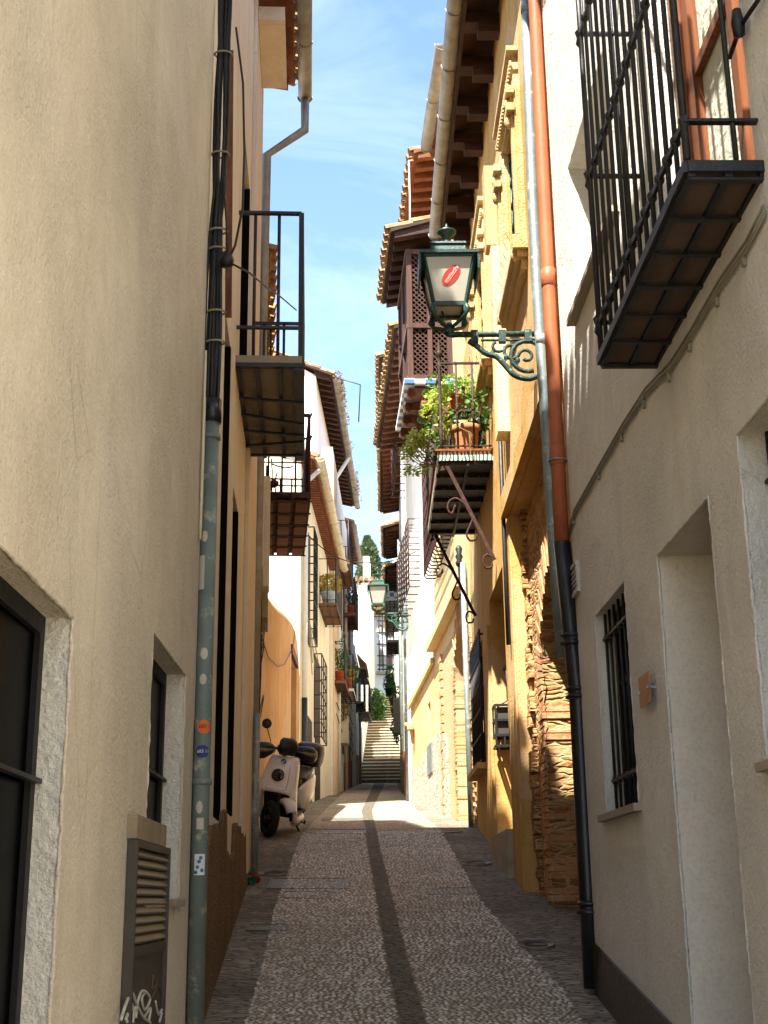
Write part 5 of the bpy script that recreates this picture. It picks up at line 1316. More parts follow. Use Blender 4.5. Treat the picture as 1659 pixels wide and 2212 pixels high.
for n in (.24,): w2.box(mb, bp0, bp1, n-.012, n+.012, zb2-.105, zb2-.0855)
mb.build('support_frame', M['tile_dark_pattern'], pb_)
g = MB(); hh = .95
for zz in (zb2+.10, zb2+hh):
    t = .03 if zz > zb2+.5 else .02
    g.bar(w2.pt(bp0+.02,0,zz), w2.pt(bp0+.02,.485,zz), t, t*.6); g.bar(w2.pt(bp1-.02,0,zz), w2.pt(bp1-.02,.485,zz), t, t*.6); g.bar(w2.pt(bp0+.02,.485,zz), w2.pt(bp1-.02,.485,zz), t, t*.6)
for i in range(21): u = bp0+.02+(bp1-bp0-.04)*i/20; g.tube([w2.pt(u,.485,zb2), w2.pt(u,.485,zb2+hh)], .009, 6)
for u in (bp0+.02, bp1-.02):
    for n in (.17, .325): 
        g.tube([w2.pt(u,n,zb2), w2.pt(u,n,zb2+hh)], .011, 7); g.lathe([(.011,-.04),(.02,-.02),(.012,0),(.02,.02),(.011,.04)], w2.pt(u,n,zb2+hh*.52), 8)
    q_ = w2.pt(u,.485,zb2+.0); g.lathe([(.02,0),(.016,.2),(.022,.26),(.014,.28),(.024,.30),(.014,.33),(.016,.9),(.022,hh),(.012,hh+.04),(.02,hh+.06),(.034,hh+.09),(.036,hh+.11),(.014,hh+.14),(.024,hh+.17),(.008,hh+.2),(.012,hh+.22),(0,hh+.25)], q_, 12)
for i in range(8): n = .05+.07*i; g.tube([w2.pt(bp0+.02,n,zb2+hh), w2.pt(bp0+.02,n,zb2+hh+.11)], .002, 4)
g.build('railing', M['iron_brown'], pb_)
g = MB()
def scroll(w, g, u, pts, r): g.tube([w.pt(u, n, z) for n, z in pts], r, 7)
def spir(n0, z0, r, a0, a1, k=14, dec=.55): return [(n0+r*(1-dec*i/k)*math.cos(a0+(a1-a0)*i/k), z0+r*(1-dec*i/k)*math.sin(a0+(a1-a0)*i/k)) for i in range(k+1)]
for u in (bp0+.02, bp1-.02):
    g = MB(); g.bar(w2.pt(u,.45,zb2-.07), w2.pt(u,.02,zb2-1.02), .034, .018, up=(0,1,0))
    for crv in ([(.26,-.545),(.32,-.47),(.40,-.42),(.47,-.45),(.49,-.52),(.45,-.57),(.41,-.485)], [(.22,-.60),(.26,-.68),(.30,-.77),(.27,-.83),(.21,-.82),(.20,-.77)], [(.03,-1.0),(.10,-.97),(.14,-1.02),(.12,-1.09),(.06,-1.09),(.05,-1.05)], [(.50,-.08),(.55,-.05),(.525,-.10),(.55,-.15),(.51,-.13)]):
        ps = [w2.pt(u, n*.9, zb2+z) for n, z in crv]; sm_ = []
        for i in range(len(ps)-1):
            p0, p1, p2, p3 = ps[max(i-1,0)], ps[i], ps[i+1], ps[min(i+2,len(ps)-1)]
            for k in range(4):
                t = k/4; sm_.append(.5*((2*p1)+(p2-p0)*t+(2*p0-5*p1+4*p2-p3)*t*t+(3*p1-p0-3*p2+p3)*t**3))
        sm_.append(ps[-1]); g.tube(sm_, .011, 6)
    g.add([w2.pt(u,.34,zb2-.50), w2.pt(u-.012,.40,zb2-.53), w2.pt(u,.47,zb2-.60), w2.pt(u+.012,.40,zb2-.56)], [(0,1,2,3)])
    g.build('scroll_brace', M['iron_rust'], pb_)

# third right house: slanting wall, second brick arch, pebbledash, wooden mirador, cage grilles
w3 = W(1.0, 15.05, .46, 24.6, -1)
h3 = thing('pebbledash_house', 'pale yellow house with pebbledash base, second brick arch and wooden lattice oriel', 'house', (4, 20, 2.3))
a2 = (U(w3,15.15), U(w3,16.9)); oA3 = (w3.at(1015,1500)[0]-.1, w3.at(958,1500)[0], 2.0, w3.at(965,1400)[1], .25)
oS1 = (w3.at(932.5,1650)[0], w3.at(927,1650)[0], w3.at(930,1648)[1], w3.at(930,1512)[1], .1)
gu0, gu1 = w3.at(912,1300)[0], w3.at(884,1300)[0]; gz0, gz1 = w3.at(900,1300)[1], w3.at(900,1150)[1]
ku0, ku1 = w3.at(985,1200)[0], w3.at(940,1200)[0]; kz0 = w3.at(962,1195)[1]
wo1 = (gu0, gu1, gz0, gz1, .12); wo2 = (ku0, ku1, kz0, kz0+1.75, .12)
mb = MB(); wall_mesh(mb, w3, 0, w3.L, 1.5, E+8.6, [oA3, oS1, wo1, wo2], 6); mb.build('wall', M['stucco_pale'], h3)
mb = MB(); u_w = w3.at(942,1500)[0]; zc_ = w3.at(942,1378)[1]
w3.box(mb, u_w, w3.L-.001, .0015, .02, E+3.55, E+8.5); mb.build('upper_render', M['white'], h3)
mb = MB(); w3.box(mb, .2, u_w+.1, .001, .13, w3.at(960,1365)[1], w3.at(960,1350)[1]); mb.build('plaster_cornice', M['stucco_pale'], h3)
mb = MB(); w3.box(mb, u_w+.1, w3.L, .021, .06, E+3.46, E+3.549); mb.build('string_course', M['stucco_pale'], h3)
arch_panel(h3, w3, oA3[0]+.01, oA3[1]-.01, 2.05, oA3[3]-.01, U(w3,15.25), w3.at(985,1500)[0], w3.at(990,1480)[1], -.2, .015, 'brick_pale', 'brick_arch', .012, None)
mb = MB(); w3.box(mb, oA3[0]+.05, oA3[1]-.05, -.245, -.2, 2, oA3[3]-.05); mb.build('arch_infill', M['brick_pale'], h3)
mb = MB(); z = 2.2; k = 0
while z < oA3[3]+.0:
    dd_ = .30 if k % 2 else .16; w3.box(mb, oA3[1]-.02, oA3[1]+dd_, .001, .03+R.uniform(0,.012), z, z+.10); z += .125; k += 1
mb.build('toothed_quoins', M['brick_pale'], h3)
pts = [w3.at(*p) for p in ((886,1745),(892,1668),(905,1655),(930,1600),(950,1583),(962,1585),(968,1600))]
mb = MB(); poly = [w3.pt(w3.L-.001,.001,1.6)] + [w3.pt(u,.001,z) for u, z in pts] + [w3.pt(pts[-1][0]-.1,.001,1.6)]
mb.prism(poly, Vector((w3.n.x,w3.n.y,0))*.022); mb.build('pebbledash_base', M['pebbledash'], h3)
mb = MB(); a_, b_ = w3.at(938,1650)[0], w3.at(928,1650)[0]; w3.box(mb, a_, b_, .024, .04, w3.at(933,1672)[1], w3.at(933,1608)[1]); mb.build('metal_meter_door', M['galv'], h3)
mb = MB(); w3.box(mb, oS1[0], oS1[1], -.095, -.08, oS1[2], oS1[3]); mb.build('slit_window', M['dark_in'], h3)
mb = MB(); q_ = w3.at(895,1570); mb.box(w3.pt(q_[0],.08,q_[1]), (.1,.25,.12)); 
mb.tube([w3.pt(q_[0],.02,q_[1]-.3), w3.pt(q_[0],.06,q_[1]), w3.pt(q_[0],.18,q_[1]+.05)], .04, 8); mb.build('water_spout', M['stucco_ochre'], h3)
for o_, nv in ((wo1, 8), (wo2, 14)):
    wn = window(h3, w3, o_, 'wood_brown', 'glass_dark', True); g = MB(); a, b, c, d = o_[:4]; pr_ = .22 if nv == 8 else .17
    if nv == 8:
        for i in range(6): u = a+(b-a)*i/5; g.tube([w3.pt(u,pr_,c), w3.pt(u,pr_,d)], .012, 6)
        for j in range(12):
            z = c+(d-c)*j/11; g.tube([w3.pt(a,0,z), w3.pt(a,pr_,z), w3.pt(b,pr_,z), w3.pt(b,0,z)], .010, 5)
        for i in range(6): u = a+(b-a)*i/5; g.tube([w3.pt(u,pr_,c), w3.pt(u,0,c)], .010, 5); g.tube([w3.pt(u,pr_,d), w3.pt(u,0,d)], .010, 5)
    else:
        for i in range(nv+1):
            u = a+(b-a)*i/nv; g.tube([w3.pt(u,0,d), w3.pt(u,pr_,d-.02), w3.pt(u,pr_,c+.04), w3.pt(u,pr_-.03,c), w3.pt(u,.0,c)], .012, 6)
        for j in range(9): z = c+.05+(d-c-.1)*j/8; g.bar(w3.pt(a,pr_,z), w3.pt(b,pr_,z), .022, .01)
    g.build('cage_grille', M['iron_rust'], wn)
wo3 = (w3.at(890,1030)[0], w3.at(876,1030)[0], w3.at(880,1062)[1], w3.at(880,925)[1], .1)
g = MB(); a, b, c, d = wo3[:4]; pr_ = .28
for j in range(9): z = c+(d-c)*j/8; g.tube([w3.pt(a,.02,z), w3.pt(a,pr_,z), w3.pt(b,pr_,z), w3.pt(b,.02,z)], .011, 5)
for i in range(6): u = a+(b-a)*i/5; g.tube([w3.pt(u,pr_,c), w3.pt(u,pr_,d)], .011, 5)
g.build('upper_cage_grille', M['iron_rust'], h3)
# downpipe with old insulator beside it
pipe([w3.pt(.12,.05,E+3.9), w3.pt(.10,.05,E+2), w3.pt(.06,.05,gz(15))], .035, 'galv', h3, 'downpipe')
mb = MB(); mb.lathe([(.03,-.14),(.05,-.1),(.03,-.06),(.05,-.02),(.03,.02),(.045,.08),(.02,.12)], w3.pt(.15,.09,E+4.0), 10); mb.bar(w3.pt(.15,.09,E+3.9), w3.pt(.15,.06,E+3.0), .04); mb.build('insulator', M['iron'], h3)
# mirador
mu0, mu1 = U(w3,16.0), U(w3,17.75); mz0, mz1 = E+6.62, E+8.55; mp = .60
mb = MB(); M['wood_mirador'] = woodm('wood_mirador', '#5c3b2b', '#3b241a', .65)
tfr = .07
for u in (mu0, (mu0+mu1)/2, mu1-tfr): w3.box(mb, u, u+tfr, mp-tfr, mp, mz0, mz1)
for u in (mu0, mu1-tfr): 
    w3.box(mb, u, u+tfr, 0, tfr, mz0, mz1); w3.box(mb, u, u+tfr-.002, .27, .33, mz0, mz1)
for z in (mz0, mz0+.75, mz1-.08):
    w3.box(mb, mu0-.004, mu1+.004, mp-tfr-.003, mp+.012, z, z+.07); w3.box(mb, mu0-.012, mu0+tfr-.002, 0, mp-tfr-.004, z, z+.07); w3.box(mb, mu1-tfr+.002, mu1+.012, 0, mp-tfr-.004, z, z+.07)
mir = mb.build('wooden_oriel', M['wood_mirador'], h3)
mb = MB()
def lattice(p0, p1, z0, z1, s_=.075):
    L__ = (p1-p0).length; d_ = (p1-p0)/L__; H = z1-z0; k = int((L__+H)/s_)
    for i in range(1, k):
        t = i*s_; a0 = (min(t, L__), max(0, t-L__)); a1 = (max(0, t-H), min(t, H))
        mb.bar(p0+d_*a0[0]+Vector((0,0,a0[1])), p0+d_*a1[0]+Vector((0,0,a1[1])), .014, .010); 
        mb.bar(p0+d_*(L__-a0[0])+Vector((0,0,a0[1]+.0)), p0+d_*(L__-a1[0])+Vector((0,0,a1[1])), .014, .014)
for z0_, z1_ in ((mz0+.07, mz0+.75), (mz0+.82, mz1-.08)):
    lattice(w3.pt(mu0+.03,.33,z0_), w3.pt(mu0+.03,mp-tfr,z0_), z0_, z1_); lattice(w3.pt(mu0+.03,tfr,z0_), w3.pt(mu0+.03,.27,z0_), z0_, z1_)
    lattice(w3.pt(mu0+tfr,mp-.04,z0_), w3.pt((mu0+mu1)/2,mp-.04,z0_), z0_, z1_); lattice(w3.pt((mu0+mu1)/2+tfr,mp-.04,z0_), w3.pt(mu1-tfr,mp-.04,z0_), z0_, z1_)
mb.build('lattice', M['wood_mirador'], mir)
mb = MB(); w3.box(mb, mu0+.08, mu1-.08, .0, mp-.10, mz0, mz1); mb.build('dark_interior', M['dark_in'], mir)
mb = MB(); w3.box(mb, mu0-.05, mu1+.05, -.02, mp+.06, mz0-.07, mz0-.001)
M['blue_tile'] = NM('blue_tile', .35, 0, .5); _m = M['blue_tile']; ck = _m.n('ShaderNodeTexChecker'); ck.inputs['Scale'].default_value = 7; _m.l(_m.co, ck.inputs['Vector']); _m.col(_m.mix(ck.outputs['Fac'], '#e8e6da', '#4a74a8')); M['blue_tile'] = _m.m
mb.build('blue_tile_edge', M['blue_tile'], mir)
for i in range(4):
    mb = MB(); u = mu0+.05+(mu1-mu0-.25)*i/3
    w3.box(mb, u, u+.14, 0, mp, mz0-.22, mz0-.101); w3.box(mb, u+.003, u+.137, 0, mp-.18, mz0-.36, mz0-.2201); w3.box(mb, u+.006, u+.134, 0, mp-.36, mz0-.5, mz0-.3601)
    mb.tube([w3.pt(u,mp-.04,mz0-.17), w3.pt(u+.14,mp-.04,mz0-.17)], .06, 10); mb.tube([w3.pt(u,mp-.22,mz0-.31), w3.pt(u+.14,mp-.22,mz0-.31)], .06, 10)
    mb.build('carved_corbel', M['wood_brown'], mir)
roof(h3, w3, mu0-.15, mu1+.25, E+8.7, .82, .30, 1.4, rows=4, raft='wood_dark', raft_step=.30, raft_h=.13, raft_w=.13, tw=.2, gable_over=.05)
# upper storey with its own eave and gutter
mb = MB(); w3.box(mb, 0, U(w3,18.9), -4, -.001, E+8.6, E+10.3); mb.build('upper_storey', M['stucco_pale'], h3)
roof(h3, w3, .0, U(w3,16.45), E+10.45, .16, .30, 4, rows=3, raft=None, soffit='wood_red', gable_over=.02, tw=.2)
roof(h3, w3, U(w3,16.5), U(w3,18.9), E+10.35, .42, .30, 4, rows=3, raft='wood_red', soffit='wood_red', raft_step=.3, gable_over=.02, tw=.2)
gutter(h3, w3, -1.0, 1.35, E+10.40, .25, .085)
roof(h3, w3, U(w3,18.7), w3.L-.3, E+8.6, .60, .30, 4, rows=3, raft='wood_brown', raft_step=.32, gable_over=.02, tw=.2, mat='tile_old')
mb = MB(); mb.tube([w3.pt(1.55,.42,E+10.3), w3.pt(1.4,.5,E+10.2), w3.pt(1.35,.5,E+9.6), w3.pt(1.35,.52,E+8.3), w3.pt(1.3,.5,E+7.0)], .012, 6)
tag(mb.build('white_hanging_wire', M['white_pipe']), 'thin white wire hanging from the gutter end behind the nearest street lamp', 'wire')

w4 = W(.46, 24.7, .43, 36, -1)
h4 = thing('long_eave_house', 'white house on the right with a long old tiled eave against the sky', 'house', (4, 30, 3.3))
mb = MB(); wall_mesh(mb, w4, 0, w4.L, 2, E+10.7, [], 6, gable=1.4); mb.build('wall', M['white'], h4)
roof(h4, w4, -.1, w4.L-.5, E+10.65, .52, .32, 4, rows=3, raft='wood_brown', raft_step=.36, mat='tile_old', gable_over=.1)
mb = MB(); w4.box(mb, 0, .5, .001, .05, 2.5, E+5); mb.build('pilaster', M['white_cold'], h4)
for i, (u, b, c, d) in enumerate(((2.5, 3.4, gz(27), E+4.0), (5.5, 6.4, gz(30), E+4.3), (8.5, 9.3, gz(33), E+4.6), (3, 3.9, E+6.5, E+8.3), (7, 7.9, E+6.5, E+8.3))):
    mb = MB(); w4.box(mb, u, b, .001, .02, c, d); mb.build('door' if i < 3 else 'window', M['wood_brown' if i % 2 else 'wood_dark'], h4)
mb = MB(); w4.slope(mb, 4.0, w4.L, .021, .05, 3.0, gz(28.7)+1.0, 3.5, gz(36)+1.0); mb.build('painted_base', M['terracotta_paint'], h4)
for u in (.8, 7.8): pipe([w4.pt(u,.06,gz(24.7+u)), w4.pt(u,.06,E+9)], .045, 'galv', h4, 'downpipe')
w5 = W(.47, 36.1, .50, 49.5, -1)
h5 = thing('stairfoot_house', 'last white house on the right before the stone stairs, with a dark raftered eave', 'house', (4, 43, 5))
mb = MB(); wall_mesh(mb, w5, 0, w5.L, 3, E+10.1, [], 6, gable=1.4); mb.build('wall', M['white'], h5)
roof(h5, w5, 0, 3.2, E+10.3, .50, .3, 3, rows=2, raft='wood_brown', raft_step=.34, tw=.2)
roof(h5, w5, 3.6, w5.L, E+10.0, .46, .3, 3, rows=2, raft='wood_brown', raft_step=.36, tw=.22)
b5 = balcony(h5, w5, 5.0, 7.4, w5.at(860,1440)[1], .50, 1.1, .08, 'white_cold', 'iron', .15, (3, 5), None, .013)
mb = MB(); w5.box(mb, 4.98, 5.0, .0, .5, w5.at(860,1440)[1]+.001, w5.at(860,1440)[1]+.22); mb.build('blue_tile_edge', M['blue_tile'], b5)
b6 = balcony(h5, w5, 4.8, 7.0, E+8.0, .45, 1.1, .08, 'slab_stone', 'iron', .15, (3, 5), None, .013)
for i, (u, b, c, d) in enumerate(((2, 2.9, gz(38), E+5.3), (8, 8.9, gz(44), E+6.2), (5.4, 6.3, E+5.8, E+7.6), (10, 10.8, gz(46), E+6.4))):
    mb = MB(); w5.box(mb, u, b, .001, .02, c, d); mb.build('door' if i != 2 else 'window', M['wood_brown'], h5)
pipe([w5.pt(.3,.06,gz(36)), w5.pt(.3,.06,E+9)], .05, 'galv', h5, 'downpipe')
mb = MB(); w5.box(mb, 9.3, 10.0, 0, .25, E+5.6, E+6.8); mb.build('meter_box', M['pipe_cream'], h5)
w6 = W(.58, 49.8, .40, 63, -1)
h6 = thing('stair_side_wall', 'sunlit white garden wall running up the right side of the stone stairs', 'wall', (1, 56, 6))
mb = MB()
for i in range(6):
    u0_, u1_ = w6.L*i/6, w6.L*(i+1)/6; w6.box(mb, u0_, u1_, -.35, 0, 4, 5.825+(i+1)*2.15+1.0)
mb.build('wall', M['white'], h6)
# ------------------------------------------------------------------ beyond the stairs
hF = thing('far_facade_house', 'pale grey far house facing down the lane above the stairs, with railed galleries', 'house', (0, 67, 10))
yF = 66.0
class WF(W):
    def __init__(s, x0, x1, y): s.p = Vector((x0, y)); s.u = Vector((1, 0)); s.n = Vector((0, -1)); s.L = x1-x0; s.side = 0
wF = WF(-2.2, 3.5, yF)
zF0 = P(840,1520,yF).z; zF1 = P(840,1330,yF).z
def fx(px, py): q = P(px, py, yF); return q.x+2.2, q.z
mb = MB(); wall_mesh(mb, wF, 0, 5.7, 9, zF1, [], 6); mb.build('wall', M['white_cold'], hF)
mb = MB(); 
for k in range(6):
    z = P(840, (1345,1370,1395,1420,1440,1449)[k], yF).z; wF.box(mb, fx(815,1400)[0], fx(862,1400)[0], .30, .34, z, z+.06)
for x in (818, 826, 834, 842, 850, 858): u = fx(x,1400)[0]; wF.box(mb, u, u+.05, .30, .339, P(840,1452,yF).z, zF1)
mb.build('scaffold_railing', M['iron'], hF)
mb = MB(); wF.box(mb, fx(812,1400)[0], fx(866,1400)[0], 0, .36, P(840,1458,yF).z, P(840,1452,yF).z); mb.build('gallery_slab', M['concrete'], hF)
for a, b, c, d in ((832,850,1375,1350),(835,848,1446,1402),(819,828,1368,1350),(819,829,1440,1405),(832,840,1508,1475)):
    mb = MB(); wF.box(mb, fx(a,1400)[0], fx(b,1400)[0], .001, .03, fx(a,c)[1], fx(a,d)[1]); mb.build('window', M['wood_dark' if a != 819 else 'concrete'], hF)
roofm = MB(); xl, xr = P(790,1300,yF).x, P(880,1300,yF).x
z0 = zF1; nt_ = 16
for i in range(nt_):
    x = xl-.3+(xr-xl+.6)*i/nt_
    for k in range(9):
        half_tile(roofm, (x, yF-.35+k*.5, z0+k*.16+.02), (x, yF+.2+k*.5, z0+k*.16+.17), .13, (1,0,0), (0,-.3,1))
roofm.hexa([(xl-.4,yF-.3,z0-.05),(xr+.4,yF-.3,z0-.05),(xr+.4,yF+4.4,z0-.05),(xl-.4,yF+4.4,z0-.05),(xl-.4,yF-.3,z0),(xr+.4,yF-.3,z0),(xr+.4,yF+4.4,z0+1.45),(xl-.4,yF+4.4,z0+1.45)])
roofm.build('tiled_roof', M['tile'], hF)
hG = thing('pale_hip_roof_house', 'cream house with pale tiled roof just right of the far left eaves, below the cypress', 'house', (-2, 60, 12))
xa_, xb_ = P(778,1260,60).x, P(806,1260,60).x; zg = P(790,1262,60).z
mb = MB(); mb.box(((xa_+xb_)/2-1.0, 61, zg/2+4), (xb_-xa_+2.0, 2.4, zg-8.1)); mb.build('wall', M['white'], hG)
mb = MB()
for i in range(12):
    x = xa_-1.8+i*.26
    for k in range(5): half_tile(mb, (x, 59.6+k*.4, zg+k*.14), (x, 60.05+k*.4, zg+k*.14+.14), .12, (1,0,0), (0,-.3,1))
mb.hexa([(xa_-2,59.7,zg-.06),(xb_+.25,59.7,zg-.06),(xb_+.25,61.6,zg-.06),(xa_-2,61.6,zg-.06),(xa_-2,59.7,zg),(xb_+.25,59.7,zg),(xb_+.25,61.6,zg+.55),(xa_-2,61.6,zg+.55)])
mb.build('tiled_roof', M['tile_old'], hG)

# ------------------------------------------------------------------ foliage
def leaves(mb, n, fn, size, seed=1, elong=1.5, droop=0.0, fold=.25):
    rs = random.Random(seed); vs = []; fs = []
    for i in range(n):
        p, outd = fn(rs)
        s = size*rs.uniform(.6, 1.25); d = Vector((rs.gauss(0,1), rs.gauss(0,1), rs.gauss(0,.8)-droop)) + Vector(outd)*1.2
        if d.length < 1e-3: d = Vector((0,0,1))
        d.normalize(); x = d.cross(Vector((rs.gauss(0,1), rs.gauss(0,1), rs.gauss(0,1))))
        if x.length < 1e-3: continue
        x.normalize(); nrm = d.cross(x)
        o = len(vs); L_ = s*elong; wd = s*.5; p = Vector(p)
        vs += [p, p+d*L_*.45+x*wd+nrm*fold*wd, p+d*L_, p+d*L_*.45-x*wd+nrm*fold*wd]; fs.append((o,o+1,o+2,o+3))
    mb.add(vs, fs)
def blob(c, r, shell=.55):
    c = Vector(c); r = Vector(r) if not isinstance(r, (int, float)) else Vector((r,r,r))
    def f(rs):
        while True:
            q = Vector((rs.uniform(-1,1), rs.uniform(-1,1), rs.uniform(-1,1)))
            if q.length < 1: break
        L_ = q.length; q = q*(shell+(1-shell)*L_)/max(L_, .05) if rs.random() < .65 else q
        return c + Vector((q.x*r.x, q.y*r.y, q.z*r.z)), q*.6
    return f
def multi(fs, ws=None):
    def f(rs): return rs.choice(fs)(rs)
    return f
def potted(name, label, base, pot_r, pot_h, pot_mat, fol, leaf_mat, nleaf, size, group=None, cat='potted plant', elong=1.5, saucer=None, rings=0):
    t = thing(name, label, cat, base, group); mb = MB(); b = Vector(base); r = pot_r
    prof = [(r*.68,0),(r*.72,.004),(r*.95,pot_h*.82),(r*1.08,pot_h*.83),(r*1.1,pot_h),(r*.95,pot_h),(r*.9,pot_h*.9),(0,pot_h*.88)]
    if rings:
        prof = [(r*.68,0)] + [(r*(.70+.27*k/rings)+(.004 if k % 2 else -.002), pot_h*.8*k/rings) for k in range(1, rings+1)] + prof[3:]
    mb.lathe(prof, b, 20); mb.build('pot', M[pot_mat], t)
    mb = MB(); leaves(mb, nleaf, fol, size, hash(label) % 1000 if False else len(label), elong); mb.build('foliage', M[leaf_mat], t)
    if saucer: mb = MB(); mb.lathe([(r*1.0,-.02),(r*1.35,-.002),(r*1.37,.0),(r*1.0,-.008)], b, 20); mb.build('saucer', M[saucer], t)
    return t
# plants on the near right balcony
zb2_ = zb2
b1 = w2.pt(bp0+.30,.34,zb2_+.40)
def zup(c, r): return blob(c, r)
base = w2.pt(bp0+.26,.23,zb2+.04)
bb_ = Vector(base)
bigp = potted('large_clay_pot', 'ribbed clay pot of ivy standing at the front of the plant balcony', base, .145, .33, 'pot_tan', multi([blob(bb_+Vector((-.04,0,.40)), (.13,.12,.06)), blob(bb_+Vector((.12,-.06,.42)), (.10,.08,.07)), blob(bb_+Vector((.17,-.06,.28)), (.03,.04,.12))]), 'leaf_green', 90, .048, 'pots on the plant balcony', elong=1.1, saucer='terracotta', rings=16)
stand = w2.pt(bp0+.52,.27,zb2+.0)
st_ = MB()
for dx in (-.1,.1):
    for dy in (-.1,.1): st_.tube([Vector(stand)+Vector((dx,dy,0)), Vector(stand)+Vector((dx,dy,.60))], .009, 6)
st_.box(Vector(stand)+Vector((0,0,.61)), (.24,.24,.02))
tag(st_.build('plant_stand', M['iron_brown']), 'thin iron stand holding the upper terracotta pot on the plant balcony', 'plant stand')
base = Vector(stand)+Vector((0,0,.622))
potted('terracotta_pot', 'orange terracotta pot with feathery bright green plant, highest on the plant balcony', base, .098, .19, 'terracotta', multi([blob(base+Vector((-.06,-.02,.30)), (.10,.12,.10)), blob(base+Vector((.07,0,.26)), (.11,.10,.13)), blob(base+Vector((.12,0,.14)), (.05,.08,.10))]), 'leaf_bright', 620, .022, 'pots on the plant balcony', elong=2.4)
base = w2.pt(bp0+1.1,.32,zb2+.02)
potted('terracotta_pot', 'darker clay pot half hidden behind the ribbed pot on the plant balcony', base, .13, .26, 'terracotta', blob(Vector(base)+Vector((0,0,.4)), (.2,.2,.18)), 'leaf_green', 260, .03, 'pots on the plant balcony')
def plantless(name, label, cat, fns, mat, n, size, stems=None, elong=1.5, seed=3, loc=None, group=None, stem_mat='stem', droop=0.0):
    t = thing(name, label, cat, loc, group); mb = MB(); leaves(mb, n, multi(fns), size, seed, elong, droop); mb.build('foliage', M[mat], t)
    if stems:
        mb = MB()
        for s_ in stems: mb.tube(s_[0], s_[1], 5)
        mb.build('stems', M[stem_mat], t)
    return t
def qq(x, y, Y): return P((1500+x/2.211)/1.852, (900+y/2.211)/1.852, Y)     # reading aid for the plant balcony
v1 = [blob(qq(540,1560,11.75), (.11,.1,.11)), blob(qq(530,1640,11.8), (.13,.12,.1)), blob(qq(600,1760,11.8), (.08,.08,.14)), blob(qq(560,1480,11.8),(.08,.08,.06))]
plantless('climbing_plant', 'lush yellow-green climbing plant at the outer corner of the plant balcony railing', 'climbing plant', v1, 'leaf_lime', 300, .046, [([qq(600,2000,11.7), qq(610,1800,11.7), qq(560,1650,11.8), qq(560,1500,11.8)], .008)], 1.15, 5, tuple(qq(600,2030,11.7)))
v2 = [blob(qq(545,1340,11.8), (.06,.06,.05)), blob(qq(480,1460,11.9), (.05,.05,.05)), blob(qq(440,1750,11.9), (.05,.05,.03)), blob(qq(545,1940,11.7), (.05,.05,.09)), blob(qq(560,2030,11.7), (.07,.05,.05)), blob(qq(770,1510,11.5), (.1,.04,.05)), blob(qq(980,1500,11.5), (.1,.04,.04)), blob(qq(900,1640,11.5), (.14,.05,.08)), blob(qq(980,1700,11.5), (.05,.05,.1)), blob(qq(720,1640,11.5), (.08,.05,.07))]
plantless('ivy', 'dark ivy trailing over the rail of the plant balcony', 'ivy', v2, 'leaf_green', 170, .050, [([qq(640,1900,11.62), qq(560,1700,11.8), qq(520,1450,11.9), qq(560,1320,11.8)], .005), ([qq(690,1700,11.5), qq(850,1560,11.5), qq(1000,1500,11.45), qq(1060,1540,11.45)], .004), ([qq(600,2000,11.7), qq(680,1760,11.55), qq(830,1830,11.5), qq(850,2050,11.5), qq(900,2120,11.5)], .004)], 1.05, 8, tuple(qq(600,2000,11.7)))
v3 = [blob(qq(x, y, 12.0), (.045,.05,.045)) for x, y in ((350,1860),(320,1900),(420,1860),(460,1830),(390,1900),(350,1960),(300,1980),(270,1990),(430,1920),(470,1880),(330,2010),(400,2000),(300,2050),(340,2170),(430,2160),(300,2180))]
stems = []
rs_ = random.Random(4)
for i in range(16):
    x, y = ((350,1860),(320,1900),(420,1860),(460,1830),(390,1900),(350,1960),(300,1980),(270,1990),(430,1920),(470,1880),(330,2010),(400,2000),(300,2050),(340,2170),(430,2160),(300,2180))[i]
    stems.append(([qq(600,2060+rs_.uniform(-30,60),11.75), qq(520,2090+rs_.uniform(-30,70),11.9), qq((x+480)/2,y/2+1040+rs_.uniform(0,60),11.95), qq(x,y,12.0)], .005))
plantless('succulent', 'pale yellow-green jade succulent sprawling out over the street from the balcony corner', 'succulent', v3, 'leaf_lime', 430, .027, stems, 2.0, 9, tuple(qq(560,2080,11.8)))
tgg = MB()
tgg.tube([w2.pt(bp0+.25,.08,zb2+.02), w2.pt(bp0+.22,.12,zb2+.3), w2.pt(bp0+.2,.14,zb2+.42), w2.pt(bp0+.18,.09,zb2+.46), w2.pt(bp0+.17,.05,zb2+.3)], [.02,.035,.03,.03,.012], 8)
tgg.tube([w2.pt(bp0+.25,.2,zb2+.02), w2.pt(bp0+.22,.16,zb2+.2), w2.pt(bp0+.2,.10,zb2+.32)], [.02,.03,.02], 8)
tag(tgg.build('black_planter_bag', M['cable']), 'bunched black plastic bag behind the ribbed pot on the plant balcony', 'bag')

# hanging lantern inside the doorway
hl = thing('doorway_lantern', 'small dark iron lantern hanging in the ochre doorway above a lit patch', 'lantern', w2.pt(U(w2,12.3),-.14,0))
pc_ = P(1096,1562,12.3); q_ = w2.pt(oD2[1]-.20, -.12, pc_.z)
mb = MB(); s_ = .13
for dx in (-s_, 0, s_):
    for dy in (-s_, s_): mb.bar(q_+Vector((dx,dy,-.12)), q_+Vector((dx,dy,.16)), .016)
for dz in (-.12, .02, .16, -.22):
    for a, b in (((-s_,-s_),(s_,-s_)),((s_,-s_),(s_,s_)),((s_,s_),(-s_,s_)),((-s_,s_),(-s_,-s_))): mb.bar(q_+Vector((a[0],a[1],dz)), q_+Vector((b[0],b[1],dz)), .022)
for dx in (-s_, -.05, .05, s_): mb.bar(q_+Vector((dx,-s_,-.22)), q_+Vector((dx,-s_,-.12)), .016)
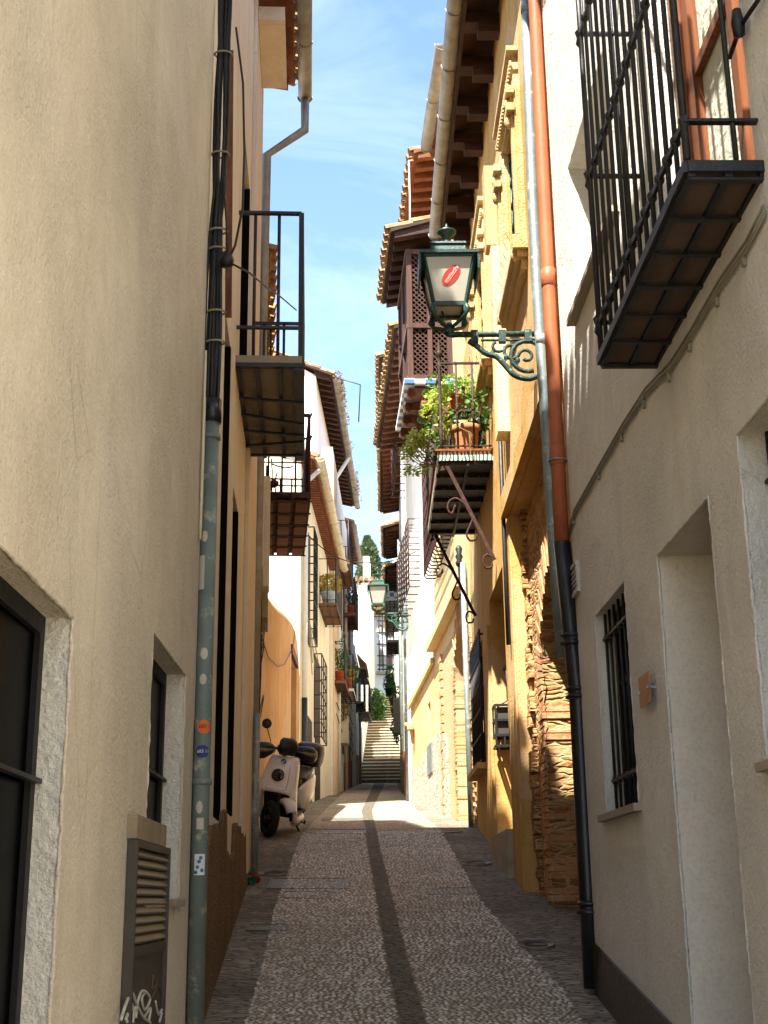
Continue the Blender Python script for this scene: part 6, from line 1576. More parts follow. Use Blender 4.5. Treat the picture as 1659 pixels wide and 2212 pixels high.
mb.tube([q_+Vector((-.1,0,.16)), q_+Vector((0,0,.22)), q_+Vector((.1,0,.16))], .008, 6); mb.tube([q_+Vector((0,0,.22)), q_+Vector((0,0,.55))], .006, 6); mb.bar(q_+Vector((0,0,.55)), w2.pt(oD2[1]+.05,-.12,q_.z+.55), .02)
fr_ = mb.build('frame', M['iron'], hl)
mb = MB(); mb.box(q_+Vector((0,0,.02)), (.22,.22,.25)); mb.build('glass', plain('dusty_glass', '#4a453c', .4, 0, .3, 8, 0, .4), fr_)

# far street lamps
wfar = P(873,1325,27.0)
u_, z_ = w4.at(873,1322)
lantern('street_lamp', 'bright green street lamp on scroll bracket from the right wall farther up the lane', w3.pt(U(w3,24.4),0,w3.at(886,1322)[1]+.0) if False else Vector((.46, 25.2, P(873,1325,25.2).z)), (-1, .03, 0), .60, 1.0, 'lamp_green', False, 'lamp_green')
q_ = P(757,1485,33.5)
lantern('street_lamp', 'small green street lamp on the left house fronts beside potted plants', wC.pt(U(wC,36.5),0,P(765,1480,36.5).z), (1, .04, 0), .34, .80, 'lamp_green', False, 'iron_green')

# cypress and pine behind the roofs
cy = thing('cypress_tree', 'tall dense dark green cypress standing above the far roofs', 'tree', (P(798,1240,75).x, 75, 8))
c0 = P(798,1243,75); c1 = P(795,1162,75); hgt = c1.z-c0.z
mb = MB(); mb.tube([(c0.x,75,8),(c0.x,75,c1.z-.8)], [.25,.08], 8); mb.build('trunk', M['trunk'], cy)
def cyf(rs):
    t = rs.random()**.8; rad = 0.70*math.sqrt(max(0,1-(t*1.02-.12)**2)) * (1 if t < .75 else max(.15, 1-(t-.75)*3.0)); a = rs.uniform(0, 6.283); rr = rad*(rs.uniform(.55,1.08)+.14*math.sin(a*5+t*17))
    return Vector((c0.x+rr*math.cos(a)-.1*t, 75+rr*math.sin(a), c0.z-1.2+(hgt+1.2)*t)), Vector((math.cos(a)*.3, math.sin(a)*.3, 1.6))
mb = MB(); leaves(mb, 9000, cyf, .085, 3, 2.6); mb.build('crown', M['leaf_cypress'], cy)
pt2 = thing('conifer_tree', 'loose drooping conifer branches to the right of the cypress', 'tree', (P(850,1300,76).x, 76, 9))
mb = MB(); fns = []
cst = []
cx_ = P(838,1290,76)
for i in range(14):
    x = R.uniform(812, 848); y = R.uniform(1212, 1300); q0 = P(x,y,76); fns.append(blob(q0, (.28,.2,.10))); cst.append(([(cx_.x,76,q0.z-.1), tuple(q0)], .03))
leaves(mb, 1500, multi(fns), .09, 4, 2.2, .8); mb.build('crown', M['leaf_cypress'], pt2)
mb = MB(); mb.tube([(cx_.x,76,9),(cx_.x,76,P(840,1212,76).z)], .09, 6)
for p_, r_ in cst: mb.tube(p_, r_, 5)
mb.build('trunk', M['trunk'], pt2)

# ivy on the stair walls
def ivy_mass(name, label, pts, n, size, mat='leaf_ivy', droop=.8, loc=None):
    t = thing(name, label, 'ivy', loc or tuple(pts[0][0])); mb = MB(); leaves(mb, n, multi([blob(c, r) for c, r in pts]), size, 6, 1.2, droop); mb.build('foliage', M[mat], t)
    mb = MB()
    for c, r in pts[::2]: mb.tube([Vector(c)+Vector((0,0,-r[2])), Vector(c)+Vector((0,.05,r[2]))], .02, 4)
    mb.build('stems', M['stem'], t); return t
ivy_mass('ivy', 'dense dark green ivy hanging over the left side of the stone stairs', [(P(x,y,58.5), (.22,.4,.3)) for x, y in ((812,1500),(819,1505),(812,1525),(821,1530),(814,1550),(820,1552),(816,1570),(808,1520),(824,1520),(812,1590))], 2200, .10)
ivy_mass('climbing_vine', 'lighter green vine trailing down below the far right balcony', [(P(x,y,48.5), (.13,.25,.32)) for x, y in ((843,1470),(846,1485),(849,1505),(852,1530),(854,1555),(852,1570),(855,1500),(842,1455),(856,1585))], 1100, .08, 'leaf_green')
# stone retaining wall behind the ivy
rw = thing('stone_retaining_wall', 'rough brown stone retaining wall behind the ivy at the head of the stairs', 'wall', (0, 63, 11))
wR = WF(-1.2, 1.2, 62.7); rubble(rw, wR, 0, 2.4, zT-1, P(850,1535,62.7).z, 0, .08, 'masonry', 'wall', .08, 2)
mb = MB(); wR.box(mb, 0, 2.4, -.5, -.1, zT-1, P(850,1537,62.7).z); mb.build('backing', M['masonry'], rw)

# pots on the far balconies
def far_pot(label, base, r, h, fol_r, leaf, pot='terracotta', n=220, size=.05, name='potted_plant', group='potted plants on the far left balconies'):
    base = Vector(base); return potted(name, label, base, r, h, pot, blob(base+Vector((0,0,h+fol_r[2]*.8)), fol_r), leaf, n, size, group)
M['blue_white'] = plain('blue_white_glaze', '#b9c8cf', .35, 0, .6, 14, 0, .5, '#2f6f8f')
za = wA.at(688,1322)[1] if False else E+6.25
far_pot('yellow-flowering plant in a blue and white glazed pot on the planked balcony', wA.pt(wA.at(688,1322)[0]+.35,.20,E+6.25), .17, .32, (.28,.25,.22), 'leaf_yellow', 'blue_white', 700, .045)
zz1 = wC.at(712,1445)[1]
far_pot('row of leafy stems in a clay pot at the back of the second planked balcony', wC.pt(.5,.15,zz1), .13, .25, (.18,.18,.45), 'leaf_green')
far_pot('ochre pot with spiky plant at the middle of the second planked balcony', wC.pt(1.3,.16,zz1), .12, .22, (.16,.2,.4), 'leaf_dark')
zz2 = wC.at(730,1490)[1]
far_pot('bright orange pot with yellow-green plant on the white-edged balcony', wC.pt(2.45,.24,zz2), .17, .30, (.20,.2,.18), 'leaf_yellow')
far_pot('trailing leafy plant in clay pot beyond the bright orange pot', wC.pt(3.5,.24,zz2), .14, .25, (.25,.3,.35), 'leaf_green', n=350)
zz3 = wC.at(752,1370)[1]
far_pot('clay pot with dark foliage on the planked balcony above the far left lamp', wC.pt(5.7,.18,zz3), .14, .26, (.2,.25,.3), 'leaf_dark')
far_pot('tall straggly green plant in pot behind the dark-leaved one above the far left lamp', wC.pt(6.6,.18,zz3), .14, .26, (.2,.35,.7), 'leaf_green', n=350)
far_pot('small pink flowering plant over the dark-boarded balcony', wC.pt(2.8,.18,E+8.3), .12, .2, (.16,.2,.3), 'petal_pink')
far_pot('red geranium pot on the highest balcony of the brown-eaved house', wD.pt(1.8,.2,wD.at(765,1400)[1]), .14, .25, (.2,.25,.22), 'petal_pink')
ivy_mass('dry_creeper', 'dry grey-brown creeper hanging under the white-edged balcony', [(wC.pt(3.0+.25*i,.12,zz2-.35-.12*i), (.12,.2,.25)) for i in range(5)], 500, .06, 'leaf_dry')
far_pot('green plant in a green pot below the far right balcony', w5.pt(6.5,.4,w5.at(866,1510)[1]), .13, .22, (.2,.2,.25), 'leaf_green', 'lamp_green', group='potted plants on the far right')
far_pot('leafy plant on the blue-tiled far right balcony', w5.pt(5.6,.3,w5.at(860,1440)[1]), .12, .22, (.2,.25,.3), 'leaf_green', group='potted plants on the far right')
# weeds in the gutters
wg = [blob(wB.pt(u,.58,E+13.22), (.12,.35,.14)) for u in (0.2,.8,1.3,1.8,2.5,3.4,5.5,8.5,9.1,10.2,11)] + [blob(wB.pt(u,.60,E+13.2), (.06,.3,.25)) for u in (0.6,1.2,2.0,9.2,9.8)]
plantless('gutter_weeds', 'dry reddish weeds growing out of the tall white house gutter', 'weeds', wg, 'leaf_dry', 1500, .04, None, 1.6, 3, tuple(wB.pt(1,.58,E+13.2)))
# cables across the lane
mb = MB(); a = wA.pt(1.2,.3,P(665,1155,24).z); b = w3.pt(U(w3,20.8),0,P(962,1140,20.8).z)
a = P(663,1153,24); c_ = P(790,1215,24); b = P(962,1148,21.5)
pts = []
for p, q, s0 in ((a, c_, .12), (c_, b, -.10)):
    for k in range(9):
        t = k/8; pts.append(p.lerp(q, t)-Vector((0,0,.22*4*t*(1-t)*.8)))
mb.tube(pts, .010, 5); tag(mb.build('overhead_cable', M['cable']), 'single black cable slung across the lane below the rooftops', 'cable')
mb = MB(); a = P(722,1372,34); b = P(790,1358,44); pts = [a.lerp(b, k/8)-Vector((0,0,.5*(k/8)*(1-k/8)*1.2)) for k in range(9)]; mb.tube(pts, .012, 5)
tag(mb.build('thin_wire', M['cable']), 'thin wire strung between the far left balconies', 'wire')
mb = MB(); a = wA.pt(.45,.1,wA.at(660,1350)[1])
for i in range(7):
    e = wA.pt(.45+R.uniform(-.6,1.6), .1+R.uniform(0,.1), a.z-R.uniform(.5,1.0)); mb.tube([a, (a+e)/2+Vector((0,0,.12)), e], .008, 5)
tag(mb.build('splayed_wires', M['cable_grey']), 'bundle of wires fanning out from a hook on the white downpipe', 'wires')
# antenna on the balcony house roof
mb = MB(); q0 = P(566,1130,14.2); 
mb.tube([P(566,760,14.2), P(563,540,14.2)], .010, 6); mb.tube([P(560,548,14.2), P(572,540,14.2), P(576,536,14.2)], .010, 5); mb.tube([P(562,562,14.2), P(572,560,14.2), P(575,566,14.2)], .012, 5); mb.tube([P(563,640,14.2), P(575,642,14.2)], .012, 5)
mb.tube([P(566,575,14.2), P(575,620,14.2), P(574,720,14.2)], .004, 4)
tag(mb.build('rooftop_antenna', M['iron']), 'thin rooftop aerial mast seen through the black balcony railing', 'antenna')
# skyline television aerials
for px, y0, y1, lab in ((722, 812, 780, 'thin bent clothes-line bracket on the eave of the tall white house'),):
    mb = MB(); q0 = wB.pt(.3,.4,E+13.3); mb.tube([q0, q0+Vector((.75,0,-.25)), q0+Vector((.7,0,-1.3))], .018, 5); tag(mb.build('line_bracket', M['iron']), lab, 'bracket')

# ------------------------------------------------------------------ covers and grates in the paving
def slab_on_ground(name, label, cat, quad, mat, group, thick=.005, ribs=0, rib_mat='cover_iron'):
    g4 = [G(*p) for p in quad]; t = thing(name, label, cat, (g4[0][0], g4[0][1], gz(g4[0][1])), group)
    fr_ = MB(); dz0 = .004; P4 = [Vector((x, y, gz(y))) for x, y in g4]
    fr_.hexa([p+Vector((0,0,-.01)) for p in P4] + [p+Vector((0,0,thick)) for p in P4]); f_ = fr_.build('plate', M[mat], t)
    rb = MB()
    for i in range(4): rb.bar(P4[i]+Vector((0,0,thick+.003)), P4[(i+1)%4]+Vector((0,0,thick+.001)), .02, .005)
    for i in range(1, ribs):
        k = i/ribs; rb.bar(P4[0].lerp(P4[1],k)+Vector((0,0,thick+.002)), P4[3].lerp(P4[2],k)+Vector((0,0,thick+.001)), .012, .004)
    rb.build('frame', M[rib_mat], t); return t
M['cover_iron'] = plain('cover_iron', '#7b7364', .55, .4, .5, 14, .003, .4, '#35302a')
M['cover_cobble'] = M['pebble_bed']
def z5q(pts): return [((900+x/1.037)/1.852, (3100+y/1.037)/1.852) for x, y in pts]
GR = 'iron covers in the paving'
M['cover_mosaic'] = NM('cover_mosaic', .6, .1, .3); _m = M['cover_mosaic']; _c = _m.vor(30, 'F1', out='Color', rnd=.3); _m.col(_m.ramp(_c, [(0.0,'#5a5548'),(.4,'#7a7566'),(.7,'#62707a'),(1.0,'#8d8470')])); M['cover_mosaic'] = _m.m
slab_on_ground('utility_cover', 'largest rectangular cover with bluish inlaid stones beside the left stone border', 'drain cover', z5q([(172,476),(500,476),(497,434),(195,434)]), 'cover_mosaic', GR, ribs=2)
slab_on_ground('utility_cover', 'smaller inlaid cover just in front of the largest bluish one', 'drain cover', z5q([(232,516),(425,516),(433,488),(250,488)]), 'cover_mosaic', GR, ribs=2)
slab_on_ground('utility_cover', 'narrow cover on the near left stone border', 'drain cover', z5q([(88,650),(258,650),(255,626),(98,626)]), 'cover_iron', GR, ribs=6)
slab_on_ground('utility_cover', 'ribbed cover right of the central channel', 'drain cover', z5q([(845,502),(1040,497),(1022,470),(838,478)]), 'cover_iron', GR, ribs=9)
slab_on_ground('utility_cover', 'dark long cover stretching from the scooter to the central channel', 'drain cover', z5q([(335,245),(582,248),(580,230),(350,228)]), 'cover_iron', GR, ribs=8)
slab_on_ground('utility_cover', 'brown long cover beyond the scooter, just before the sunlit patch', 'drain cover', z5q([(402,190),(592,190),(590,181),(405,180)]), 'cover_iron', GR, ribs=8)
slab_on_ground('utility_cover', 'pale slotted grate on the right border near the pebbledash wall', 'drain cover', z5q([(915,243),(985,238),(970,232),(905,236)]), 'cover_iron', GR, ribs=6)
def round_cover(label, c, w_):
    x, y = G(*z5q([c])[0]); r = w_/1.037/1.852/2*(y*.96)/F; mb = MB(); z = gz(y)
    n = Vector((0,-.155,1)).normalized(); Mx = Vector((0,0,1)).rotation_difference(n).to_matrix()
    t = thing('manhole_cover', label, 'manhole cover', (x, y, z), 'round manhole covers'); mb.lathe([(0,-.01),(r,-.01),(r,.012),(r*.92,.016),(r*.9,.009),(0,.009)], (x,y,z), 28, Mx); p_ = mb.build('lid', M['cover_iron'], t)
    mb = MB(); mb.lathe([(r*.55,.009),(r*.55,.014),(r*.6,.014),(r*.6,.009)], (x,y,z), 28, Mx); mb.build('ring', M['iron'], p_)
round_cover('round manhole cover on the right border before the ochre doorway', (1040,370), 140)
round_cover('round worn manhole cover on the right border beside the brick bay', (1290,710), 160)
round_cover('round cover on the left border in front of the pipes', (200,413), 130)
# scraps of rubbish at the pipe foot, litter on the border
tr = thing('green_rag', 'small green and red rag of litter at the foot of the left pipes', 'litter', (G(540,1905)[0], G(540,1905)[1], gz(G(540,1905)[1])))
x, y = G(535,1912); mb = MB(); leaves(mb, 60, blob((x,y,gz(y)+.04), (.05,.05,.03)), .05, 2, 1.0); mb.build('green_cloth', flat('rag_green', '#2f6f4f', .9), tr)
mb = MB(); leaves(mb, 40, blob((x+.04,y+.1,gz(y)+.06), (.04,.04,.03)), .04, 3, 1.0); mb.build('red_cloth', flat('rag_red', '#a83a30', .9), tr)
for i, (px, py) in enumerate(((1164,2073),(1150,2097),(1118,2022))):
    x, y = G(px, py); mb = MB(); mb.lathe([(0,0),(.011,.002),(.008,.009),(0,.01)], (x,y,gz(y)+.012), 6, Matrix.Rotation(i,3,'Z'))
    tag(mb.build('paper_scrap', flat('paper_scrap', '#d8d4c8' if i < 2 else '#2a2622', .8)), ('white scrap nearer the dark stone border crack by the black pipe', 'second white scrap, nearest the camera, beside the black pipe', 'dark scrap on the right border opposite the brick bay')[i], 'litter')
# ------------------------------------------------------------------ scooter (local frame: +X = its left, -Y = forward, Z up)
fx_, fy_ = -1.30, 14.25
rx_, ry_ = -1.08, 15.5
yaw = math.atan2((rx_-fx_), (ry_-fy_))       # direction
sroot = thing('scooter', 'parked beige electric scooter with black top box leaning on its stand by the orange wall', 'scooter', (0,0,0))
sroot['_local'] = 1
cx0, cy0 = (fx_+rx_)/2, (fy_+ry_)/2
sroot.location = (cx0, cy0, gz(cy0)+.0)
sroot.scale = (.88, .88, .87)
sroot.rotation_euler = Euler((math.atan(.155), A(11), -yaw), 'XYZ')
M['beige_paint'] = plain('beige_paint', '#eee2d3', .22, .0, .05, 3, 0, .6, '#cbb9a4')
M['black_plastic'] = plain('black_plastic', '#141312', .45, 0, .2, 10, 0, .5, '#24211e')
M['tyre'] = plain('tyre', '#161514', .8, 0, .2, 10, .001, .3, '#26231f')
M['rim'] = plain('rim', '#2a2826', .4, .6, .2, 10, 0, .5)
M['muff_beige'] = plain('muff_beige', '#8f7760', .7, 0, .2, 8, 0, .3)
M['seat'] = plain('seat_vinyl', '#1b1917', .5, 0, .2, 8, 0, .4)
M['white_paint'] = plain('white_paint', '#e6ded6', .35, 0, .05, 3, 0, .5)
M['red_ref'] = plain('red_reflector', '#c8331f', .3, 0, .1, 3, 0, .5)
M['mirror_glass'] = NM('mirror_glass', .05, 1.0, .5).col('#c8ccd0').m
M['dark_glass2'] = NM('headlight_glass', .04, 0.0, 1.0).col('#15171a').m
def ell(c, ax, ay, rx, ry, n=20, p=2.4, flat_top=None):
    out = []
    for k in range(n):
        a = 2*math.pi*k/n; ca, sa = math.cos(a), math.sin(a)
        out.append(Vector(c) + Vector(ax)*(abs(ca)**(2/p)*math.copysign(1,ca)*rx) + Vector(ay)*(abs(sa)**(2/p)*math.copysign(1,sa)*ry))
    return out
X_, Y_, Z_ = Vector((1,0,0)), Vector((0,1,0)), Vector((0,0,1))
fyl, ryl = -.64, .64; wr = .225
def wheel(name, y, x=0, steer=0.0):
    Ms = Matrix.Rotation(steer, 3, 'Z')
    def q(v): v = Ms @ Vector(v); return (x+v.x, y+v.y, wr+v.z)
    mb = MB(); rings = []; N = 32
    for k in range(N+1):
        a = 2*math.pi*k/N; c = Vector((0, math.cos(a)*(wr-.045), math.sin(a)*(wr-.045))); rad = Vector((0, math.cos(a), math.sin(a)))
        rings.append([Vector(q(c + rad*(.045*math.cos(t)*1.0) + Vector((1,0,0))*.052*math.sin(t))) for t in [2*math.pi*j/10 for j in range(10)]])
    mb.loft(rings, True, False); t_ = mb.build('wheel', M['tyre'], sroot)
    mb = MB(); rings = []
    for k in range(N+1):
        a = 2*math.pi*k/N; rings.append([Vector(q((sx, math.cos(a)*r_, math.sin(a)*r_))) for sx, r_ in ((-.035,wr-.075),(.035,wr-.075),(.035,wr-.10),(-.035,wr-.10))])
    mb.loft(rings, True, False, False)
    for k in range(5):
        a = 2*math.pi*k/5+.3; mb.bar(q((0,0,0)), q((0, math.cos(a)*(wr-.09), math.sin(a)*(wr-.09))), .04, .028)
    mb.tube([q((-.06,0,0)), q((.06,0,0))], .05, 14); mb.build('rim', M['rim'], t_); 
    mb = MB(); mb.tube([q((.045,0,0)), q((.052,0,0))], .095, 20); mb.build('brake_disc', M['galv'], t_)
ST = A(38)          # handlebar turned
wheel('front', fyl, 0, ST); wheel('rear', ryl)
# front apron (leg shield)
def section(z, y, hw, dp, p=3.2, n=24):
    """front-facing shell section: half ellipse bulging forward (-Y)"""
    out = []
    for k in range(n+1):
        t = -1+2*k/n; a = abs(t)**1.0
        xx = hw*math.sin(t*math.pi/2)*1.0; yy = -dp*(max(0, math.cos(t*math.pi/2)))**(.75)
        out.append(Vector((xx, y+yy, z)))
    return out
mb = MB()
secs = [(.985,-.335,.150,.060),(.97,-.352,.172,.075),(.93,-.375,.190,.090),(.84,-.410,.208,.105),(.74,-.445,.222,.118),(.64,-.480,.236,.125),(.57,-.50,.243,.125)]
front = [section(*s) for s in secs]
back = [[v+Vector((0,.05,0)) for v in s] for s in front]
n_ = len(front[0])
mb.loft(front, False, False)
mb.loft(back, False, False)
mb.add(front[0]+back[0], [(i,i+1,n_+i+1,n_+i) for i in range(n_-1)], True)
for s_ in (0, n_-1): mb.add([f[s_] for f in front]+[b_[s_] for b_ in back], [(i,i+1,len(front)+i+1,len(front)+i) for i in range(len(front)-1)])
# arch over the wheel and the two legs going down to the floorboard
for sg in (-1, 1):
    rings = []
    for z, y, x, wx, wy in ((.60,-.50,.205,.045,.07),(.52,-.50,.215,.042,.085),(.44,-.47,.222,.038,.085),(.36,-.425,.224,.036,.08),(.28,-.365,.222,.036,.075),(.20,-.29,.212,.036,.07),(.155,-.20,.20,.034,.05)):
        rings.append(ell((sg*x,y,z), X_, Y_, wx, wy, 14, 2.6))
    mb.loft(rings)
rings = []
for k in range(9):
    t = -1+k/4; x = .21*math.sin(t*math.pi/2); z = .585-.05*abs(t)**2; y = -.50-.10*math.cos(t*math.pi/2); rings.append(ell((x,y,z), Vector((0,1,0)), Z_, .03, .035, 10, 2.4))
mb.loft(rings)
apron = mb.build('front_apron', M['beige_paint'], sroot)
# seam of the front panel
mb = MB(); mb.tube([(-.13,-.603,.60),(-.10,-.615,.585),(.10,-.615,.585),(.135,-.60,.60),(.14,-.57,.70),(.12,-.50,.90)], .0035, 5); mb.build('panel_seam', M['muff_beige'], apron)
# headlight
def disc(c, nrm, r, prof, mat, name, parent):
    Mx = Vector((0,0,1)).rotation_difference(Vector(nrm).normalized()).to_matrix(); mb = MB(); mb.lathe([(r*a, b) for a, b in prof], c, 28, Mx); return mb.build(name, M[mat], parent)
hc = (0,-.572,.755); hn = (0,-1,.28)
hd = disc(hc, hn, .085, [(1.15,-.03),(1.15,.006),(1.08,.014),(.98,.014),(.95,.006)], 'beige_paint', 'headlight', apron)
disc(hc, hn, .085, [(.97,.0),(.95,.010),(.6,.020),(0,.024)], 'dark_glass2', 'headlight_lens', apron)
disc((.035,-.500,.925), (.05,-1,.28), .032, [(1,-.01),(1,.004),(0,.005)], 'sticker_badge', 'round_badge', apron) if 'sticker_badge' in M else None
M['badge_blue'] = flat('badge_blue', '#2a62a0', .3); M['badge_white'] = flat('badge_white', '#e4e8ec', .3)
bd_ = disc((.02,-.478,.925), (.0,-1,.28), .034, [(1,-.02),(1,.006),(0,.007)], 'badge_blue', 'round_badge', apron)
mb = MB(); 
for dx, dz, w_, h_ in ((-.010,-.010,.022,.016),(.012,.008,.014,.014),(-.002,-.022,.022,.008)): mb.box((.02+dx,-.4865-.28*0+dz*.28-.0,.927+dz), (w_,.003,h_), Matrix.Rotation(A(-15),3,'X'))
mb.build('badge_marks', M['badge_white'], bd_)
# inner leg shield, floorboard, seat body
mb = MB()
mb.loft([ell((0,-.30,.95), X_, Y_, .135, .05, 16), ell((0,-.34,.75), X_, Y_, .18, .07, 16), ell((0,-.37,.5), X_, Y_, .205, .08, 16), ell((0,-.30,.30), X_, Y_, .20, .09, 16), ell((0,-.2,.25), X_, Y_, .19, .1, 16)])
mb.box((0,-.02,.245), (.36,.50,.05)); mb.loft([ell((0,.10,.24), X_, Y_, .13,.10,16), ell((0,.16,.5), X_, Y_, .12,.10,16), ell((0,.18,.70), X_, Y_, .11,.10,16)])
mb.build('inner_shield', M['black_plastic'], sroot)
mb = MB()
for sg in (-1, 1):
    mb.loft([ell((sg*.19,-.22,.17), X_, Z_, .035,.045,12), ell((sg*.205,-.05,.19), X_, Z_, .035,.05,12), ell((sg*.20,.12,.20), X_, Z_, .035,.05,12), ell((sg*.17,.24,.22), X_, Z_, .02,.03,12)])
mb.build('floor_rails', M['beige_paint'], sroot)
mb = MB()
for sg in (-1, 1):
    mb.loft([ell((sg*.13,.02,.50), X_, Z_, .03,.06,16), ell((sg*.165,.10,.47), X_, Z_, .05,.15,16), ell((sg*.18,.28,.48), X_, Z_, .06,.18,16), ell((sg*.17,.50,.54), X_, Z_, .055,.15,16), ell((sg*.12,.74,.62), X_, Z_, .04,.09,16), ell((sg*.07,.86,.65), X_, Z_, .02,.04,16)])
mb.build('side_panels', M['beige_paint'], sroot)
mb = MB(); mb.loft([ell((0,-.02,.70), X_, Z_, .08,.03,18), ell((0,.06,.71), X_, Z_, .13,.06,18), ell((0,.25,.715), X_, Z_, .15,.06,18), ell((0,.5,.74), X_, Z_, .145,.06,18), ell((0,.72,.75), X_, Z_, .11,.04,18)]); mb.build('seat', M['seat'], sroot)
# top box
mb = MB()
mb.loft([ell((0,.83,.80), X_, Y_, .165,.15,24,3.2), ell((0,.83,.86), X_, Y_, .185,.175,24,3.2), ell((0,.83,.98), X_, Y_, .19,.18,24,3.2), ell((0,.83,1.06), X_, Y_, .175,.165,24,3), ell((0,.83,1.10), X_, Y_, .13,.12,24,2.6)])
tb = mb.build('top_box', M['black_plastic'], sroot)
mb = MB(); mb.tube([(-.17,.66,.965),(-.1,.648,.965),(.1,.648,.965),(.17,.66,.965)], .006, 6)
mb.tube([(.03+.045*math.cos(a),.645,.93+.045*math.sin(a)) for a in [k*.45 for k in range(15)]], .005, 5); mb.tube([(-.15,.648,.90),(.15,.648,.90)], .005, 5)
mb.build('box_trim', M['rim'], tb)
mb = MB(); mb.bar((-.08,.6,.76), (-.08,1.0,.79), .03); mb.bar((.08,.6,.76), (.08,1.0,.79), .03); mb.build('luggage_rack', M['black_plastic'], sroot)
# steering group (turned)
Ms = Matrix.Rotation(ST, 3, 'Z'); piv = Vector((0,-.36,0))
def sv(v): v = Vector(v); return piv + (Ms @ (v-piv))
mb = MB()
for sg in (-1, 1): mb.tube([sv((sg*.085,-.64,wr)), sv((sg*.085,-.56,.46)), sv((sg*.04,-.5,.58))], .022, 10)
mb.tube([sv((0,-.42,.75)), sv((0,-.31,1.03))], .03, 10); mb.build('fork', M['black_plastic'], sroot)
# mudguard
mb = MB(); rings = []
for k in range(11):
    a = A(32)+A(108)*k/10; r_ = wr+.035+.012*math.sin(math.pi*k/10); c = Vector((0,-.64-math.cos(a)*-1*r_*-1, wr+math.sin(a)*r_))
    wd = .085*(.55+.45*math.sin(math.pi*(k+1)/12)); dn = Vector((0, math.cos(a), -math.sin(a)))*-1
    rad = Vector((0,-math.cos(a), math.sin(a))); c = Vector((0,-.64,wr)) + rad*r_
    rings.append([sv(c+Vector((-wd,0,0))-rad*.055), sv(c+Vector((-wd*.8,0,0))-rad*.012), sv(c+Vector((-wd*.3,0,0))+rad*.008), sv(c+Vector((wd*.3,0,0))+rad*.008), sv(c+Vector((wd*.8,0,0))-rad*.012), sv(c+Vector((wd,0,0))-rad*.055)])
mb.loft(rings, False, False); mg = mb.build('mudguard', M['white_paint'], sroot)
mm = mg.modifiers.new('thick', 'SOLIDIFY'); mm.thickness = .006
mb = MB(); mb.add([sv((.083,-.79,.32)), sv((.090,-.72,.40)), sv((.090,-.66,.44)), sv((.094,-.66,.40)), sv((.092,-.74,.32))], [(0,1,2,3,4)]); mb.build('red_reflector', M['red_ref'], mg)
# handlebar cowl, windscreen, muffs, mirrors
mb = MB(); mb.loft([[sv(p) for p in ell((0,-.40,1.00), X_, Y_, .10,.06,16)], [sv(p) for p in ell((0,-.37,1.06), X_, Y_, .13,.08,16)], [sv(p) for p in ell((0,-.33,1.11), X_, Y_, .11,.06,16)]])
mb.tube([sv((-.34,-.24,1.06)), sv((-.2,-.30,1.07)), sv((0,-.33,1.06)), sv((.2,-.30,1.07)), sv((.34,-.24,1.06))], .016, 8); hb_ = mb.build('handlebar', M['black_plastic'], sroot)
mb = MB(); rings = []
for z, hw, yy in ((1.05,.13,-.43),(1.12,.135,-.42),(1.18,.115,-.39),(1.215,.07,-.365)):
    rings.append([sv((hw*math.sin(t), yy-.05*math.cos(t)+.0, z)) for t in [-1.45+2.9*k/10 for k in range(11)]])
mb.loft(rings, False, False); ws = mb.build('windscreen', M['black_plastic'], sroot); mm = ws.modifiers.new('thick', 'SOLIDIFY'); mm.thickness = .005
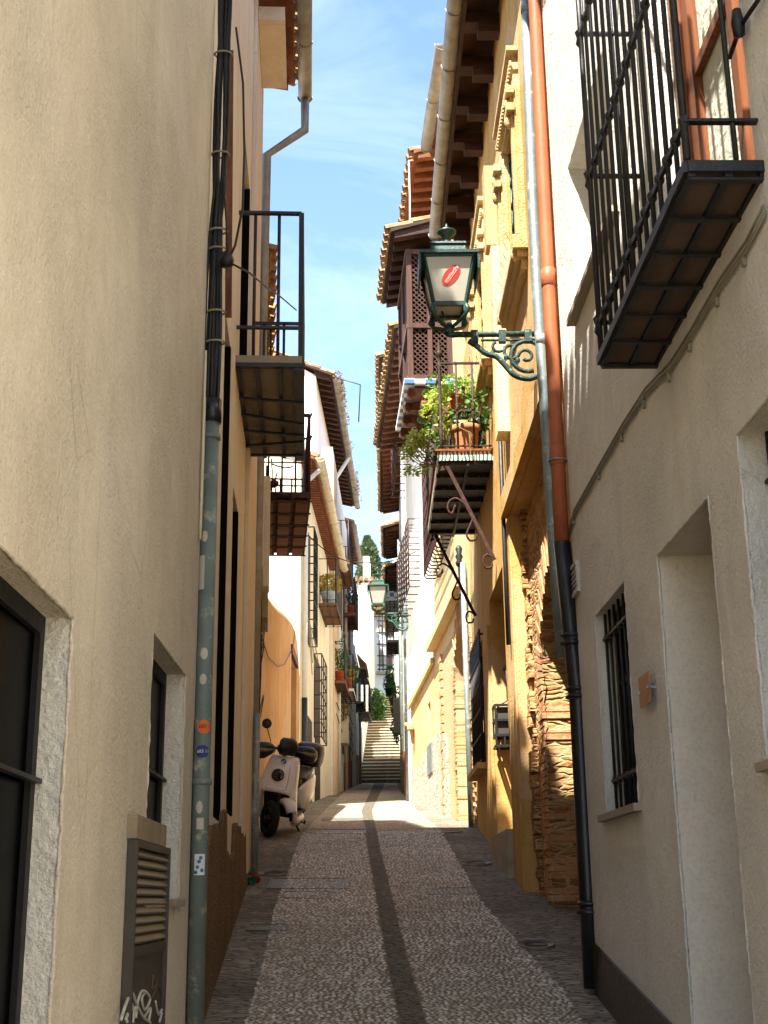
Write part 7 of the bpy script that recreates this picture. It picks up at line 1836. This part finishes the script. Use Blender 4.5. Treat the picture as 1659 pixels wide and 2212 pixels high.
for sg in (-1, 1):
    mb = MB(); mb.loft([[sv(p) for p in ell((sg*x,y,z), (Vector((0,1,.1))), Z_, ry, rz, 16, 2.2)] for x, y, z, ry, rz in ((.13,-.31,1.05,.025,.035),(.20,-.34,1.05,.06,.075),(.29,-.35,1.03,.085,.105),(.38,-.33,1.02,.08,.10),(.44,-.30,1.02,.045,.06))])
    mf = mb.build('hand_muff', M['black_plastic'], sroot)
    mb = MB(); mb.loft([[sv(p) for p in ell((sg*x,y-.004,z), (Vector((0,1,.1))), Z_, ry+.004, rz, 12, 2.2)] for x, y, z, ry, rz in ((.15,-.32,1.055,.03,.02),(.22,-.345,1.055,.066,.026),(.30,-.355,1.045,.088,.032),(.38,-.335,1.04,.083,.034),(.435,-.305,1.035,.05,.025))])
    mb.build('reflective_band', M['muff_beige'], mf)
mb = MB(); mb.tube([sv((-.20,-.30,1.08)), sv((-.21,-.30,1.16)), sv((-.27,-.29,1.30))], .006, 6); mir_ = mb.build('mirror', M['black_plastic'], sroot)
c_ = sv((-.285,-.29,1.355)); disc(c_, (.15,-1,.1), .062, [(0,-.014),(.8,-.012),(1,-.004),(1,.004),(.8,.012),(0,.016)], 'black_plastic', 'mirror_housing', mir_)
# lever glints, side stand, rear fender, number plate
mb = MB(); mb.tube([(.10,.10,.20),(.17,.06,.10),(.245,.02,.0)], .014, 8); mb.box((.25,.02,.002), (.06,.04,.01)); mb.build('side_stand', M['rim'], sroot)
mb = MB(); mb.tube([(.17,.02,.17),(.27,.0,.16),(.30,-.06,.16)], .010, 6); mb.tube([(.29,-.06,.16),(.30,-.07,.20)], .014, 6); mb.build('foot_peg', M['black_plastic'], sroot)
mb = MB(); mb.tube([(-.07,.3,.3),(-.08,.64,.24)], .04, 10); mb.tube([(.07,.3,.3),(.08,.64,.24)], .04, 10); mb.box((0,.45,.42), (.16,.35,.16)); mb.build('swing_arm', M['black_plastic'], sroot)
mb = MB(); mb.loft([[Vector((-.07,.86,.42)),Vector((.07,.86,.42)),Vector((.07,.87,.42)),Vector((-.07,.87,.42))],[Vector((-.06,.93,.60)),Vector((.06,.93,.60)),Vector((.06,.94,.60)),Vector((-.06,.94,.60))]]); mb.build('rear_mudguard', M['black_plastic'], sroot)
for o in list(bpy.data.objects):
    if '_local' in o: del o['_local']
